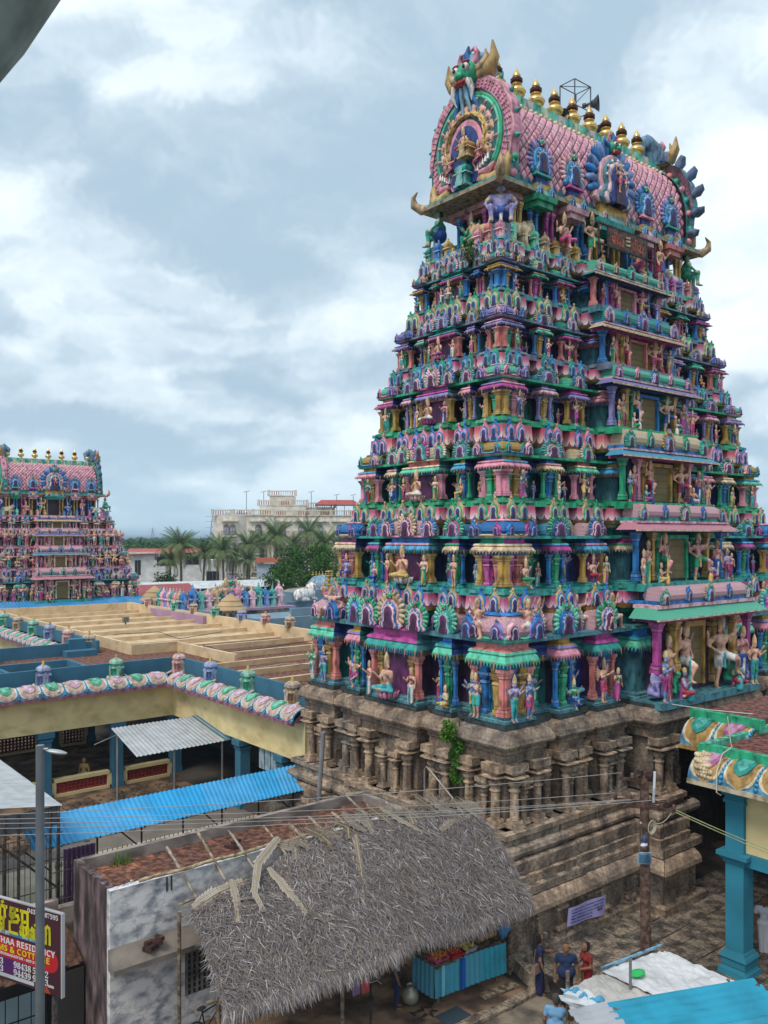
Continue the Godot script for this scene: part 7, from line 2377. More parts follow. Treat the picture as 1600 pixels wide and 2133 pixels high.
# ---------------------------------------------------------------- the low blue temple and sheds in the middle distance
func low_temple() -> void:
	var g := thing("low_shrine_building", "low blue and lilac temple building with a parapet crowded with painted shrines", "temple building", Vector3(19, 0, -46))
	var blue := Color(0.2, 0.32, 0.42)
	var s := Shape.new()
	s.box(Vector3(14.2, 0, -48), Vector3(36, 5.6, -38), blue)
	s.box(Vector3(14.2, 5.6, -48), Vector3(14.5, 6.2, -38), blue)
	s.box(Vector3(14.5, 5.6, -38.3), Vector3(36, 6.2, -38), blue)
	s.box(Vector3(20, 5.6, -43), Vector3(30, 6.4, -42.7), blue)
	s.box(Vector3(20, 5.604, -42.5), Vector3(30, 5.62, -39), TERRA)
	s.box(Vector3(24, 5.6, -50), Vector3(40, 6.3, -49.7), blue)
	s.box(Vector3(27, 5.6, -56), Vector3(36, 6.9, -53.4), blue)
	part(g, "wall", s, mats.wall)
	s = Shape.new()
	s.box(Vector3(12.5, 0, -54), Vector3(13.9, 6.1, -44), Color(0.42, 0.27, 0.4))
	s.box(Vector3(12.6, 5.2, -54.2), Vector3(14.1, 5.5, -43.9), Color(0.5, 0.35, 0.5))
	s.box(Vector3(13.2, 5.9, -54.4), Vector3(24, 6.1, -48.2), Color(0.42, 0.27, 0.4))
	part(g, "lilac_wall", s, mats.wall)
	var names := ["blue", "teal", "rose", "tan", "green", "violet", "pink", "blue", "rose", "teal"]
	for i in 13:
		var sz := 1.9 if i % 3 else 2.3
		inst(g, "miniature_shrine", ornament("shrine", [names[i % 10]]), mats.paint, Transform3D(Basis.from_scale(Vector3(1.3, sz, 1.3)), Vector3(14.2 + i * 0.72, 6.1, -49.2)))
	for i in 8:
		inst(g, "miniature_shrine", ornament("shrine", [names[(i * 3) % 10]]), mats.paint, Transform3D(Basis.from_scale(Vector3(1.2, 1.9, 1.2)), Vector3(13.5, 6.1, -49.5 - i * 0.65)))
	inst(g, "large_arch", ornament("large_arch", ["cream", "teal", "rose", "navy"]), mats.paint, Transform3D(Basis.from_scale(Vector3.ONE * 2.0), Vector3(18.2, 6.1, -49.8)))
	put_statue(g, "seated", Transform3D(Basis.from_scale(Vector3.ONE * 1.6), Vector3(17.2, 6.3, -49.0)), 0, 0)
	for p in [Vector3(26.0, 6.3, -49.5)]:
		inst(g, "bull", ornament("bull", ["white"]), mats.paint, Transform3D(Basis(Vector3.UP, 0.3) * Basis.from_scale(Vector3.ONE * 1.9), p))
		put_statue(g, "seated", Transform3D(Basis.from_scale(Vector3.ONE * 1.3), p + Vector3(1.9, 0, 0.3)), 1, 2)
	s = Shape.new()
	s.at = Transform3D()
	s.lathe([[1.4, 0], [1.45, 0.1], [1.3, 0.8], [0.8, 1.4], [0.0, 1.6]], 16, [Color(0.24, 0.4, 0.55)], 0.2, Vector3(31.5, 6.9, -54.6))
	part(g, "vaulted_roof", s, mats.paint)
	var little_pot := pot_finial(Color(0.6, 0.42, 0.12), Color(0.3, 0.2, 0.06)).mesh()
	for i in 7:
		inst(g, "brass_finial", little_pot, mats.gold, Transform3D(Basis.from_scale(Vector3.ONE * 0.35), Vector3(30.3 + i * 0.4, 8.4, -54.6)))
	# two little thatched pavilion roofs on the hall's far edge
	for a in [[Vector3(14.4, 5.6, -43.0), "small cream pavilion with a stepped thatch-coloured roof, nearer the blue temple"], [Vector3(14.0, 5.6, -56.5), "small cream pavilion with a stepped roof, nearer the far tower"]]:
		var t := thing("roof_pavilion", a[1], "pavilion", a[0])
		s = Shape.new()
		for x in [-0.6, 0.6]:
			for z in [-0.6, 0.6]:
				s.box(a[0] + Vector3(x - 0.12, -0.4, z - 0.12), a[0] + Vector3(x + 0.12, 1.0, z + 0.12), CREAM)
		part(t, "pillars", s, mats.wall)
		s = Shape.new()
		s.lathe([[1.35, 1.0], [1.35, 1.08], [1.05, 1.3], [1.1, 1.34], [0.75, 1.7], [0.8, 1.74], [0.2, 2.2], [0.0, 2.3]], 10, [Color(0.52, 0.36, 0.2)], 0.0, a[0])
		part(t, "roof", s, mats.wall)
	# rough vault roofs, a red sheet roof and a white shed roof behind the hall
	g = thing("red_sheet_roof", "low dull red sheet roof behind the hall", "roof", Vector3(22, 0, -72))
	s = Shape.new()
	s.quad(Vector3(17, 5.0, -66), Vector3(25, 5.0, -66), Vector3(29, 6.6, -80), Vector3(22, 6.6, -80), Color(0.33, 0.05, 0.05))
	s.box(Vector3(18, 0, -78), Vector3(26, 4.9, -67), Color(0.2, 0.17, 0.15))
	part(g, "sheet", s, mats.sheet)
	g = thing("rough_mound_roof", "rough grey plastered humped roofs beyond the ribbed hall", "roof", Vector3(24, 0, -82))
	s = Shape.new()
	for a in [[19.5, -70.0, 3.4, 1.5], [26, -72.0, 4.0, 1.6], [33, -76.0, 6.0, 2.0], [22, -80.0, 5.5, 1.8], [40, -70, 6, 1.8]]:
		s.ball(Vector3(a[0], 4.4, a[1]), Vector3(a[2], a[3], 3.0), Color(0.36, 0.31, 0.25), 14, 6)
		s.box(Vector3(a[0] - a[2] * 0.95, 0, a[1] - 2.4), Vector3(a[0] + a[2] * 0.95, 4.3, a[1] + 2.4), Color(0.2, 0.18, 0.16))
	part(g, "plaster", s, mats.stained)
	g = thing("white_shed_roof", "long dark shed with a pale sheet roof right of the far tower", "shed", Vector3(30, 0, -92))
	s = Shape.new()
	s.quad(Vector3(20, 5.6, -86), Vector3(48, 5.3, -86), Vector3(48, 6.1, -90), Vector3(20, 6.4, -90), Color(0.6, 0.63, 0.66))
	s.box(Vector3(20, 0, -90), Vector3(48, 5.2, -87), Color(0.02, 0.02, 0.02))
	part(g, "sheet", s, mats.sheet)
	# golden lamp standard by the tower's edge
	g = thing("golden_standard", "slim golden standard with cross rings beside the tall tower's left edge", "lamp standard", Vector3(12, 0, -32))
	s = Shape.new()
	var p := px(686, 1262, 62)
	var q := px(686, 1188, 62)
	var a := _T(p)
	var b := _T(q)
	s.tube([a, b], 0.12, 8, Color(0.65, 0.45, 0.12))
	for i in 4:
		s.lathe([[0.05, -0.04], [0.32, -0.04], [0.32, 0.06], [0.05, 0.06]], 10, [Color(0.65, 0.45, 0.12)], 0.0, a.lerp(b, 0.6 + i * 0.12))
	part(g, "standard", s, mats.gold)

func _T(w: Vector3) -> Vector3:
	return Basis(Vector3.UP, -YAW) * (w - CORNER)

# ---------------------------------------------------------------- small house, thatch and stall
func small_house() -> void:
	var g := thing("small_house", "small flat roofed house with peeling grey white walls and a terracotta tiled roof", "house", Vector3(-6.4, 0, -3.6))
	var wall := Color(0.7, 0.69, 0.7)
	var s := Shape.new()
	s.box(Vector3(-11.2, 0, -2.6), Vector3(-1.6, 4.0, -2.4), wall)
	part(g, "front_wall", s, mats.peeling)
	s = Shape.new()
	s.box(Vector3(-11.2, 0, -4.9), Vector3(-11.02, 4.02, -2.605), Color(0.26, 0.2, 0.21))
	part(g, "end_wall", s, mats.soot)
	s = Shape.new()
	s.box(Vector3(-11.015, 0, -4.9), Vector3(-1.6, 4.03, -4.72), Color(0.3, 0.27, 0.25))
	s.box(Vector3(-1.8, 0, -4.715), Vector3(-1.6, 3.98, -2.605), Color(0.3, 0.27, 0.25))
	part(g, "rear_wall", s, mats.stained)
	s = Shape.new()
	s.box(Vector3(-11.1, 3.3, -4.8), Vector3(-1.7, 3.74, -2.5), Color(0.14, 0.08, 0.06))
	var slab := part(g, "roof_slab", s, mats.tile)
	var n := 0
	for i in 30:
		for j in 7:
			var p := Vector3(-10.98 + i * 0.305, 3.74, -4.68 + j * 0.297)
			s = Shape.new()
			var col := Color(0.25, 0.105, 0.07).lerp(Color(0.17, 0.085, 0.065), rng.randf())
			if i < 6 and j < 3 and rng.randf() < 0.6:
				col = Color(0.36, 0.16, 0.1)
			s.box(p + Vector3(0.004, 0, 0.004), p + Vector3(0.3, 0.022 + rng.randf() * 0.014, 0.292), col, 0.008)
			part(slab, "roof_tile", s, mats.tile)
			n += 1
	# the sloping ledge half way up, broken bricks and weeds
	s = Shape.new()
	s.quad(Vector3(-11.25, 2.25, -2.02), Vector3(-1.6, 2.25, -2.02), Vector3(-1.6, 2.62, -2.395), Vector3(-11.25, 2.62, -2.395), Color(0.28, 0.25, 0.22))
	s.quad(Vector3(-11.25, 2.12, -2.02), Vector3(-1.6, 2.12, -2.02), Vector3(-1.6, 2.25, -2.02), Vector3(-11.25, 2.25, -2.02), Color(0.24, 0.22, 0.2))
	s.quad(Vector3(-11.25, 2.12, -2.395), Vector3(-1.6, 2.12, -2.395), Vector3(-1.6, 2.12, -2.02), Vector3(-11.25, 2.12, -2.02), Color(0.2, 0.18, 0.17))
	s.quad(Vector3(-11.25, 2.12, -2.395), Vector3(-11.25, 2.12, -2.02), Vector3(-11.25, 2.25, -2.02), Vector3(-11.25, 2.62, -2.395), Color(0.24, 0.22, 0.2))
	part(g, "ledge", s, mats.stained)
	for x in [-9.75, -9.63]:
		s = Shape.new()
		s.box(Vector3(x - 0.02, 3.62, -2.402), Vector3(x + 0.02, 3.98, -2.385), Color(0.06, 0.05, 0.05))
		part(g, "drain_slot", s, mats.matte)
	s = Shape.new()
	for i in 5:
		for j in 7:
			s.box(Vector3(-9.25 + i * 0.14, 0.85 + j * 0.155, -2.42), Vector3(-9.19 + i * 0.14, 0.98 + j * 0.155, -2.36), Color(0.2, 0.19, 0.18))
			s.box(Vector3(-9.25 + i * 0.14, 0.98 + j * 0.155, -2.42), Vector3(-9.11 + i * 0.14, 1.005 + j * 0.155, -2.355), Color(0.2, 0.19, 0.18))
	s.box(Vector3(-9.26, 0.84, -2.415), Vector3(-8.56, 1.95, -2.399), Color(0.025, 0.022, 0.02))
	part(g, "pierced_vent", s, mats.stained)
	for a in [[Vector3(-10.15, 2.42, -2.2), 7, "broken dark bricks heaped on the wall ledge of the small house"], [Vector3(-7.2, 3.77, -3.6), 5, "small stack of dark bricks on the tiled roof"]]:
		var b := thing("brick_pile", a[2], "bricks", a[0])
		for i in a[1]:
			s = Shape.new()
			s.at = Transform3D(Basis(Vector3.UP, rng.randf() * 3.0) * Basis(Vector3.RIGHT, rng.randf_range(-0.15, 0.15)), a[0] + Vector3(rng.randf_range(-0.22, 0.22), 0.06 + 0.09 * (i / 3), rng.randf_range(-0.08, 0.08)))
			s.cbox(Vector3.ZERO, Vector3(0.24, 0.09, 0.12), Color(0.1, 0.045, 0.04), 0.008)
			part(b, "brick", s, mats.tile)
	var w := thing("weed_tuft", "tuft of green weeds growing on the tiled roof behind its parapet", "weeds", Vector3(-10.1, 3.77, -4.4))
	s = Shape.new()
	for i in 60:
		var p := Vector3(-10.1 + rng.randfn() * 0.13, 3.77, -4.45 + rng.randfn() * 0.08)
		s.tri(p - Vector3(0.012, 0, 0), p + Vector3(0.012, 0, 0), p + Vector3(rng.randfn() * 0.12, rng.randf_range(0.15, 0.4), rng.randfn() * 0.12), Color(0.05, 0.13, 0.03).lerp(Color(0.14, 0.2, 0.05), rng.randf()))
	part(w, "blades", s, mats.leaf)
	w = thing("white_rubble", "small heap of white lime rubble on the near roof corner of the small house", "rubble", Vector3(-10.6, 3.77, -2.8))
	s = Shape.new()
	for i in 40:
		var d := rng.randf()
		s.ball(Vector3(-10.6 + rng.randfn() * 0.2, 3.78 + 0.1 * (1.0 - d), -2.85 + rng.randfn() * 0.1), Vector3.ONE * rng.randf_range(0.02, 0.06), Color(0.6, 0.58, 0.55), 5, 3)
	tag(part(w, "pieces", s, mats.matte), "", "", "", "stuff")
	# bamboo frame between the roof and the thatch
	var cane := Color(0.5, 0.4, 0.26)
	var bamboo := func(called: String, a: Vector3, b: Vector3, r: float, label: String, col: Color) -> void:
		var o := thing("bamboo_pole", label, "bamboo pole", a, called)
		var q := Shape.new()
		var pts := []
		var rr := []
		var k := maxi(4, int(a.distance_to(b) / 0.35)) * 2
		for i in k + 1:
			pts.append(a.lerp(b, i / float(k)) + Vector3(0, 0.015 * sin(i * 0.7), 0))
			rr.append(r * (1.14 if i % 2 else 0.98))
		q.tube(pts, rr, 8, col)
		part(o, "cane", q, mats.rust)
	bamboo.call("", Vector3(-10.5, 4.09, -2.35), Vector3(-4.9, 4.12, -2.35), 0.045, "long horizontal bamboo pole lashed along the top of the house wall", cane)
	bamboo.call("", Vector3(-9.6, 3.34, -2.1), Vector3(-6.4, 3.5, -2.1), 0.035, "lower horizontal bamboo pole just above the thatch", cane.darkened(0.15))
	var ends := [[-9.35, 0.7], [-8.45, 1.1], [-7.55, 0.75], [-6.5, 0.6], [-5.7, 0.45], [-5.0, 0.5], [-4.2, 0.45], [-3.5, 1.0], [-2.9, 0.4], [-2.2, 0.3]]
	var which := ["leftmost sloping bamboo rafter over the house wall", "longest left bamboo rafter, second over the house wall", "third sloping bamboo rafter from the left, nearest the loose pale mats", "bamboo rafter tip behind the curled pale mat", "short bamboo rafter tip right of the curled mat", "middle bamboo rafter tip over the tiled roof", "thin bamboo rafter tip left of the tallest one", "tallest bamboo rafter standing up over the tiled roof", "short bamboo rafter tip right of the tallest one", "rightmost bamboo rafter tip near the roof's far corner"]
	for i in ends.size():
		var x: float = ends[i][0]
		bamboo.call("bamboo rafters of the thatch", Vector3(x - 0.12, 4.1 + ends[i][1] * 0.55, -2.75 - ends[i][1] * 0.4), Vector3(x + 0.25, 3.25 + maxf(0.0, (x + 9.0) * 0.09), -1.7), 0.036, which[i], cane.lerp(Color(0.4, 0.38, 0.35), rng.randf()))

func thatch_at(u: float, v: float) -> Vector3:
	# u along the hut from the left, v from the ridge down to the eave
	var ridge := Vector3(lerpf(-9.4, -0.95, u), 3.35 + 1.15 * smoothstep(0.0, 0.55, u) - 0.1 * smoothstep(0.8, 1.0, u), lerpf(-1.75, -0.55, u * u))
	var eave := Vector3(lerpf(-10.3, -0.75, u), 2.42 - 0.25 * u + 0.05 * sin(u * 14.0), 1.62)
	var p := ridge.lerp(eave, v)
	p.y += 0.22 * sin(v * PI) + 0.05 * sin(u * 9.0 + v * 3.0) + 0.04 * sin(u * 23.0 - v * 5.0)
	return p

func thatched_stall() -> void:
	var g := thing("thatched_hut", "open fronted hut with a big sloping grey thatch of coconut leaves, before the tower", "hut", Vector3(-5.5, 0, 0))
	var s := Shape.new()
	for i in 40:
		for j in 12:
			var a := thatch_at(i / 40.0, j / 12.0)
			var b := thatch_at((i + 1) / 40.0, j / 12.0)
			var c := thatch_at((i + 1) / 40.0, (j + 1) / 12.0)
			var d := thatch_at(i / 40.0, (j + 1) / 12.0)
			s.quad(d, c, b, a, Color(0.14, 0.115, 0.1))
			var k := Vector3(0, -0.22, 0)
			s.quad(a + k, b + k, c + k, d + k, Color(0.08, 0.065, 0.05))
	for j in 12:
		for u in [0.0, 1.0]:
			var a := thatch_at(u, j / 12.0)
			var b := thatch_at(u, (j + 1) / 12.0)
			s.quad(a, b, b - Vector3(0, 0.22, 0), a - Vector3(0, 0.22, 0), Color(0.12, 0.1, 0.09))
	for i in 40:
		var a := thatch_at(i / 40.0, 1)
		var b := thatch_at((i + 1) / 40.0, 1)
		s.quad(a - Vector3(0, 0.22, 0), b - Vector3(0, 0.22, 0), b, a, Color(0.12, 0.1, 0.09))
	var roof := part(g, "thatch_roof", s, mats.matte)
	s = Shape.new()
	var pale := FastNoiseLite.new()
	pale.seed = 5
	pale.frequency = 0.9
	for i in 21000:
		var u := rng.randf_range(-0.004, 1.004)
		var v := pow(rng.randf(), 0.92)
		if i < 2600:
			v = rng.randf_range(0.96, 1.0)
		elif i < 3400:
			u = [0.0, 1.0][i % 2] + rng.randf_range(-0.006, 0.006)
		var p := thatch_at(u, v)
		var down := (thatch_at(u, v + 0.02) - thatch_at(u, v - 0.02)).normalized()
		var across := (thatch_at(u + 0.01, v) - thatch_at(u - 0.01, v)).normalized()
		var up := across.cross(down) * -1.0
		if up.y < 0:
			up = -up
		var w := rng.randfn() * 0.55 + 0.35 * pale.get_noise_2d(u * 9.0, v * 3.0) * 2.0
		var dir := (down * cos(w) + across * sin(w) + up * rng.randf_range(-0.08, 0.28)).normalized()
		if v > 0.95:
			dir = (down + Vector3(0, -0.35, 0) + across * rng.randfn() * 0.35).normalized()
		var l := rng.randf_range(0.12, 0.42)
		var wd := dir.cross(up).normalized() * rng.randf_range(0.006, 0.013)
		var t := rng.randf()
		var col := Color(0.12, 0.1, 0.102).lerp(Color(0.32, 0.285, 0.285), t * t)
		if rng.randf() < 0.1:
			col = Color(0.22, 0.17, 0.12)
		if rng.randf() < 0.04:
			col = Color(0.46, 0.43, 0.41)
		p += up * rng.randf_range(0.0, 0.05)
		var m := p + dir * l * 0.55 + up * 0.012
		var e := p + dir * l + up * rng.randf_range(-0.06, 0.03)
		s.quad(p - wd, p + wd, m + wd * 0.8, m - wd * 0.8, col)
		s.tri(m - wd * 0.8, m + wd * 0.8, e, col)
	tag(part(roof, "straw", s, mats.straw), "", "", "", "stuff")
	# loose woven leaf mats
	var leafmat := func(pts: Array, w: float, col: Color, label: String, side := Vector3(0, 1, 0)) -> void:
		var q := Shape.new()
		var k := 15
		var cv := Curve3D.new()
		for p in pts:
			cv.add_point(p)
		var len := cv.get_baked_length()
		for i in k:
			var p := cv.sample_baked(len * i / k)
			var p2 := cv.sample_baked(len * (i + 1) / k)
			var d := (p2 - p).normalized()
			var x := d.cross(side).normalized()
			var taper := 0.55 + 0.45 * sin(PI * minf(1.0, (i + 1.5) / k * 1.15) * 0.95)
			for e in [-1, 1]:
				var o: Vector3 = x * w * taper * e
				var c2 := col.darkened(rng.randf() * 0.3)
				q.quad(p, p2, p2 + o * 0.8 + d * 0.03, p + o * 0.8 + d * 0.03, c2)
				if rng.randf() < 0.5:
					q.tri(p + o * 0.78 + d * 0.02, p2 + o * 0.78 + d * 0.02, p2 + o * 1.12 + d * 0.07, c2.lightened(0.08))
				for m in 3:
					var f := 0.2 + m * 0.22
					q.bar(p + o * f + side * 0.006, p2 + o * (f + 0.12) + side * 0.006, 0.012, 0.008, col.darkened(0.35 if m % 2 else 0.1))
			q.bar(p + side * 0.012, p2 + side * 0.012, 0.03, 0.02, Color(0.34, 0.27, 0.17))
		part(roof, "palm_leaf_mat", q, mats.straw, label)
	var t := func(u: float, v: float, h: float) -> Vector3: return thatch_at(u, v) + Vector3(0, h, 0)
	var ivory := Color(0.5, 0.44, 0.38)
	var nrm := Vector3(0, 0.82, 0.57)
	leafmat.call([t.call(0.3, -0.06, 0.35), t.call(0.21, 0.06, 0.4), t.call(0.17, 0.25, 0.12), t.call(0.175, 0.42, 0.05)], 0.13, ivory, "curled ivory leaf mat", nrm)
	leafmat.call([t.call(0.235, 0.12, 0.3), t.call(0.26, 0.3, 0.12), t.call(0.29, 0.55, 0.05)], 0.13, ivory, "straight ivory leaf mat", nrm)
	leafmat.call([t.call(0.0, 0.06, 0.06), t.call(0.08, 0.03, 0.08), t.call(0.16, 0.04, 0.08)], 0.22, ivory.darkened(0.05), "wide ivory mat at the upper left edge", nrm)
	leafmat.call([t.call(0.13, 0.0, 0.2), t.call(0.12, 0.2, 0.08), t.call(0.1, 0.42, 0.05)], 0.12, Color(0.45, 0.39, 0.33), "", nrm)
	leafmat.call([t.call(0.54, 0.12, 0.08), t.call(0.49, 0.45, 0.05), t.call(0.45, 0.68, 0.04)], 0.1, Color(0.33, 0.26, 0.2), "narrow brown leaf mat", nrm)
	leafmat.call([t.call(0.66, -0.02, 0.25), t.call(0.71, 0.1, 0.1), t.call(0.76, 0.24, 0.05)], 0.09, ivory, "short pale leaf strip near the ridge", nrm)
	leafmat.call([t.call(0.82, 0.26, 0.05), t.call(0.88, 0.2, 0.06), t.call(0.95, 0.17, 0.05)], 0.12, Color(0.5, 0.44, 0.38), "pointed tan leaf mat near the right slope", nrm)
	for i in 16:
		var u := 0.3 + 0.68 * i / 15.0
		leafmat.call([t.call(u, -0.05, 0.02 + rng.randf() * 0.3), t.call(u + 0.03 + rng.randf_range(-0.02, 0.02), 0.04, 0.12), t.call(u + 0.05 + rng.randf_range(-0.03, 0.03), rng.randf_range(0.08, 0.18), 0.05)], rng.randf_range(0.1, 0.2), Color(0.22, 0.175, 0.13).lerp(Color(0.34, 0.3, 0.27), rng.randf()), "", nrm)
	s = Shape.new()
	for i in 260:
		var u := rng.randf_range(0.32, 1.0)
		var p := thatch_at(u, rng.randf_range(-0.04, 0.05)) + Vector3(0, 0.05, 0)
		var d := Vector3(rng.randfn() * 0.5, rng.randf_range(0.1, 0.7), rng.randfn() * 0.5) * 0.5
		s.tube([p, p + d * 0.5 + Vector3(0, 0.05, 0), p + d], [0.01, 0.007, 0.003], 4, Color(0.4, 0.36, 0.32).lerp(Color(0.25, 0.19, 0.13), rng.randf()), false)
	tag(part(roof, "stray_stalks", s, mats.straw), "", "", "", "stuff")
	var wood := Color(0.27, 0.21, 0.15)
	for p in [Vector3(-10.0, 0, 0.75), Vector3(-6.6, 0, 0.7), Vector3(-3.45, 0, 0.72), Vector3(-0.88, 0, 0.95), Vector3(-0.95, 0, -1.2), Vector3(-9.8, 0, -1.6)]:
		post(g, "post", p, p + Vector3(0, 2.7 if p.z > 0 else 3.4, 0), 0.05, wood, mats.rust)
	post(g, "eave_pole", Vector3(-10.3, 2.35, 0.75), Vector3(-0.8, 2.35, 0.9), 0.045, wood, mats.rust)
	# the counter and what lies on it
	g = thing("stall_counter", "stall counter faced with turquoise corrugated sheet under the thatch", "stall", Vector3(-2.6, 0, 0.9))
	corrugated(g, "front_panel", Vector3(-3.78, 0.32, 0.98), Vector3(-2.2, 0.32, 1.12), Vector3(-2.2, 1.16, 1.1), Vector3(-3.78, 1.16, 0.96), Color(0.03, 0.33, 0.47), 0.16, 0.03)
	corrugated(g, "front_panel", Vector3(-2.2, 0.32, 1.12), Vector3(-1.32, 0.32, 1.24), Vector3(-1.32, 1.16, 1.22), Vector3(-2.2, 1.16, 1.1), Color(0.03, 0.36, 0.5), 0.16, 0.03)
	corrugated(g, "end_panel", Vector3(-3.82, 0.32, 0.1), Vector3(-3.82, 0.32, 0.97), Vector3(-3.8, 1.16, 0.95), Vector3(-3.8, 1.16, 0.1), Color(0.03, 0.25, 0.38), 0.16, 0.03)
	s = Shape.new()
	s.box(Vector3(-2.95, 0.34, 1.09), Vector3(-2.82, 1.15, 1.14), Color(0.01, 0.1, 0.5))
	s.box(Vector3(-3.6, 0.34, 1.025), Vector3(-3.5, 1.15, 1.06), Color(0.2, 0.55, 0.65))
	part(g, "painted_stripe", s, mats.sheet)
	s = Shape.new()
	s.box(Vector3(-3.78, 1.1, 0.0), Vector3(-1.35, 1.155, 1.05), Color(0.2, 0.15, 0.1))
	for p in [Vector2(-3.7, 0.05), Vector2(-1.45, 0.05), Vector2(-1.5, 1.0)]:
		s.box(Vector3(p.x - 0.04, 0, p.y - 0.04), Vector3(p.x + 0.04, 1.1, p.y + 0.04), wood)
	part(g, "tabletop", s, mats.rust)
	for a in [[Vector3(-3.45, 1.16, 0.75), Color(0.65, 0.1, 0.2), Color(0.7, 0.22, 0.04), "pink tray heaped with orange flowers on the turquoise counter"], [Vector3(-2.95, 1.16, 0.85), Color(0.5, 0.03, 0.03), Color(0.5, 0.03, 0.02), "red tray heaped with red flowers on the turquoise counter"], [Vector3(-2.5, 1.16, 0.85), Color(0.5, 0.5, 0.5), Color(0.62, 0.5, 0.04), "grey tray with yellow flowers on the turquoise counter"]]:
		var b := thing("flower_tray", a[3], "tray", a[0])
		s = Shape.new()
		s.box(a[0] + Vector3(-0.22, 0, -0.17), a[0] + Vector3(0.22, 0.1, 0.17), a[1], -0.03)
		part(b, "tray", s, mats.paint)
		s = Shape.new()
		for i in 46:
			s.ball(a[0] + Vector3(rng.randf_range(-0.18, 0.18), 0.1 + rng.randf() * 0.09, rng.randf_range(-0.14, 0.14)), Vector3.ONE * rng.randf_range(0.02, 0.035), (a[2] as Color).lerp(Color(0.7, 0.5, 0.1), rng.randf() * 0.4), 5, 3)
		tag(part(b, "blossoms", s, mats.cloth), "", "", "", "stuff")
	for i in 4:
		var p := Vector3(-3.35 + i * 0.28, 1.7, 0.62)
		var b := thing("garland", "yellow marigold garland hanging above the counter, number of four along the pole", "garland", p, "yellow garlands hanging over the stall counter")
		b.set_meta("label", "yellow flower garland hung over the turquoise counter")
		s = Shape.new()
		for k in 9:
			s.ball(p + Vector3(0.015 * sin(k * 2.0), 0.4 - k * 0.08, 0.0), Vector3.ONE * 0.045, Color(0.6, 0.48, 0.04), 6, 4)
		s.tube([p + Vector3(0, 0.4, 0), p + Vector3(0, 0.65, 0)], 0.006, 4, Color(0.2, 0.2, 0.1))
		part(b, "blossoms", s, mats.cloth)
	for i in 8:
		var p := Vector3(-1.95 + (i % 4) * 0.17, 1.24 + 0.1 * (i / 4), 0.75 + 0.14 * (i / 4))
		var b := thing("coconut", "brown husked coconut heaped on the right end of the stall counter", "coconut", p, "coconuts heaped on the stall counter")
		s = Shape.new()
		s.ball(p, Vector3(0.09, 0.1, 0.09), Color(0.4, 0.26, 0.12), 8, 6)
		s.lathe([[0.03, 0.09], [0.0, 0.15]], 5, [Color(0.4, 0.3, 0.16)], 0.0, p)
		part(b, "husk", s, mats.matte)
	var b := thing("banana_leaves", "bunch of dark green leaves hanging behind the coconuts on the stall", "leaves", Vector3(-2.0, 1.3, 0.55))
	s = Shape.new()
	leaf_ball(s, Vector3(-1.95, 1.62, 0.62), Vector3(0.42, 0.28, 0.22), 160, 0.22, Color(0.02, 0.07, 0.02), Color(0.07, 0.2, 0.05))
	part(b, "foliage", s, mats.leaf)
	b = thing("blue_bag", "crumpled blue plastic bag hanging at the right end of the stall", "plastic bag", Vector3(-1.2, 1.3, 1.0))
	part(b, "bag", crumple(Vector3(-1.2, 1.45, 1.0), Vector3(0.2, 0.26, 0.16), Color(0.08, 0.25, 0.5)), mats.sheet)
	b = thing("water_pot", "round pale metal water pot on the ground under the thatch", "pot", Vector3(-4.05, 0, 0.3))
	s = Shape.new()
	s.lathe([[0.1, 0.0], [0.2, 0.06], [0.23, 0.2], [0.19, 0.33], [0.09, 0.4], [0.085, 0.45], [0.12, 0.49], [0.11, 0.49]], 16, [Color(0.4, 0.37, 0.3)], 0.0, Vector3(-4.05, 0.01, 0.3))
	part(b, "pot", s, mats.metal)
	b = thing("plank", "short wooden plank lying on the earth before the stall", "plank", Vector3(-1.8, 0, 1.42))
	s = Shape.new()
	s.bar(Vector3(-2.4, 0.06, 1.36), Vector3(-1.2, 0.06, 1.5), 0.26, 0.06, Color(0.3, 0.23, 0.16))
	part(b, "board", s, mats.rust)
	b = thing("door_mat", "dark blue mat on the ground at the corner post of the stall", "mat", Vector3(-3.65, 0, 1.5))
	s = Shape.new()
	s.box(Vector3(-4.0, 0.014, 1.2), Vector3(-3.2, 0.03, 1.75), Color(0.03, 0.05, 0.07))
	part(b, "mat", s, mats.cloth)
	for i in 9:
		var p := Vector3(-4.35 + (i % 5) * 0.17, 0.02, 0.75 + (i / 5) * 0.3 + 0.06 * sin(i * 3.0))
		b = thing("sandal", "dark sandal left on the earth beside the stall's corner post", "sandal", p, "sandals left by the stall")
		s = Shape.new()
		s.at = Transform3D(Basis(Vector3.UP, i * 1.3), p)
		s.ball(Vector3(0, 0.012, 0), Vector3(0.045, 0.014, 0.13), Color(0.05, 0.035, 0.03), 8, 4)
		s.tube([Vector3(-0.04, 0.02, 0.0), Vector3(0, 0.06, 0.04), Vector3(0.04, 0.02, 0.0)], 0.01, 5, Color(0.06, 0.03, 0.03))
		part(b, "sole", s, mats.matte)
	b = thing("stone_block", "long weathered stone block lying against the foot of the granite tower", "stone block", Vector3(-0.7, 0, 1.4))
	s = Shape.new()
	s.at = Transform3D(Basis(Vector3.UP, -0.34), Vector3(-0.62, 0, 1.4))
	s.box(Vector3(-0.22, 0, -0.85), Vector3(0.22, 0.34, 0.85), Color(0.4, 0.35, 0.29), 0.06)
	part(b, "block", s, mats.stone)
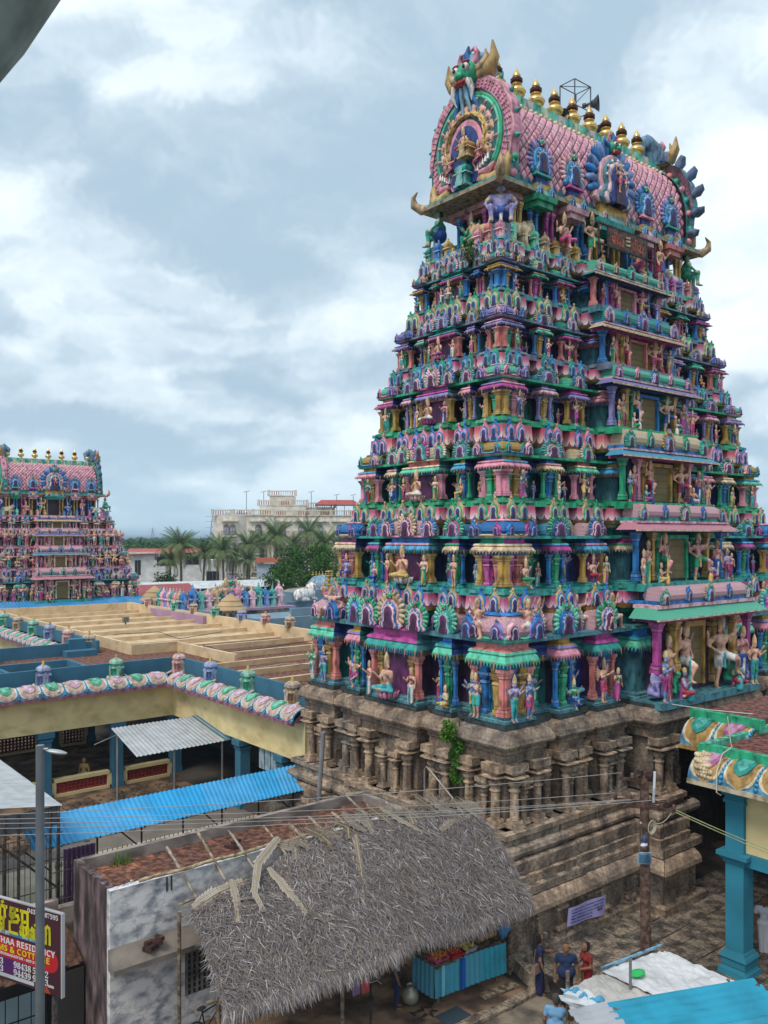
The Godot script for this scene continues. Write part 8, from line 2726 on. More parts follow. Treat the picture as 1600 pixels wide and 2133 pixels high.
	# hanging cloths and the bicycles half hidden at the house wall
	for a in [[Vector3(-5.75, 1.0, 0.15), Color(0.3, 0.2, 0.38), "mauve cloth hanging under the thatch"], [Vector3(-5.5, 1.05, 0.22), Color(0.6, 0.12, 0.12), "small red cloth hanging under the thatch beside a mauve one"]]:
		b = thing("hanging_cloth", a[2], "cloth", a[0])
		s = Shape.new()
		for i in 8:
			var x: float = a[0].x - 0.12 + i * 0.03
			s.quad(Vector3(x, 0.75, a[0].z + 0.03 * (i % 2)), Vector3(x + 0.03, 0.75, a[0].z + 0.03 * ((i + 1) % 2)), Vector3(x + 0.028, 1.5, a[0].z + 0.02 * ((i + 1) % 2)), Vector3(x, 1.5, a[0].z + 0.02 * (i % 2)), a[1])
		part(b, "fold", s, mats.cloth)
	bicycle(Vector3(-9.0, 0, -1.55), 0.2, "dark bicycle leaning by the white house wall under the thatch")
	bicycle(Vector3(-5.6, 0, 0.55), 0.9, "bicycle with silver handlebars parked under the front of the thatch")

func crumple(mid: Vector3, r: Vector3, col: Color) -> Shape:
	var s := Shape.new()
	s.ball(mid, r, col, 14, 9)
	var f := FastNoiseLite.new()
	f.frequency = 3.0
	for i in s.v.size():
		var d := (s.v[i] - mid)
		s.v[i] = mid + d * (1.0 + 0.55 * f.get_noise_3dv(s.v[i] * 2.0))
	for i in range(0, s.v.size(), 3):
		var m := (s.v[i + 2] - s.v[i]).cross(s.v[i + 1] - s.v[i]).normalized()
		for j in 3:
			s.n[i + j] = m
	return s

func left_shop() -> void:
	var g := thing("lean_to_shop", "low brown roofed lean-to with grey blue window panels below the hotel signboard", "shop", Vector3(-12.5, 0, -3.5))
	var s := Shape.new()
	s.box(Vector3(-15.5, 0, -5.0), Vector3(-11.25, 1.5, -4.8), Color(0.06, 0.055, 0.055))
	s.box(Vector3(-11.9, 0, -4.79), Vector3(-11.25, 1.6, -4.0), Color(0.05, 0.04, 0.04))
	part(g, "wall", s, mats.wall)
	s = Shape.new()
	s.quad(Vector3(-15.6, 1.7, -4.0), Vector3(-11.24, 1.7, -4.0), Vector3(-11.24, 2.25, -5.6), Vector3(-15.6, 2.25, -5.6), Color(0.15, 0.075, 0.05))
	for i in 12:
		s.bar(Vector3(-15.5 + i * 0.38, 1.73, -4.0), Vector3(-15.5 + i * 0.38, 2.28, -5.6), 0.09, 0.06, Color(0.13, 0.06, 0.04))
	part(g, "roof", s, mats.tile)
	for i in 4:
		for j in 2:
			s = Shape.new()
			s.box(Vector3(-12.4 + i * 0.3 - 1.0, 0.15 + j * 0.62, -4.1), Vector3(-12.4 + i * 0.3 - 0.73, 0.72 + j * 0.62, -4.07), Color(0.13, 0.19, 0.22))
			part(g, "window_panel", s, mats.sheet)
	g = thing("pink_boundary_wall", "faded pink boundary wall between the barred shed and the small house", "wall", Vector3(-11.8, 0, -6.4))
	s = Shape.new()
	s.box(Vector3(-16, 0, -6.6), Vector3(-11.1, 2.45, -6.4), Color(0.46, 0.36, 0.34))
	part(g, "wall", s, mats.stained)

func bicycle(p: Vector3, turn: float, label: String) -> void:
	var g := thing("bicycle", label, "bicycle", p)
	var tr := Transform3D(Basis(Vector3.UP, turn), p)
	var dark := Color(0.03, 0.03, 0.035)
	var ring := func(s: Shape, c: Vector3, r: float, w: float, col: Color) -> void:
		var pts := []
		for i in 25:
			pts.append(c + Vector3(cos(TAU * i / 24) * r, sin(TAU * i / 24) * r, 0))
		s.tube(pts, w, 6, col, false)
	for x in [-0.52, 0.52]:
		var s := Shape.new()
		s.at = tr
		ring.call(s, Vector3(x, 0.34, 0), 0.33, 0.02, dark)
		var w := part(g, "wheel", s, mats.matte)
		s = Shape.new()
		s.at = tr
		ring.call(s, Vector3(x, 0.34, 0), 0.3, 0.008, Color(0.4, 0.4, 0.4))
		for i in 12:
			s.bar(Vector3(x, 0.34, 0), Vector3(x + cos(TAU * i / 12) * 0.3, 0.34 + sin(TAU * i / 12) * 0.3, 0), 0.004, 0.004, Color(0.4, 0.4, 0.4))
		part(w, "rim", s, mats.metal)
	var s := Shape.new()
	s.at = tr
	for e in [[Vector3(-0.52, 0.34, 0), Vector3(-0.15, 0.34, 0)], [Vector3(-0.15, 0.34, 0), Vector3(-0.25, 0.85, 0)], [Vector3(-0.52, 0.34, 0), Vector3(-0.24, 0.8, 0)], [Vector3(-0.24, 0.8, 0), Vector3(0.38, 0.85, 0)], [Vector3(-0.15, 0.34, 0), Vector3(0.38, 0.8, 0)], [Vector3(0.52, 0.34, 0), Vector3(0.36, 0.95, 0)]]:
		s.tube(e, 0.018, 6, dark)
	part(g, "frame", s, mats.metal)
	s = Shape.new()
	s.at = tr
	s.tube([Vector3(0.22, 1.02, -0.28), Vector3(0.34, 1.05, -0.16), Vector3(0.36, 0.98, 0), Vector3(0.34, 1.05, 0.16), Vector3(0.22, 1.02, 0.28)], 0.014, 6, Color(0.5, 0.5, 0.5))
	part(g, "handlebar", s, mats.metal)
	s = Shape.new()
	s.at = tr
	s.ball(Vector3(-0.27, 0.92, 0), Vector3(0.14, 0.04, 0.09), dark, 8, 4)
	part(g, "saddle", s, mats.matte)

# ---------------------------------------------------------------- the pillared pavilion on the right
func pavilion() -> void:
	var g := thing("entrance_pavilion", "pillared entrance pavilion with blue pillars, yellow frieze and painted lotus eaves", "pavilion", Vector3(5, 0, 6))
	var blue := Color(0.03, 0.24, 0.36)
	for p in [Vector2(4.25, 5.05), Vector2(4.25, 9.4), Vector2(8.6, 5.05), Vector2(8.6, 9.4)]:
		var s := Shape.new()
		for b in [[0.0, 0.18, 0.44, 0.02], [0.18, 0.3, 0.38, 0.05], [0.3, 0.52, 0.36, 0.0], [0.52, 0.62, 0.4, 0.04], [0.62, 0.72, 0.33, 0.03], [0.72, 3.2, 0.27, 0.0], [3.2, 3.3, 0.31, -0.03], [3.3, 3.4, 0.36, -0.06], [3.4, 3.52, 0.46, 0.0], [3.52, 4.9, 0.27, 0.0], [4.9, 5.0, 0.32, 0.0], [5.0, 5.12, 0.29, 0.0], [5.12, 5.4, 0.35, -0.03]]:
			s.box(Vector3(p.x - b[2], b[0], p.y - b[2]), Vector3(p.x + b[2], b[1], p.y + b[2]), blue, b[3])
		part(g, "pillar", s, mats.wall)
	var s := Shape.new()
	s.box(Vector3(4.1, 3.55, 5.33), Vector3(4.4, 5.4, 9.1), WALLY)
	s.box(Vector3(4.53, 3.55, 4.9), Vector3(8.3, 5.4, 5.2), WALLY)
	part(g, "frieze", s, mats.wall)
	s = Shape.new()
	s.box(Vector3(4.05, 3.18, 5.32), Vector3(4.45, 3.54, 9.12), blue)
	s.box(Vector3(4.52, 3.18, 4.85), Vector3(8.32, 3.54, 5.25), blue)
	part(g, "beam", s, mats.wall)
	var tan_ := Color(0.45, 0.27, 0.08)
	var cream := Color(0.7, 0.6, 0.42)
	var bead := Color(0.06, 0.38, 0.66)
	var sets := [[Color(0.1, 0.36, 0.6), cream, tan_, Color(0.42, 0.14, 0.32), Color(0.55, 0.28, 0.45), bead], [Color(0.1, 0.36, 0.6), cream, tan_, Color(0.02, 0.26, 0.24), Color(0.08, 0.42, 0.36), bead]]
	cornice_run(g, Transform3D(Basis(Vector3.UP, -PI / 2), Vector3(4.05, 6.15, 4.0)), 8.1, 1.0, 0.75, 0.62, sets, cream.darkened(0.2))
	cornice_run(g, Transform3D(Basis(Vector3.UP, -PI / 2), Vector3(6.9, 6.45, 2.0)), 2.2, 1.1, 0.75, 0.75, [sets[1], sets[0]], tan_)
	# gilded scroll relief on the corner of the eave
	s = Shape.new()
	for i in 60:
		var f := i / 59.0
		var w := f * 26.0
		var c := Vector3(4.05 - 0.78 * sin((0.15 + 0.8 * f) * PI / 2), 6.2 - 0.6 * (1.0 - cos((0.15 + 0.8 * f) * PI / 2)), 4.02 + 0.4 * f)
		s.ball(c + Vector3(0, 0.02, 0.16 + 0.22 * sin(w)), Vector3(0.07, 0.07, 0.06), cream.lerp(tan_, 0.25 + 0.25 * sin(w * 2.0)), 7, 4)
	part(g, "gilded_scroll", s, mats.paint)
	s = Shape.new()
	s.box(Vector3(3.95, 6.15, 3.95), Vector3(4.2, 6.42, 12.2), C.green)
	s.box(Vector3(6.8, 6.45, 1.95), Vector3(7.05, 6.75, 4.4), C.green)
	s.box(Vector3(4.2, 6.15, 3.95), Vector3(12, 6.4, 4.15), C.mint.darkened(0.2))
	part(g, "roof_edge", s, mats.paint)
	s = Shape.new()
	s.box(Vector3(4.0, 5.42, 4.2), Vector3(12.0, 6.25, 12.2), Color(0.24, 0.09, 0.075))
	s.box(Vector3(7.2, 5.42, 2.05), Vector3(14.0, 6.6, 3.94), Color(0.25, 0.11, 0.1))
	part(g, "roof_slab", s, mats.tile)
	s = Shape.new()
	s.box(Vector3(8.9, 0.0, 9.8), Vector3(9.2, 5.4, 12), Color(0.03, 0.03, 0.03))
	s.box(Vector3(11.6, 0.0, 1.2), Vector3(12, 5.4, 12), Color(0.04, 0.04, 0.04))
	part(g, "inner_wall", s, mats.wall)
	s = Shape.new()
	s.tube([Vector3(3.9, 6.5, 5.0), Vector3(3.6, 6.35, 4.9), Vector3(3.3, 5.9, 4.9), Vector3(3.2, 5.35, 4.95), Vector3(3.35, 5.25, 5.0)], 0.018, 6, Color(0.6, 0.6, 0.58))
	s.tube([Vector3(3.95, 6.5, 5.0), Vector3(4.6, 6.45, 4.6), Vector3(6.6, 6.75, 3.4)], 0.014, 6, Color(0.5, 0.5, 0.35))
	s.tube([Vector3(8.2, 6.62, 3.4), Vector3(7.6, 6.64, 2.2), Vector3(7.4, 6.66, 0.9), Vector3(7.4, 7.4, 0.75), Vector3(6.6, 7.5, 0.7)], 0.018, 6, Color(0.62, 0.62, 0.6))
	part(g, "conduit", s, mats.matte)

# ---------------------------------------------------------------- poles, wires, sign, tarpaulins
func wire(called: String, label: String, a: Vector3, b: Vector3, sag: float, r: float, col: Color, group := "") -> void:
	var o := thing(called, label, "wire", a, group)
	var s := Shape.new()
	var pts := []
	for i in 17:
		var f := i / 16.0
		pts.append(a.lerp(b, f) - Vector3(0, sag * 4.0 * f * (1.0 - f), 0))
	s.tube(pts, r, 5, col, false)
	part(o, "strand", s, mats.matte)

func street_things() -> void:
	var base := _T(Vector3(6.9, 0, -22.3))
	var g := thing("electric_pole", "weathered brown electric pole with rusty cross arms in front of the tower", "electric pole", base)
	var s := Shape.new()
	s.tube([base, base + Vector3(-0.08, 3.4, 0), base + Vector3(-0.12, 6.35, 0)], [0.15, 0.13, 0.11], 9, Color(0.17, 0.1, 0.075))
	part(g, "pole", s, mats.rust)
	var rust := Color(0.12, 0.06, 0.045)
	var top := base + Vector3(-0.12, 0, 0)
	for a in [[Vector3(-0.5, 6.15, -0.4), Vector3(0.35, 6.1, 0.28)], [Vector3(-0.62, 5.62, -0.5), Vector3(0.5, 5.5, 0.4)], [Vector3(-0.35, 5.45, -0.25), Vector3(0.62, 5.3, 0.5)]]:
		s = Shape.new()
		s.bar(top + a[0], top + a[1], 0.07, 0.07, rust)
		part(g, "cross_arm", s, mats.rust)
		for f in [0.02, 0.3, 0.72, 0.98]:
			s = Shape.new()
			s.lathe([[0.05, 0.0], [0.06, 0.05], [0.04, 0.08], [0.05, 0.12], [0.0, 0.15]], 8, [Color(0.13, 0.07, 0.06)], 0.0, top + a[0].lerp(a[1], f) + Vector3(0, 0.03, 0))
			part(g, "insulator", s, mats.paint)
	s = Shape.new()
	for i in 10:
		s.cbox(top + Vector3(rng.randf_range(-0.16, 0.16), rng.randf_range(5.95, 6.4), rng.randf_range(-0.16, 0.16)), Vector3(0.13, 0.12, 0.13), rust.darkened(rng.randf() * 0.4))
	part(g, "fuse_cluster", s, mats.rust)
	s = Shape.new()
	s.tube([top + Vector3(0.12, 5.55, 0.2), top + Vector3(0.14, 6.35, 0.22)], 0.035, 8, Color(0.66, 0.7, 0.78))
	part(g, "tube_lamp", s, mats.paint)
	s = Shape.new()
	for k in 4:
		var pts := []
		for i in 17:
			pts.append(top + Vector3(-0.03 + cos(TAU * i / 16) * (0.12 + 0.02 * k), 4.95 + sin(TAU * i / 16) * (0.13 + 0.015 * k), 0.22 + k * 0.012))
		s.tube(pts, 0.011, 5, Color(0.5, 0.47, 0.36), false)
	part(g, "wire_coil", s, mats.matte)
	s = Shape.new()
	s.at = Transform3D(Basis(Vector3.UP, -0.75) * Basis(Vector3.RIGHT, 0.35), top + Vector3(-0.28, 4.2, 0.2))
	s.cbox(Vector3.ZERO, Vector3(0.36, 0.34, 0.07), Color(0.32, 0.44, 0.56), 0.02)
	s.cbox(Vector3(0.0, 0.0, 0.04), Vector3(0.28, 0.26, 0.02), Color(0.08, 0.2, 0.33))
	part(g, "floodlight", s, mats.paint)
	post(g, "lamp_bracket", top + Vector3(-0.1, 4.3, 0.05), top + Vector3(-0.3, 4.3, 0.14), 0.025, rust)
	s = Shape.new()
	s.tube([top + Vector3(-0.1, 4.6, 0), top + Vector3(-0.2, 4.9, 0.1), top + Vector3(-0.6, 5.2, 0.3)], 0.03, 6, Color(0.3, 0.24, 0.18))
	s.ball(top + Vector3(-0.35, 4.72, 0.25), Vector3(0.1, 0.12, 0.08), Color(0.05, 0.07, 0.16), 8, 5)
	s.ball(top + Vector3(-0.4, 4.58, 0.26), Vector3(0.13, 0.05, 0.08), Color(0.55, 0.58, 0.62), 8, 5)
	part(g, "street_lamp", s, mats.paint)
	var lft := func(y: float, d: float) -> Vector3: return _T(Vector3(-860.0 / 1770.0 * d, 12.5 - (y - 1116.0) / 1770.0 * d, -d))
	var ends := [Vector3(-0.48, 6.3, -0.4), Vector3(-0.6, 5.78, -0.48), Vector3(-0.3, 5.62, -0.2), Vector3(-0.1, 5.6, -0.1), Vector3(0.48, 5.62, 0.4)]
	var ys := [1699, 1707, 1716, 1727, 1742]
	var nth := ["topmost of the five pale power lines crossing before the tower", "second highest pale power line crossing before the tower", "middle of the five pale power lines before the tower", "second lowest pale power line before the tower", "lowest of the five pale power lines before the tower"]
	for i in 5:
		wire("power_line", nth[i], lft.call(ys[i], 17.0), top + ends[i], 0.12, 0.008, Color(0.42, 0.4, 0.4), "power lines to the pole")
	var far := _T(Vector3(11.3, 8.7, -23.5))
	for i in 2:
		wire("service_wire", ["upper", "lower"][i] + " yellowish service wire from the pole towards the pavilion", top + Vector3(0.6, 5.35 - 0.06 * i, 0.48), Vector3(4.0, 3.75 - 0.1 * i, 7.4), 0.05, 0.012, Color(0.42, 0.45, 0.25))
	wire("service_wire", "slack pale wire looping from the pole's coil to its arm", top + Vector3(0.0, 5.1, 0.2), top + Vector3(0.6, 5.35, 0.48), 0.2, 0.01, Color(0.5, 0.48, 0.36))
	wire("hanging_cable", "thin dark cable hanging down from the pole's right arm", top + Vector3(0.4, 5.4, 0.3), top + Vector3(0.45, 3.4, 0.32), 0.0, 0.008, Color(0.03, 0.03, 0.03))
	# lilac notice banner tied to the plinth
	g = thing("notice_banner", "lilac cloth banner with lines of dark blue writing tied to the tower's plinth", "banner", Vector3(2.4, 1.0, 1.2))
	s = Shape.new()
	var q := [Vector3(1.46, 0.74, 1.12), Vector3(3.28, 0.62, 1.12), Vector3(3.4, 1.2, 1.1), Vector3(1.56, 1.26, 1.1)]
	for i in 12:
		var f := i / 12.0
		var h := (i + 1) / 12.0
		var bz := Vector3(0, 0, 0.03 * sin(f * 9.0))
		var bz2 := Vector3(0, 0, 0.03 * sin(h * 9.0))
		s.quad(q[0].lerp(q[1], f) + bz, q[0].lerp(q[1], h) + bz2, q[3].lerp(q[2], h) + bz2, q[3].lerp(q[2], f) + bz, Color(0.36, 0.33, 0.6))
	part(g, "cloth", s, mats.cloth)
	s = Shape.new()
	for row in 5:
		var x := 0.07
		while x < 0.92 - (0.3 if row > 2 else 0.0):
			var w := rng.randf_range(0.012, 0.03)
			var v := 0.84 - row * 0.165
			var p = q[0].lerp(q[1], x).lerp(q[3].lerp(q[2], x), v) + Vector3(0, 0, 0.045)
			var p2 = q[0].lerp(q[1], x + w).lerp(q[3].lerp(q[2], x + w), v) + Vector3(0, 0, 0.045)
			s.bar(p, p2 + Vector3(0, rng.randf_range(-0.02, 0.02), 0), 0.006, 0.028 if row == 3 else 0.02, Color(0.05, 0.05, 0.25))
			if rng.randf() < 0.6:
				s.bar(p2 - Vector3(0, 0.025, 0), p2 + Vector3(0, 0.025, 0), 0.006, 0.012, Color(0.05, 0.05, 0.25))
			x += w + rng.randf_range(0.004, 0.02)
	for e in [0.8, 0.87]:
		s.ball(q[0].lerp(q[1], e).lerp(q[3].lerp(q[2], e), 0.38) + Vector3(0, 0, 0.05), Vector3(0.06, 0.04, 0.006), Color(0.1, 0.05, 0.12), 8, 4)
	part(g, "writing", s, mats.matte)
	# tarpaulin stall and the blue sheet roof in the corner
	g = thing("tarpaulin_stall", "low stall covered with creased white tarpaulin sheets", "stall", Vector3(-1.5, 0, 5.6))
	var f := FastNoiseLite.new()
	f.seed = 3
	f.frequency = 1.3
	var cloth := func(a: Vector3, b: Vector3, c: Vector3, d: Vector3, n: int, col: Color, amp: float, label: String) -> void:
		var z := Shape.new()
		for i in n:
			for j in n:
				var at := func(u: float, v: float) -> Vector3:
					var p := a.lerp(b, u).lerp(d.lerp(c, u), v)
					return p + Vector3(0, amp * (f.get_noise_2d(p.x * 2.2, p.z * 2.2) + 0.5 * absf(f.get_noise_2d(p.x * 5.0 + 9.0, p.z * 5.0))), 0)
				z.quad(at.call(i / float(n), j / float(n)), at.call((i + 1.0) / n, j / float(n)), at.call((i + 1.0) / n, (j + 1.0) / n), at.call(i / float(n), (j + 1.0) / n), col)
		part(g, "tarpaulin", z, mats.sheet, label)
	cloth.call(Vector3(-1.9, 2.0, 7.0), Vector3(0.2, 1.95, 7.3), Vector3(0.25, 1.95, 5.15), Vector3(-1.95, 2.02, 4.9), 20, Color(0.66, 0.67, 0.7), 0.06, "clean white sheet")
	cloth.call(Vector3(-3.2, 1.9, 6.5), Vector3(-1.85, 1.95, 7.0), Vector3(-1.9, 1.97, 4.95), Vector3(-2.95, 1.9, 4.75), 16, Color(0.5, 0.48, 0.46), 0.07, "greyer sheet")
	part(g, "tarpaulin", crumple(Vector3(-3.15, 1.85, 5.3), Vector3(0.32, 0.22, 0.62), Color(0.6, 0.64, 0.7)), mats.sheet, "crumpled white sheet with blue patches")
	for i in 6:
		part(g, "blue_patch", crumple(Vector3(-3.25 + 0.1 * (i % 3), 1.93 + 0.05 * (i % 2), 4.95 + 0.14 * i), Vector3(0.13, 0.12, 0.1), Color(0.08, 0.33, 0.55)), mats.sheet)
	s = Shape.new()
	s.bar(Vector3(-1.98, 2.1, 4.92), Vector3(0.22, 2.06, 5.12), 0.05, 0.05, Color(0.2, 0.42, 0.6))
	part(g, "edge_rail", s, mats.paint)
	for p in [Vector2(-3.1, 4.8), Vector2(-1.9, 4.95), Vector2(0.15, 5.2), Vector2(0.1, 7.0), Vector2(-3.0, 6.6)]:
		post(g, "post", Vector3(p.x, 0, p.y), Vector3(p.x, 1.98 if p.x > -3.05 else 2.35, p.y), 0.045, Color(0.23, 0.18, 0.14), mats.rust)
	post(g, "pipe_post", Vector3(-2.0, 0, 5.75), Vector3(-2.0, 2.65, 5.75), 0.035, Color(0.25, 0.26, 0.28))
	s = Shape.new()
	s.ball(Vector3(-1.5, 2.1, 5.6), Vector3(0.24, 0.05, 0.15), Color(0.03, 0.5, 0.12), 14, 5)
	g = thing("green_bag", "small bright green plastic bag lying on the white tarpaulin", "plastic bag", Vector3(-1.5, 2.1, 5.6))
	part(g, "bag", s, mats.sheet)
	g = thing("blue_sheet_roof", "turquoise blue corrugated roof with a grey left end in the lower right corner", "roof", Vector3(-2, 2.5, 8))
	var e0 := Vector3(-4.05, 2.62, 6.45)
	var e1 := Vector3(-0.55, 2.62, 7.95)
	var dn := Vector3(-1.3, -0.25, 3.4)
	corrugated(g, "roof_sheet", e0 + dn, e0, e1, e1 + dn, Color(0.012, 0.31, 0.48), 0.24, 0.05)
	corrugated(g, "grey_sheet", e0 + dn + Vector3(-0.75, 0.0, -0.28), e0 + Vector3(-0.75, 0.0, -0.28), e0 + Vector3(0.1, 0.03, 0.04), e0 + dn + Vector3(0.1, 0.03, 0.04), Color(0.36, 0.38, 0.42), 0.2, 0.035)
	for p in [e0 + Vector3(0.1, 0, 0.3), e1 + Vector3(-0.2, 0, 0.2)]:
		post(g, "post", Vector3(p.x, 0, p.z), p, 0.05, Color(0.2, 0.16, 0.13), mats.rust)
	# street lamp and hotel sign, close on the left
	var lp := _T(Vector3(-5.06, 0, -12.5))
	g = thing("street_lamp", "tall grey street lamp post with a short arm, close by on the left", "street lamp", lp)
	s = Shape.new()
	s.tube([lp, lp + Vector3(0, 9.42, 0)], [0.075, 0.06], 10, Color(0.2, 0.23, 0.26))
	part(g, "post", s, mats.metal)
	var side := Basis(Vector3.UP, -YAW) * Vector3(1, 0, 0)
	s = Shape.new()
	s.tube([lp + Vector3(0, 9.36, 0), lp + side * 0.12 + Vector3(0, 9.36, 0)], 0.025, 6, Color(0.3, 0.32, 0.34))
	s.at = Transform3D(Basis(Vector3.UP, -YAW) * Basis(Vector3.BACK, -0.15), lp + side * 0.24 + Vector3(0, 9.32, 0))
	s.ball(Vector3.ZERO, Vector3(0.17, 0.035, 0.06), Color(0.45, 0.48, 0.5), 10, 5)
	part(g, "lamp_head", s, mats.metal)
	hotel_sign()
	# the dark plaster bracket at the top left, near the camera
	g = thing("plaster_bracket", "dark weathered grey green plaster roll of a nearby eave in the top left corner", "plaster eave", Vector3(0, 12.5, 0), "", "", true)
	g.position = Vector3(0, 12.5, 0)
	s = Shape.new()
	var c := func(x: float, y: float) -> Vector3: return Vector3((x - 800.0) / 1770.0, (1116.0 - y) / 1770.0, -1.0) * 1.6
	s.tube([c.call(118, -345), c.call(4, -166), c.call(-98, 3), c.call(-106, 36), c.call(-146, 90), c.call(-200, 170), c.call(-290, 310)], [0.16, 0.147, 0.14, 0.128, 0.124, 0.126, 0.15], 28, Color(0.45, 0.6, 0.6))
	part(g, "eave_roll", s, mats.stone)
	# creeper hanging down the granite
	g = thing("hanging_creeper", "bright green creeper hanging down the granite wall below the painted figures", "creeper", Vector3(0.2, 5.6, -2.14))
	s = Shape.new()
	for i in 26:
		var y := 6.55 - i * 0.075
		leaf_ball(s, Vector3(-0.05 + (0.05 if y < 6.0 else -0.3), y, -2.14 + 0.06 * sin(i * 0.8)), Vector3(0.2, 0.12, 0.3 * (1.0 - i * 0.02)), 90, 0.1, Color(0.03, 0.1, 0.015), Color(0.12, 0.26, 0.04))
	part(g, "foliage", s, mats.leaf)
	s = Shape.new()
	s.tube([Vector3(0.1, 6.6, -2.1), Vector3(0.12, 5.6, -2.14), Vector3(0.15, 4.4, -2.2)], 0.02, 5, Color(0.1, 0.07, 0.04))
	part(g, "stem", s, mats.matte)
	# floodlight arm bent out of the thatch, and the horn loudspeakers on the tower
	g = thing("bent_lamp_arm", "bent grey metal lamp arm sticking up between the thatch and the granite wall", "lamp arm", Vector3(-0.6, 4.0, -1.9))
	s = Shape.new()
	s.tube([Vector3(-0.55, 4.3, -1.7), Vector3(-0.5, 4.95, -2.85), Vector3(-0.5, 5.02, -3.0), Vector3(-0.5, 4.9, -3.1), Vector3(-0.5, 3.8, -3.1)], 0.03, 7, Color(0.4, 0.38, 0.36))
	part(g, "arm", s, mats.metal)
	loudspeakers()

func loudspeakers() -> void:
	var o := MID + Vector3(0.9, 28.8, -0.5)
	var g := thing("loudspeaker_frame", "open square steel frame for loudspeakers standing behind the roof finials", "steel frame", o)
	var s := Shape.new()
	var col := Color(0.1, 0.115, 0.14)
	for x in [-0.55, 0.55]:
		for z in [-0.4, 0.4]:
			s.tube([o + Vector3(x, 0, z), o + Vector3(x, 3.4, z)], 0.03, 6, col)
	for y in [1.2, 2.3, 3.4]:
		for e in [-1, 1]:
			s.tube([o + Vector3(-0.55, y, 0.4 * e), o + Vector3(0.55, y, 0.4 * e)], 0.022, 5, col)
			s.tube([o + Vector3(0.55 * e, y, -0.4), o + Vector3(0.55 * e, y, 0.4)], 0.022, 5, col)
	s.tube([o + Vector3(-0.55, 3.4, -0.4), o + Vector3(0.55, 3.4, 0.4)], 0.018, 5, col)
	s.tube([o + Vector3(-0.55, 2.3, 0.4), o + Vector3(0.55, 3.4, 0.4)], 0.018, 5, col)
	part(g, "frame", s, mats.metal)
	for a in [[Vector3(0.75, 2.75, 0.3), 0.5, "dark horn loudspeaker high on the steel frame, pointing at the street"], [Vector3(1.4, 1.95, 0.1), 1.25, "dark horn loudspeaker on the right of the steel frame"], [Vector3(-1.05, 1.55, 0.2), -1.2, "dark horn loudspeaker low on the left of the steel frame"], [Vector3(-0.4, 0.7, 0.5), -0.6, "dark horn loudspeaker half hidden behind the middle finials"]]:
		var p: Vector3 = o + a[0]
		var h := thing("horn_loudspeaker", a[2], "loudspeaker", p, "horn loudspeakers on the roof frame")
		s = Shape.new()
		s.at = Transform3D(Basis(Vector3.UP, a[1]) * Basis(Vector3.RIGHT, PI / 2), p)
		s.lathe([[0.36, 0.3], [0.34, 0.28], [0.2, 0.12], [0.09, -0.1], [0.06, -0.25]], 16, [Color(0.09, 0.11, 0.13)])
		s.lathe([[0.33, 0.285], [0.1, 0.06], [0.0, 0.05]], 16, [Color(0.04, 0.045, 0.05)])
		part(h, "horn", s, mats.paint)
		s = Shape.new()
		s.at = Transform3D(Basis(Vector3.UP, a[1]) * Basis(Vector3.RIGHT, PI / 2), p)
		s.lathe([[0.0, -0.42], [0.1, -0.4], [0.11, -0.25], [0.06, -0.22]], 10, [Color(0.1, 0.1, 0.11)])
		s.at = Transform3D()
		s.tube([p, Vector3(clampf(p.x, o.x - 0.55, o.x + 0.55), p.y, o.z + 0.4)], 0.025, 5, col)
		part(h, "driver", s, mats.paint)
	# the sign over the top doorway
	var p := MID + Vector3(0.1, 24.3, 2.75)
	g = thing("rooftop_letter_sign", "brown framed sign with red letters over the top doorway of the big tower", "sign", p)
	s = Shape.new()
	s.cbox(p, Vector3(2.5, 0.72, 0.06), Color(0.16, 0.1, 0.08))
	for y in [-0.4, 0.4]:
		s.cbox(p + Vector3(0, y, 0), Vector3(3.9, 0.06, 0.08), Color(0.09, 0.06, 0.06))
	for x in [-1.9, -1.3, 1.3, 1.9]:
		s.cbox(p + Vector3(x, -0.2, 0), Vector3(0.06, 1.3, 0.06), Color(0.09, 0.06, 0.06))
	part(g, "frame", s, mats.rust)
	s = Shape.new()
	for x in [-1.1, 0.25]:
		glyphs(s, p + Vector3(x, -0.24, 0.045), Vector3(1, 0, 0), Vector3(0, 1, 0), 0.36, [GLYPH.si, GLYPH.va], 0.05, Color(0.55, 0.1, 0.05))
	for y in [-0.14, 0.02, 0.16]:
		s.bar(p + Vector3(-0.16, y, 0.05), p + Vector3(0.1, y + 0.03, 0.05), 0.02, 0.07, Color(0.65, 0.5, 0.3))
	part(g, "lettering", s, mats.paint)

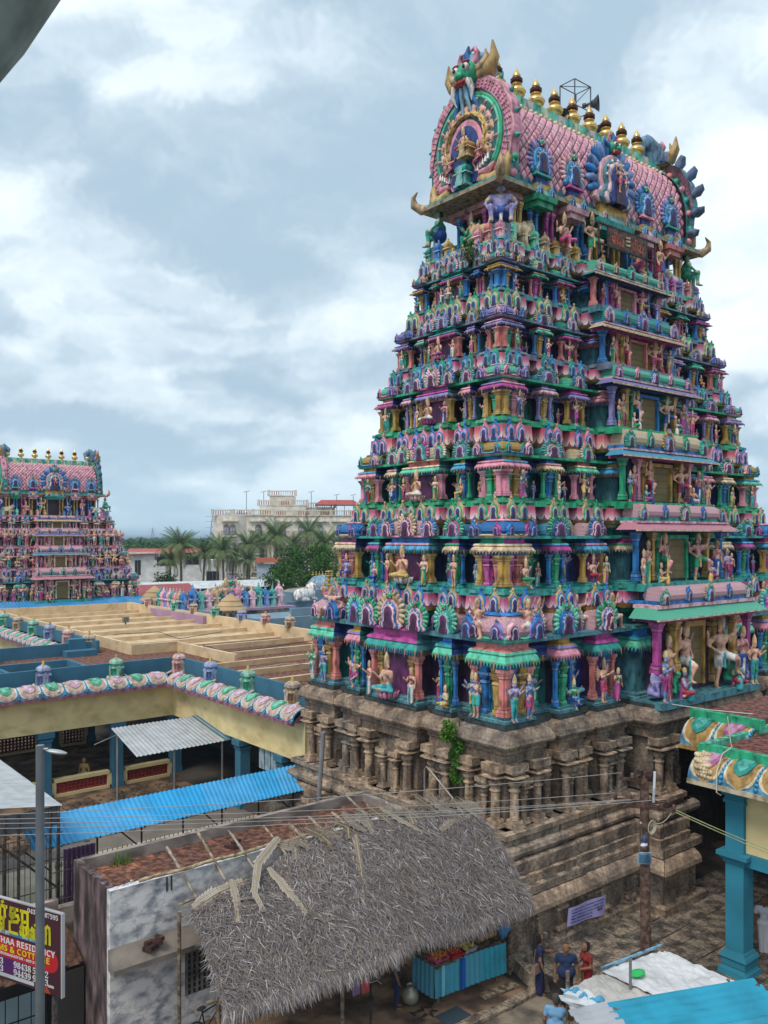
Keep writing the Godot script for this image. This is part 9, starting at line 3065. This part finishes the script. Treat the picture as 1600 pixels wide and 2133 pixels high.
# letters as strokes in a unit box
const GLYPH := {
	"si": [[[0.55, 0.75], [0.1, 0.75], [0.05, 0.3], [0.2, 0.05], [0.35, 0.3], [0.05, 0.4]], [[0.3, 0.75], [0.5, 0.75], [0.5, 0.0]], [[0.5, 0.75], [0.5, 1.1], [0.65, 1.25], [0.85, 1.15], [0.9, 0.8], [0.9, 0.0]]],
	"va": [[[0.35, 0.25], [0.2, 0.35], [0.05, 0.2], [0.2, 0.02], [0.4, 0.2], [0.4, 0.6], [0.25, 0.8], [0.08, 0.7]], [[0.4, 0.02], [0.9, 0.02], [0.9, 0.8]]],
	"mu": [[[0.0, 0.8], [0.0, 0.2], [0.12, 0.05], [0.45, 0.05], [0.5, 0.25]], [[0.3, 0.8], [0.3, 0.25], [0.55, 0.25], [0.55, 0.8], [0.85, 0.8], [0.85, 0.3], [0.6, 0.0], [0.4, -0.2], [0.1, -0.2]]],
	"ra": [[[0.0, 0.8], [0.75, 0.8]], [[0.12, 0.8], [0.12, 0.0]], [[0.6, 0.8], [0.6, 0.1], [0.5, -0.05]], [[0.33, 1.08], [0.4, 1.12]]],
	"ta": [[[0.75, 0.8], [0.1, 0.8], [0.05, 0.3], [0.2, 0.1], [0.38, 0.25], [0.3, 0.45], [0.1, 0.4]], [[0.5, 0.8], [0.5, 0.35], [0.8, 0.4], [0.9, 0.15], [0.75, -0.05], [0.2, -0.12], [0.05, -0.2]]],
	"aa": [[[0.0, 0.8], [0.65, 0.8], [0.65, 0.0]], [[0.12, 0.8], [0.12, 0.0]]],
	"e": [[[0.2, 0.35], [0.05, 0.25], [0.12, 0.05], [0.28, 0.1], [0.25, 0.5], [0.1, 0.5], [0.1, 0.75], [0.3, 0.95], [0.5, 0.8], [0.5, 0.0]]],
	"da": [[[0.05, 0.8], [0.05, 0.05], [0.85, 0.05]]],
	"na": [[[0.2, 0.4], [0.05, 0.3], [0.15, 0.1], [0.3, 0.25], [0.2, 0.6], [0.1, 0.6], [0.2, 0.8], [0.4, 0.7], [0.4, 0.1], [0.6, 0.05], [0.75, 0.3], [0.65, 0.7], [0.85, 0.8], [0.95, 0.6], [0.95, 0.0]], [[0.5, 1.08], [0.58, 1.12]]],
}

func glyphs(s: Shape, at: Vector3, right: Vector3, up: Vector3, h: float, list: Array, w: float, col: Color) -> void:
	var x := 0.0
	var keep := s.at
	var b := Basis(right, up, right.cross(up))
	for g in list:
		for line in g:
			for i in line.size() - 1:
				var p := Vector2(line[i][0], line[i][1]) * h + Vector2(x, 0)
				var q := Vector2(line[i + 1][0], line[i + 1][1]) * h + Vector2(x, 0)
				var d := (q - p).normalized()
				s.at = keep * Transform3D(b, at) * Transform3D(Basis(Vector3.BACK, d.angle()), Vector3(p.x, p.y, 0.0005 * (i % 3)))
				s.box(Vector3(-w * 0.45, -w / 2, 0), Vector3(p.distance_to(q) + w * 0.45, w / 2, 0.004), col)
		x += h * 1.12
	s.at = keep

func hotel_sign() -> void:
	# right edge at the origin, the board running left; x is read along the board
	var a := Vector3(-4.94, 5.43, -13.0)
	var dir := Vector3(1.2, 0, 0.6).normalized()
	var turn := -atan2(dir.z, dir.x)
	var g := thing("hotel_signboard", "dark hotel signboard with yellow and white lettering and a red panel, behind the lamp post", "signboard", a, "", "", true, turn)
	var s := Shape.new()
	var t := 1.27
	s.box(Vector3(-2.9, 0, -0.05), Vector3(0, t, 0), Color(0.06, 0.015, 0.025))
	s.box(Vector3(0.001, -0.01, -0.055), Vector3(0.022, t + 0.01, 0.006), Color(0.5, 0.5, 0.52))
	s.box(Vector3(-2.9, t, -0.055), Vector3(0, t + 0.015, 0.006), Color(0.4, 0.38, 0.4))
	part(g, "board", s, mats.sheet)
	s = Shape.new()
	var red := Color(0.5, 0.015, 0.02)
	var band := PackedVector2Array([Vector2(-2.88, 0.38), Vector2(-0.4, 0.34)])
	for i in 9:
		var w := -PI / 2 + PI * i / 8.0
		band.append(Vector2(-0.22 + cos(w) * 0.16, 0.5 + sin(w) * 0.17))
	band.append(Vector2(-2.88, 0.7))
	s.slab(band, 0.0, 0.003, red, red)
	s.slab(PackedVector2Array([Vector2(-2.88, 0.72), Vector2(-0.55, 0.72), Vector2(-0.55, 0.79), Vector2(-2.88, 0.79)]), 0.0, 0.003, Color(0.03, 0.2, 0.4), red)
	s.slab(PackedVector2Array([Vector2(-0.42, 0.0), Vector2(-0.22, 0.0), Vector2(-0.3, 0.1), Vector2(-0.42, 0.12)]), 0.0, 0.003, Color(0.5, 0.05, 0.01), red)
	s.slab(PackedVector2Array([Vector2(-2.88, 0.04), Vector2(-0.58, 0.04), Vector2(-0.58, 0.1), Vector2(-2.88, 0.1)]), 0.0, 0.003, Color(0.45, 0.5, 0.56), red)
	s.slab(PackedVector2Array([Vector2(-0.28, 0.1), Vector2(-0.15, 0.1), Vector2(-0.15, 0.14), Vector2(-0.28, 0.14)]), 0.0, 0.003, Color(0.55, 0.55, 0.55), red)
	s.slab(PackedVector2Array([Vector2(-2.88, 0.12), Vector2(-0.9, 0.12), Vector2(-0.75, 0.35), Vector2(-2.88, 0.37)]), 0.0, 0.002, Color(0.09, 0.015, 0.14), red)
	part(g, "printed_panel", s, mats.sheet)
	var yellow := Color(0.62, 0.58, 0.01)
	s = Shape.new()
	glyphs(s, Vector3(-1.62, 0.98, 0.004), Vector3.RIGHT, Vector3.UP, 0.225, [GLYPH.mu, GLYPH.ra, GLYPH.ta, GLYPH.aa], 0.05, yellow)
	glyphs(s, Vector3(-1.6, 0.77, 0.004), Vector3.RIGHT, Vector3.UP, 0.21, [GLYPH.e, GLYPH.e, GLYPH.da, GLYPH.na, GLYPH.na, GLYPH.si], 0.045, yellow)
	glyphs(s, Vector3(-1.5, 0.735, 0.005), Vector3.RIGHT, Vector3.UP, 0.05, [GLYPH.ta, GLYPH.ra, GLYPH.da, GLYPH.e, GLYPH.da, GLYPH.mu, GLYPH.ra], 0.012, Color(0.6, 0.6, 0.6))
	part(g, "lettering", s, mats.paint)
	var white := Color(0.62, 0.62, 0.64)
	var bold := SystemFont.new()
	bold.font_names = PackedStringArray(["Droid Sans"])
	bold.font_weight = 700
	var serif := SystemFont.new()
	serif.font_names = PackedStringArray(["Droid Serif"])
	serif.font_weight = 700
	# [text, left x, base y, height, font, colour, width]
	for r in [["04394 287595", -0.72, 1.165, 0.075, serif, white, 0.66], ["AMUTHAA RESIDENCY", -1.78, 0.575, 0.1, bold, white, 1.66], ["ROOMS & COTTAGE", -1.74, 0.455, 0.095, bold, Color(0.66, 0.5, 0.02), 1.5], ["THIRUKKADAIYUR - 609 311", -1.45, 0.39, 0.042, bold, white, 0.95], ["609 311", -0.84, 0.735, 0.045, bold, Color(0.4, 0.6, 0.45), 0.3], ["98438 56 72", -1.03, 0.235, 0.1, serif, white, 0.76], ["94439 95 53", -1.03, 0.115, 0.1, serif, white, 0.76], ["3", -1.34, 0.235, 0.1, serif, white, 0.07], ["3", -1.34, 0.115, 0.1, serif, white, 0.07]]:
		var m := TextMesh.new()
		m.text = r[0]
		m.font = r[4]
		m.font_size = 32
		m.depth = 0.02
		m.pixel_size = 0.01
		m.horizontal_alignment = HORIZONTAL_ALIGNMENT_LEFT
		m.vertical_alignment = VERTICAL_ALIGNMENT_BOTTOM
		var box := m.get_aabb()
		var pm := mat("print", r[5], 0.5)
		var k: Vector3 = Vector3(r[6] / maxf(box.size.x, 0.01), r[3] / maxf(box.size.y, 0.01), 0.2)
		inst(g, "lettering", m, pm, Transform3D(Basis.from_scale(k), Vector3(r[1] - box.position.x * k.x, r[2] - box.position.y * k.y, 0.006)), "", true)
	s = Shape.new()
	for x in [-0.25, -2.0]:
		s.tube([Vector3(x, -5.4, -0.1), Vector3(x, 1.2, -0.1)], 0.04, 8, Color(0.12, 0.1, 0.1))
	part(g, "post", s, mats.rust)

# ---------------------------------------------------------------- people
var hand_mesh := {}

# a right hand, wrist at the origin, fingers along -y, palm towards +z, thumb to -x
func hand_of(skin: Color) -> Mesh:
	var key := str(skin)
	if hand_mesh.has(key):
		return hand_mesh[key]
	var b := [[Vector3(-0.018, -0.03, 0), Vector3(-0.026, -0.08, 0), 0.02, 0.017, 0], [Vector3(0.018, -0.03, 0), Vector3(0.024, -0.078, 0), 0.02, 0.015, 0], [Vector3(0, 0.03, 0), Vector3(0, -0.02, 0), 0.026, 0.027, 0]]
	var lens := [0.07, 0.078, 0.072, 0.056]
	for i in 4:
		var x := -0.03 + i * 0.0195
		var a := Vector3(x, -0.085 - (0.006 if i in [1, 2] else 0.0), 0)
		var m: Vector3 = a + Vector3((i - 1.5) * 0.003, -lens[i] * 0.5, 0.01)
		b.append([a, m, 0.0095, 0.0088, 0])
		b.append([m, m + Vector3(0, -lens[i] * 0.45, 0.025), 0.0088, 0.0075, 0])
	b.append([Vector3(-0.03, -0.025, 0.006), Vector3(-0.055, -0.06, 0.018), 0.014, 0.011, 0])
	b.append([Vector3(-0.055, -0.06, 0.018), Vector3(-0.06, -0.092, 0.03), 0.011, 0.008, 0])
	hand_mesh[key] = dressed(sculpt(b, 0.0055, 0.008), [skin])
	return hand_mesh[key]

func person(label: String, p: Vector3, turn: float, d: Dictionary, pal: Array, size: float) -> Node3D:
	var g := thing("person", label, "person", p)
	g.rotation.y = YAW + turn
	var hands := []
	var bones := []
	for b in body(d):
		bones.append(b)
	# swap the plain hand ends of each arm for real hands
	var hip: Vector3 = d.get("hip", Vector3(0, 0.92, 0))
	var chest: Vector3 = hip + Vector3(0, 0.36, 0) + d.get("lean", Vector3.ZERO)
	for r in d.get("arms", []):
		var sh := chest + Vector3(0.2 * d.get("wide", 1.0) * r[0], 0.09, 0)
		var el: Vector3 = sh + r[1]
		var ha: Vector3 = sh + r[2]
		bones = bones.filter(func(b): return not (b[4] == 0 and b[0].distance_to(ha) < 0.1 and b[2] < 0.0365 and b[0].distance_to(ha) < 0.09 and b[1].distance_to(el) > b[0].distance_to(el)))
		bones.append([el.lerp(ha, 0.6), ha, 0.034, 0.026, 0])
		hands.append([ha, (ha - el).normalized(), r[0]])
	var mesh := dressed(sculpt(bones, 0.021, 0.025), pal, face_marks(d, 0.8))
	var o := inst(g, "body", mesh, mats.cloth, Transform3D(Basis.from_scale(Vector3.ONE * size), Vector3.ZERO), "", true)
	for h in hands:
		var y: Vector3 = -h[1]
		var z := (Vector3(0, 0, 1) - y * y.z)
		z = z.normalized() if z.length() > 0.2 else Vector3.UP.cross(y).normalized()
		var b := Basis(y.cross(z).normalized() * (1 if h[2] > 0 else -1), y, z)
		inst(g, "hand", hand_of(pal[0]), mats.skin, Transform3D(b * size, h[0] * size), "", true)
	return g

func people() -> void:
	var skin := Color(0.22, 0.11, 0.06)
	var hair := Color(0.012, 0.01, 0.01)
	var no := Color(0.3, 0.2, 0.06)
	var down := func(s): return [s, Vector3(0.06 * s, -0.28, -0.02), Vector3(0.07 * s, -0.52, 0.06)]
	var face_us := -0.9
	var base := {"jewels": false, "crown": 0.0, "sash": false, "top": 5, "sleeve": 5}
	# woman in navy with a bag, turned to the man
	var d: Dictionary = base.duplicate()
	d.merge({"female": true, "skirt": true, "bun": true, "look": 0.5, "arms": [down.call(-1), [1, Vector3(0.08, -0.24, 0.08), Vector3(0.02, -0.24, 0.32)]], "more": [[Vector3(0, 1.5, -0.08), Vector3(0, 1.1, -0.15), 0.07, 0.05, 2]]})
	var navy := Color(0.018, 0.02, 0.075)
	var g := person("woman in a long navy blue dress with a brown shoulder bag", Vector3(-1.04, 0.03, 2.18), 0.9, d, [skin, navy, hair, no, navy, navy], 0.93)
	var s := Shape.new()
	s.box(Vector3(-0.4, 0.72, -0.02), Vector3(-0.06, 0.96, 0.14), Color(0.22, 0.15, 0.11), 0.03)
	s.tube([Vector3(-0.36, 0.95, 0.06), Vector3(-0.22, 1.36, 0.02), Vector3(-0.1, 0.95, 0.06)], 0.014, 6, Color(0.16, 0.1, 0.07))
	var bag := thing("shoulder_bag", "brown patterned shoulder bag on the navy dressed woman's arm", "bag", Vector3(-1.04, 0.03, 2.18))
	bag.rotation.y = YAW + 0.1
	inst(bag, "bag", s.mesh(), mats.cloth, Transform3D(Basis.from_scale(Vector3.ONE * 0.93), Vector3.ZERO), "", true)
	# man in dark blue
	d = base.duplicate()
	d.merge({"arms": [down.call(-1), down.call(1)], "cover": 1.0, "fat": 1.18, "wide": 1.15, "nod": Vector3(0, -0.01, 0.01), "more": [[Vector3(-0.08, 0.98, 0.02), Vector3(0.08, 0.98, 0.02), 0.165, 0.165, 5]]})
	person("heavy man in a dark blue shirt and black trousers facing the street", Vector3(-0.98, 0.02, 3.05), face_us + 0.1, d, [skin.darkened(0.1), Color(0.012, 0.012, 0.016), hair, no, no, Color(0.015, 0.03, 0.085)], 0.98)
	# woman in red, seen from the side
	d = base.duplicate()
	d.merge({"female": true, "skirt": true, "sari": true, "bun": true, "look": -0.3, "nod": Vector3(0, -0.02, 0.03), "arms": [[-1, Vector3(-0.05, -0.25, 0.06), Vector3(0.08, -0.3, 0.3)], [1, Vector3(0.06, -0.26, 0.04), Vector3(-0.04, -0.3, 0.28)]]})
	person("woman in a dark red sari with gold edging, beside the tarpaulin stall", Vector3(-0.36, 0.03, 3.25), -1.9, d, [skin, Color(0.26, 0.012, 0.02), hair, no, Color(0.4, 0.2, 0.04), Color(0.2, 0.02, 0.02)], 0.92)
	# man in light blue from behind, hand raised
	d = base.duplicate()
	d.merge({"arms": [[-1, Vector3(-0.14, -0.22, 0.08), Vector3(-0.22, -0.02, 0.24)], down.call(1)], "cover": 1.0, "wide": 1.1, "look": 0.1, "more": [[Vector3(-0.07, 1.0, 0.0), Vector3(0.07, 1.0, 0.0), 0.155, 0.155, 5]]})
	person("grey haired man in a light blue shirt seen from behind, one hand raised", Vector3(-3.15, 0.02, 4.5), face_us + PI - 0.15, d, [skin, Color(0.05, 0.05, 0.06), Color(0.05, 0.05, 0.05), no, no, Color(0.16, 0.33, 0.55)], 0.97)
	# dark-haired head behind the tarpaulin
	d = base.duplicate()
	d.merge({"arms": [down.call(-1), down.call(1)], "cover": 1.0})
	person("person in a blue top whose dark head shows over the white tarpaulin", Vector3(-0.1, 0.03, 4.45), face_us - 1.2, d, [skin, Color(0.03, 0.03, 0.05), hair, no, no, Color(0.05, 0.12, 0.3)], 0.93)
	# white-clad man walking under the pavilion
	d = base.duplicate()
	d.merge({"arms": [down.call(-1), [1, Vector3(0.1, -0.26, 0.04), Vector3(0.08, -0.42, 0.22)]], "skirt": true, "sway": 0.03, "look": 0.2})
	var wh := Color(0.55, 0.55, 0.6)
	person("man in a white shirt and long white waistcloth walking under the pavilion", Vector3(5.9, 0.04, 4.95), -1.1, d, [skin.darkened(0.2), wh, hair, no, wh.darkened(0.1), wh], 0.97)
	# shopkeeper under the thatch: jeans and grey shirt
	d = base.duplicate()
	d.merge({"arms": [down.call(-1), [1, Vector3(0.08, -0.26, 0.06), Vector3(0.06, -0.28, 0.3)]], "cover": 1.0})
	person("person in dark jeans and a grey shirt standing under the thatch", Vector3(-4.5, 0.02, 0.23), 0.9, d, [skin, Color(0.02, 0.03, 0.075), hair, no, no, Color(0.3, 0.33, 0.38)], 0.97)
	# someone resting by the red screens of the courtyard
	d = base.duplicate()
	d.merge({"top": 0, "sleeve": 0, "hip": Vector3(0, 0.5, 0), "arms": [down.call(-1), down.call(1)], "legs": [[-1, Vector3(-0.04, 0.02, 0.4), Vector3(-0.04, -0.4, 0.36)], [1, Vector3(0.04, 0.02, 0.4), Vector3(0.04, -0.4, 0.36)]]})
	person("bare chested person sitting behind the red pierced screen in the courtyard", Vector3(-3.95, 0.3, -24.4), face_us, d, [Color(0.3, 0.15, 0.08), Color(0.3, 0.25, 0.2), hair, no, no, no], 0.95)

func _ready() -> void:
	stage()
	rng.seed = 20
	make_materials()
	make_poses()
	main_tower()
	ground()
	courtyard_hall()
	courtyard_roofs()
	roof_clutter()
	second_tower()
	low_temple()
	hotel()
	trees()
	small_house()
	left_shop()
	thatched_stall()
	pavilion()
	street_things()
	people()
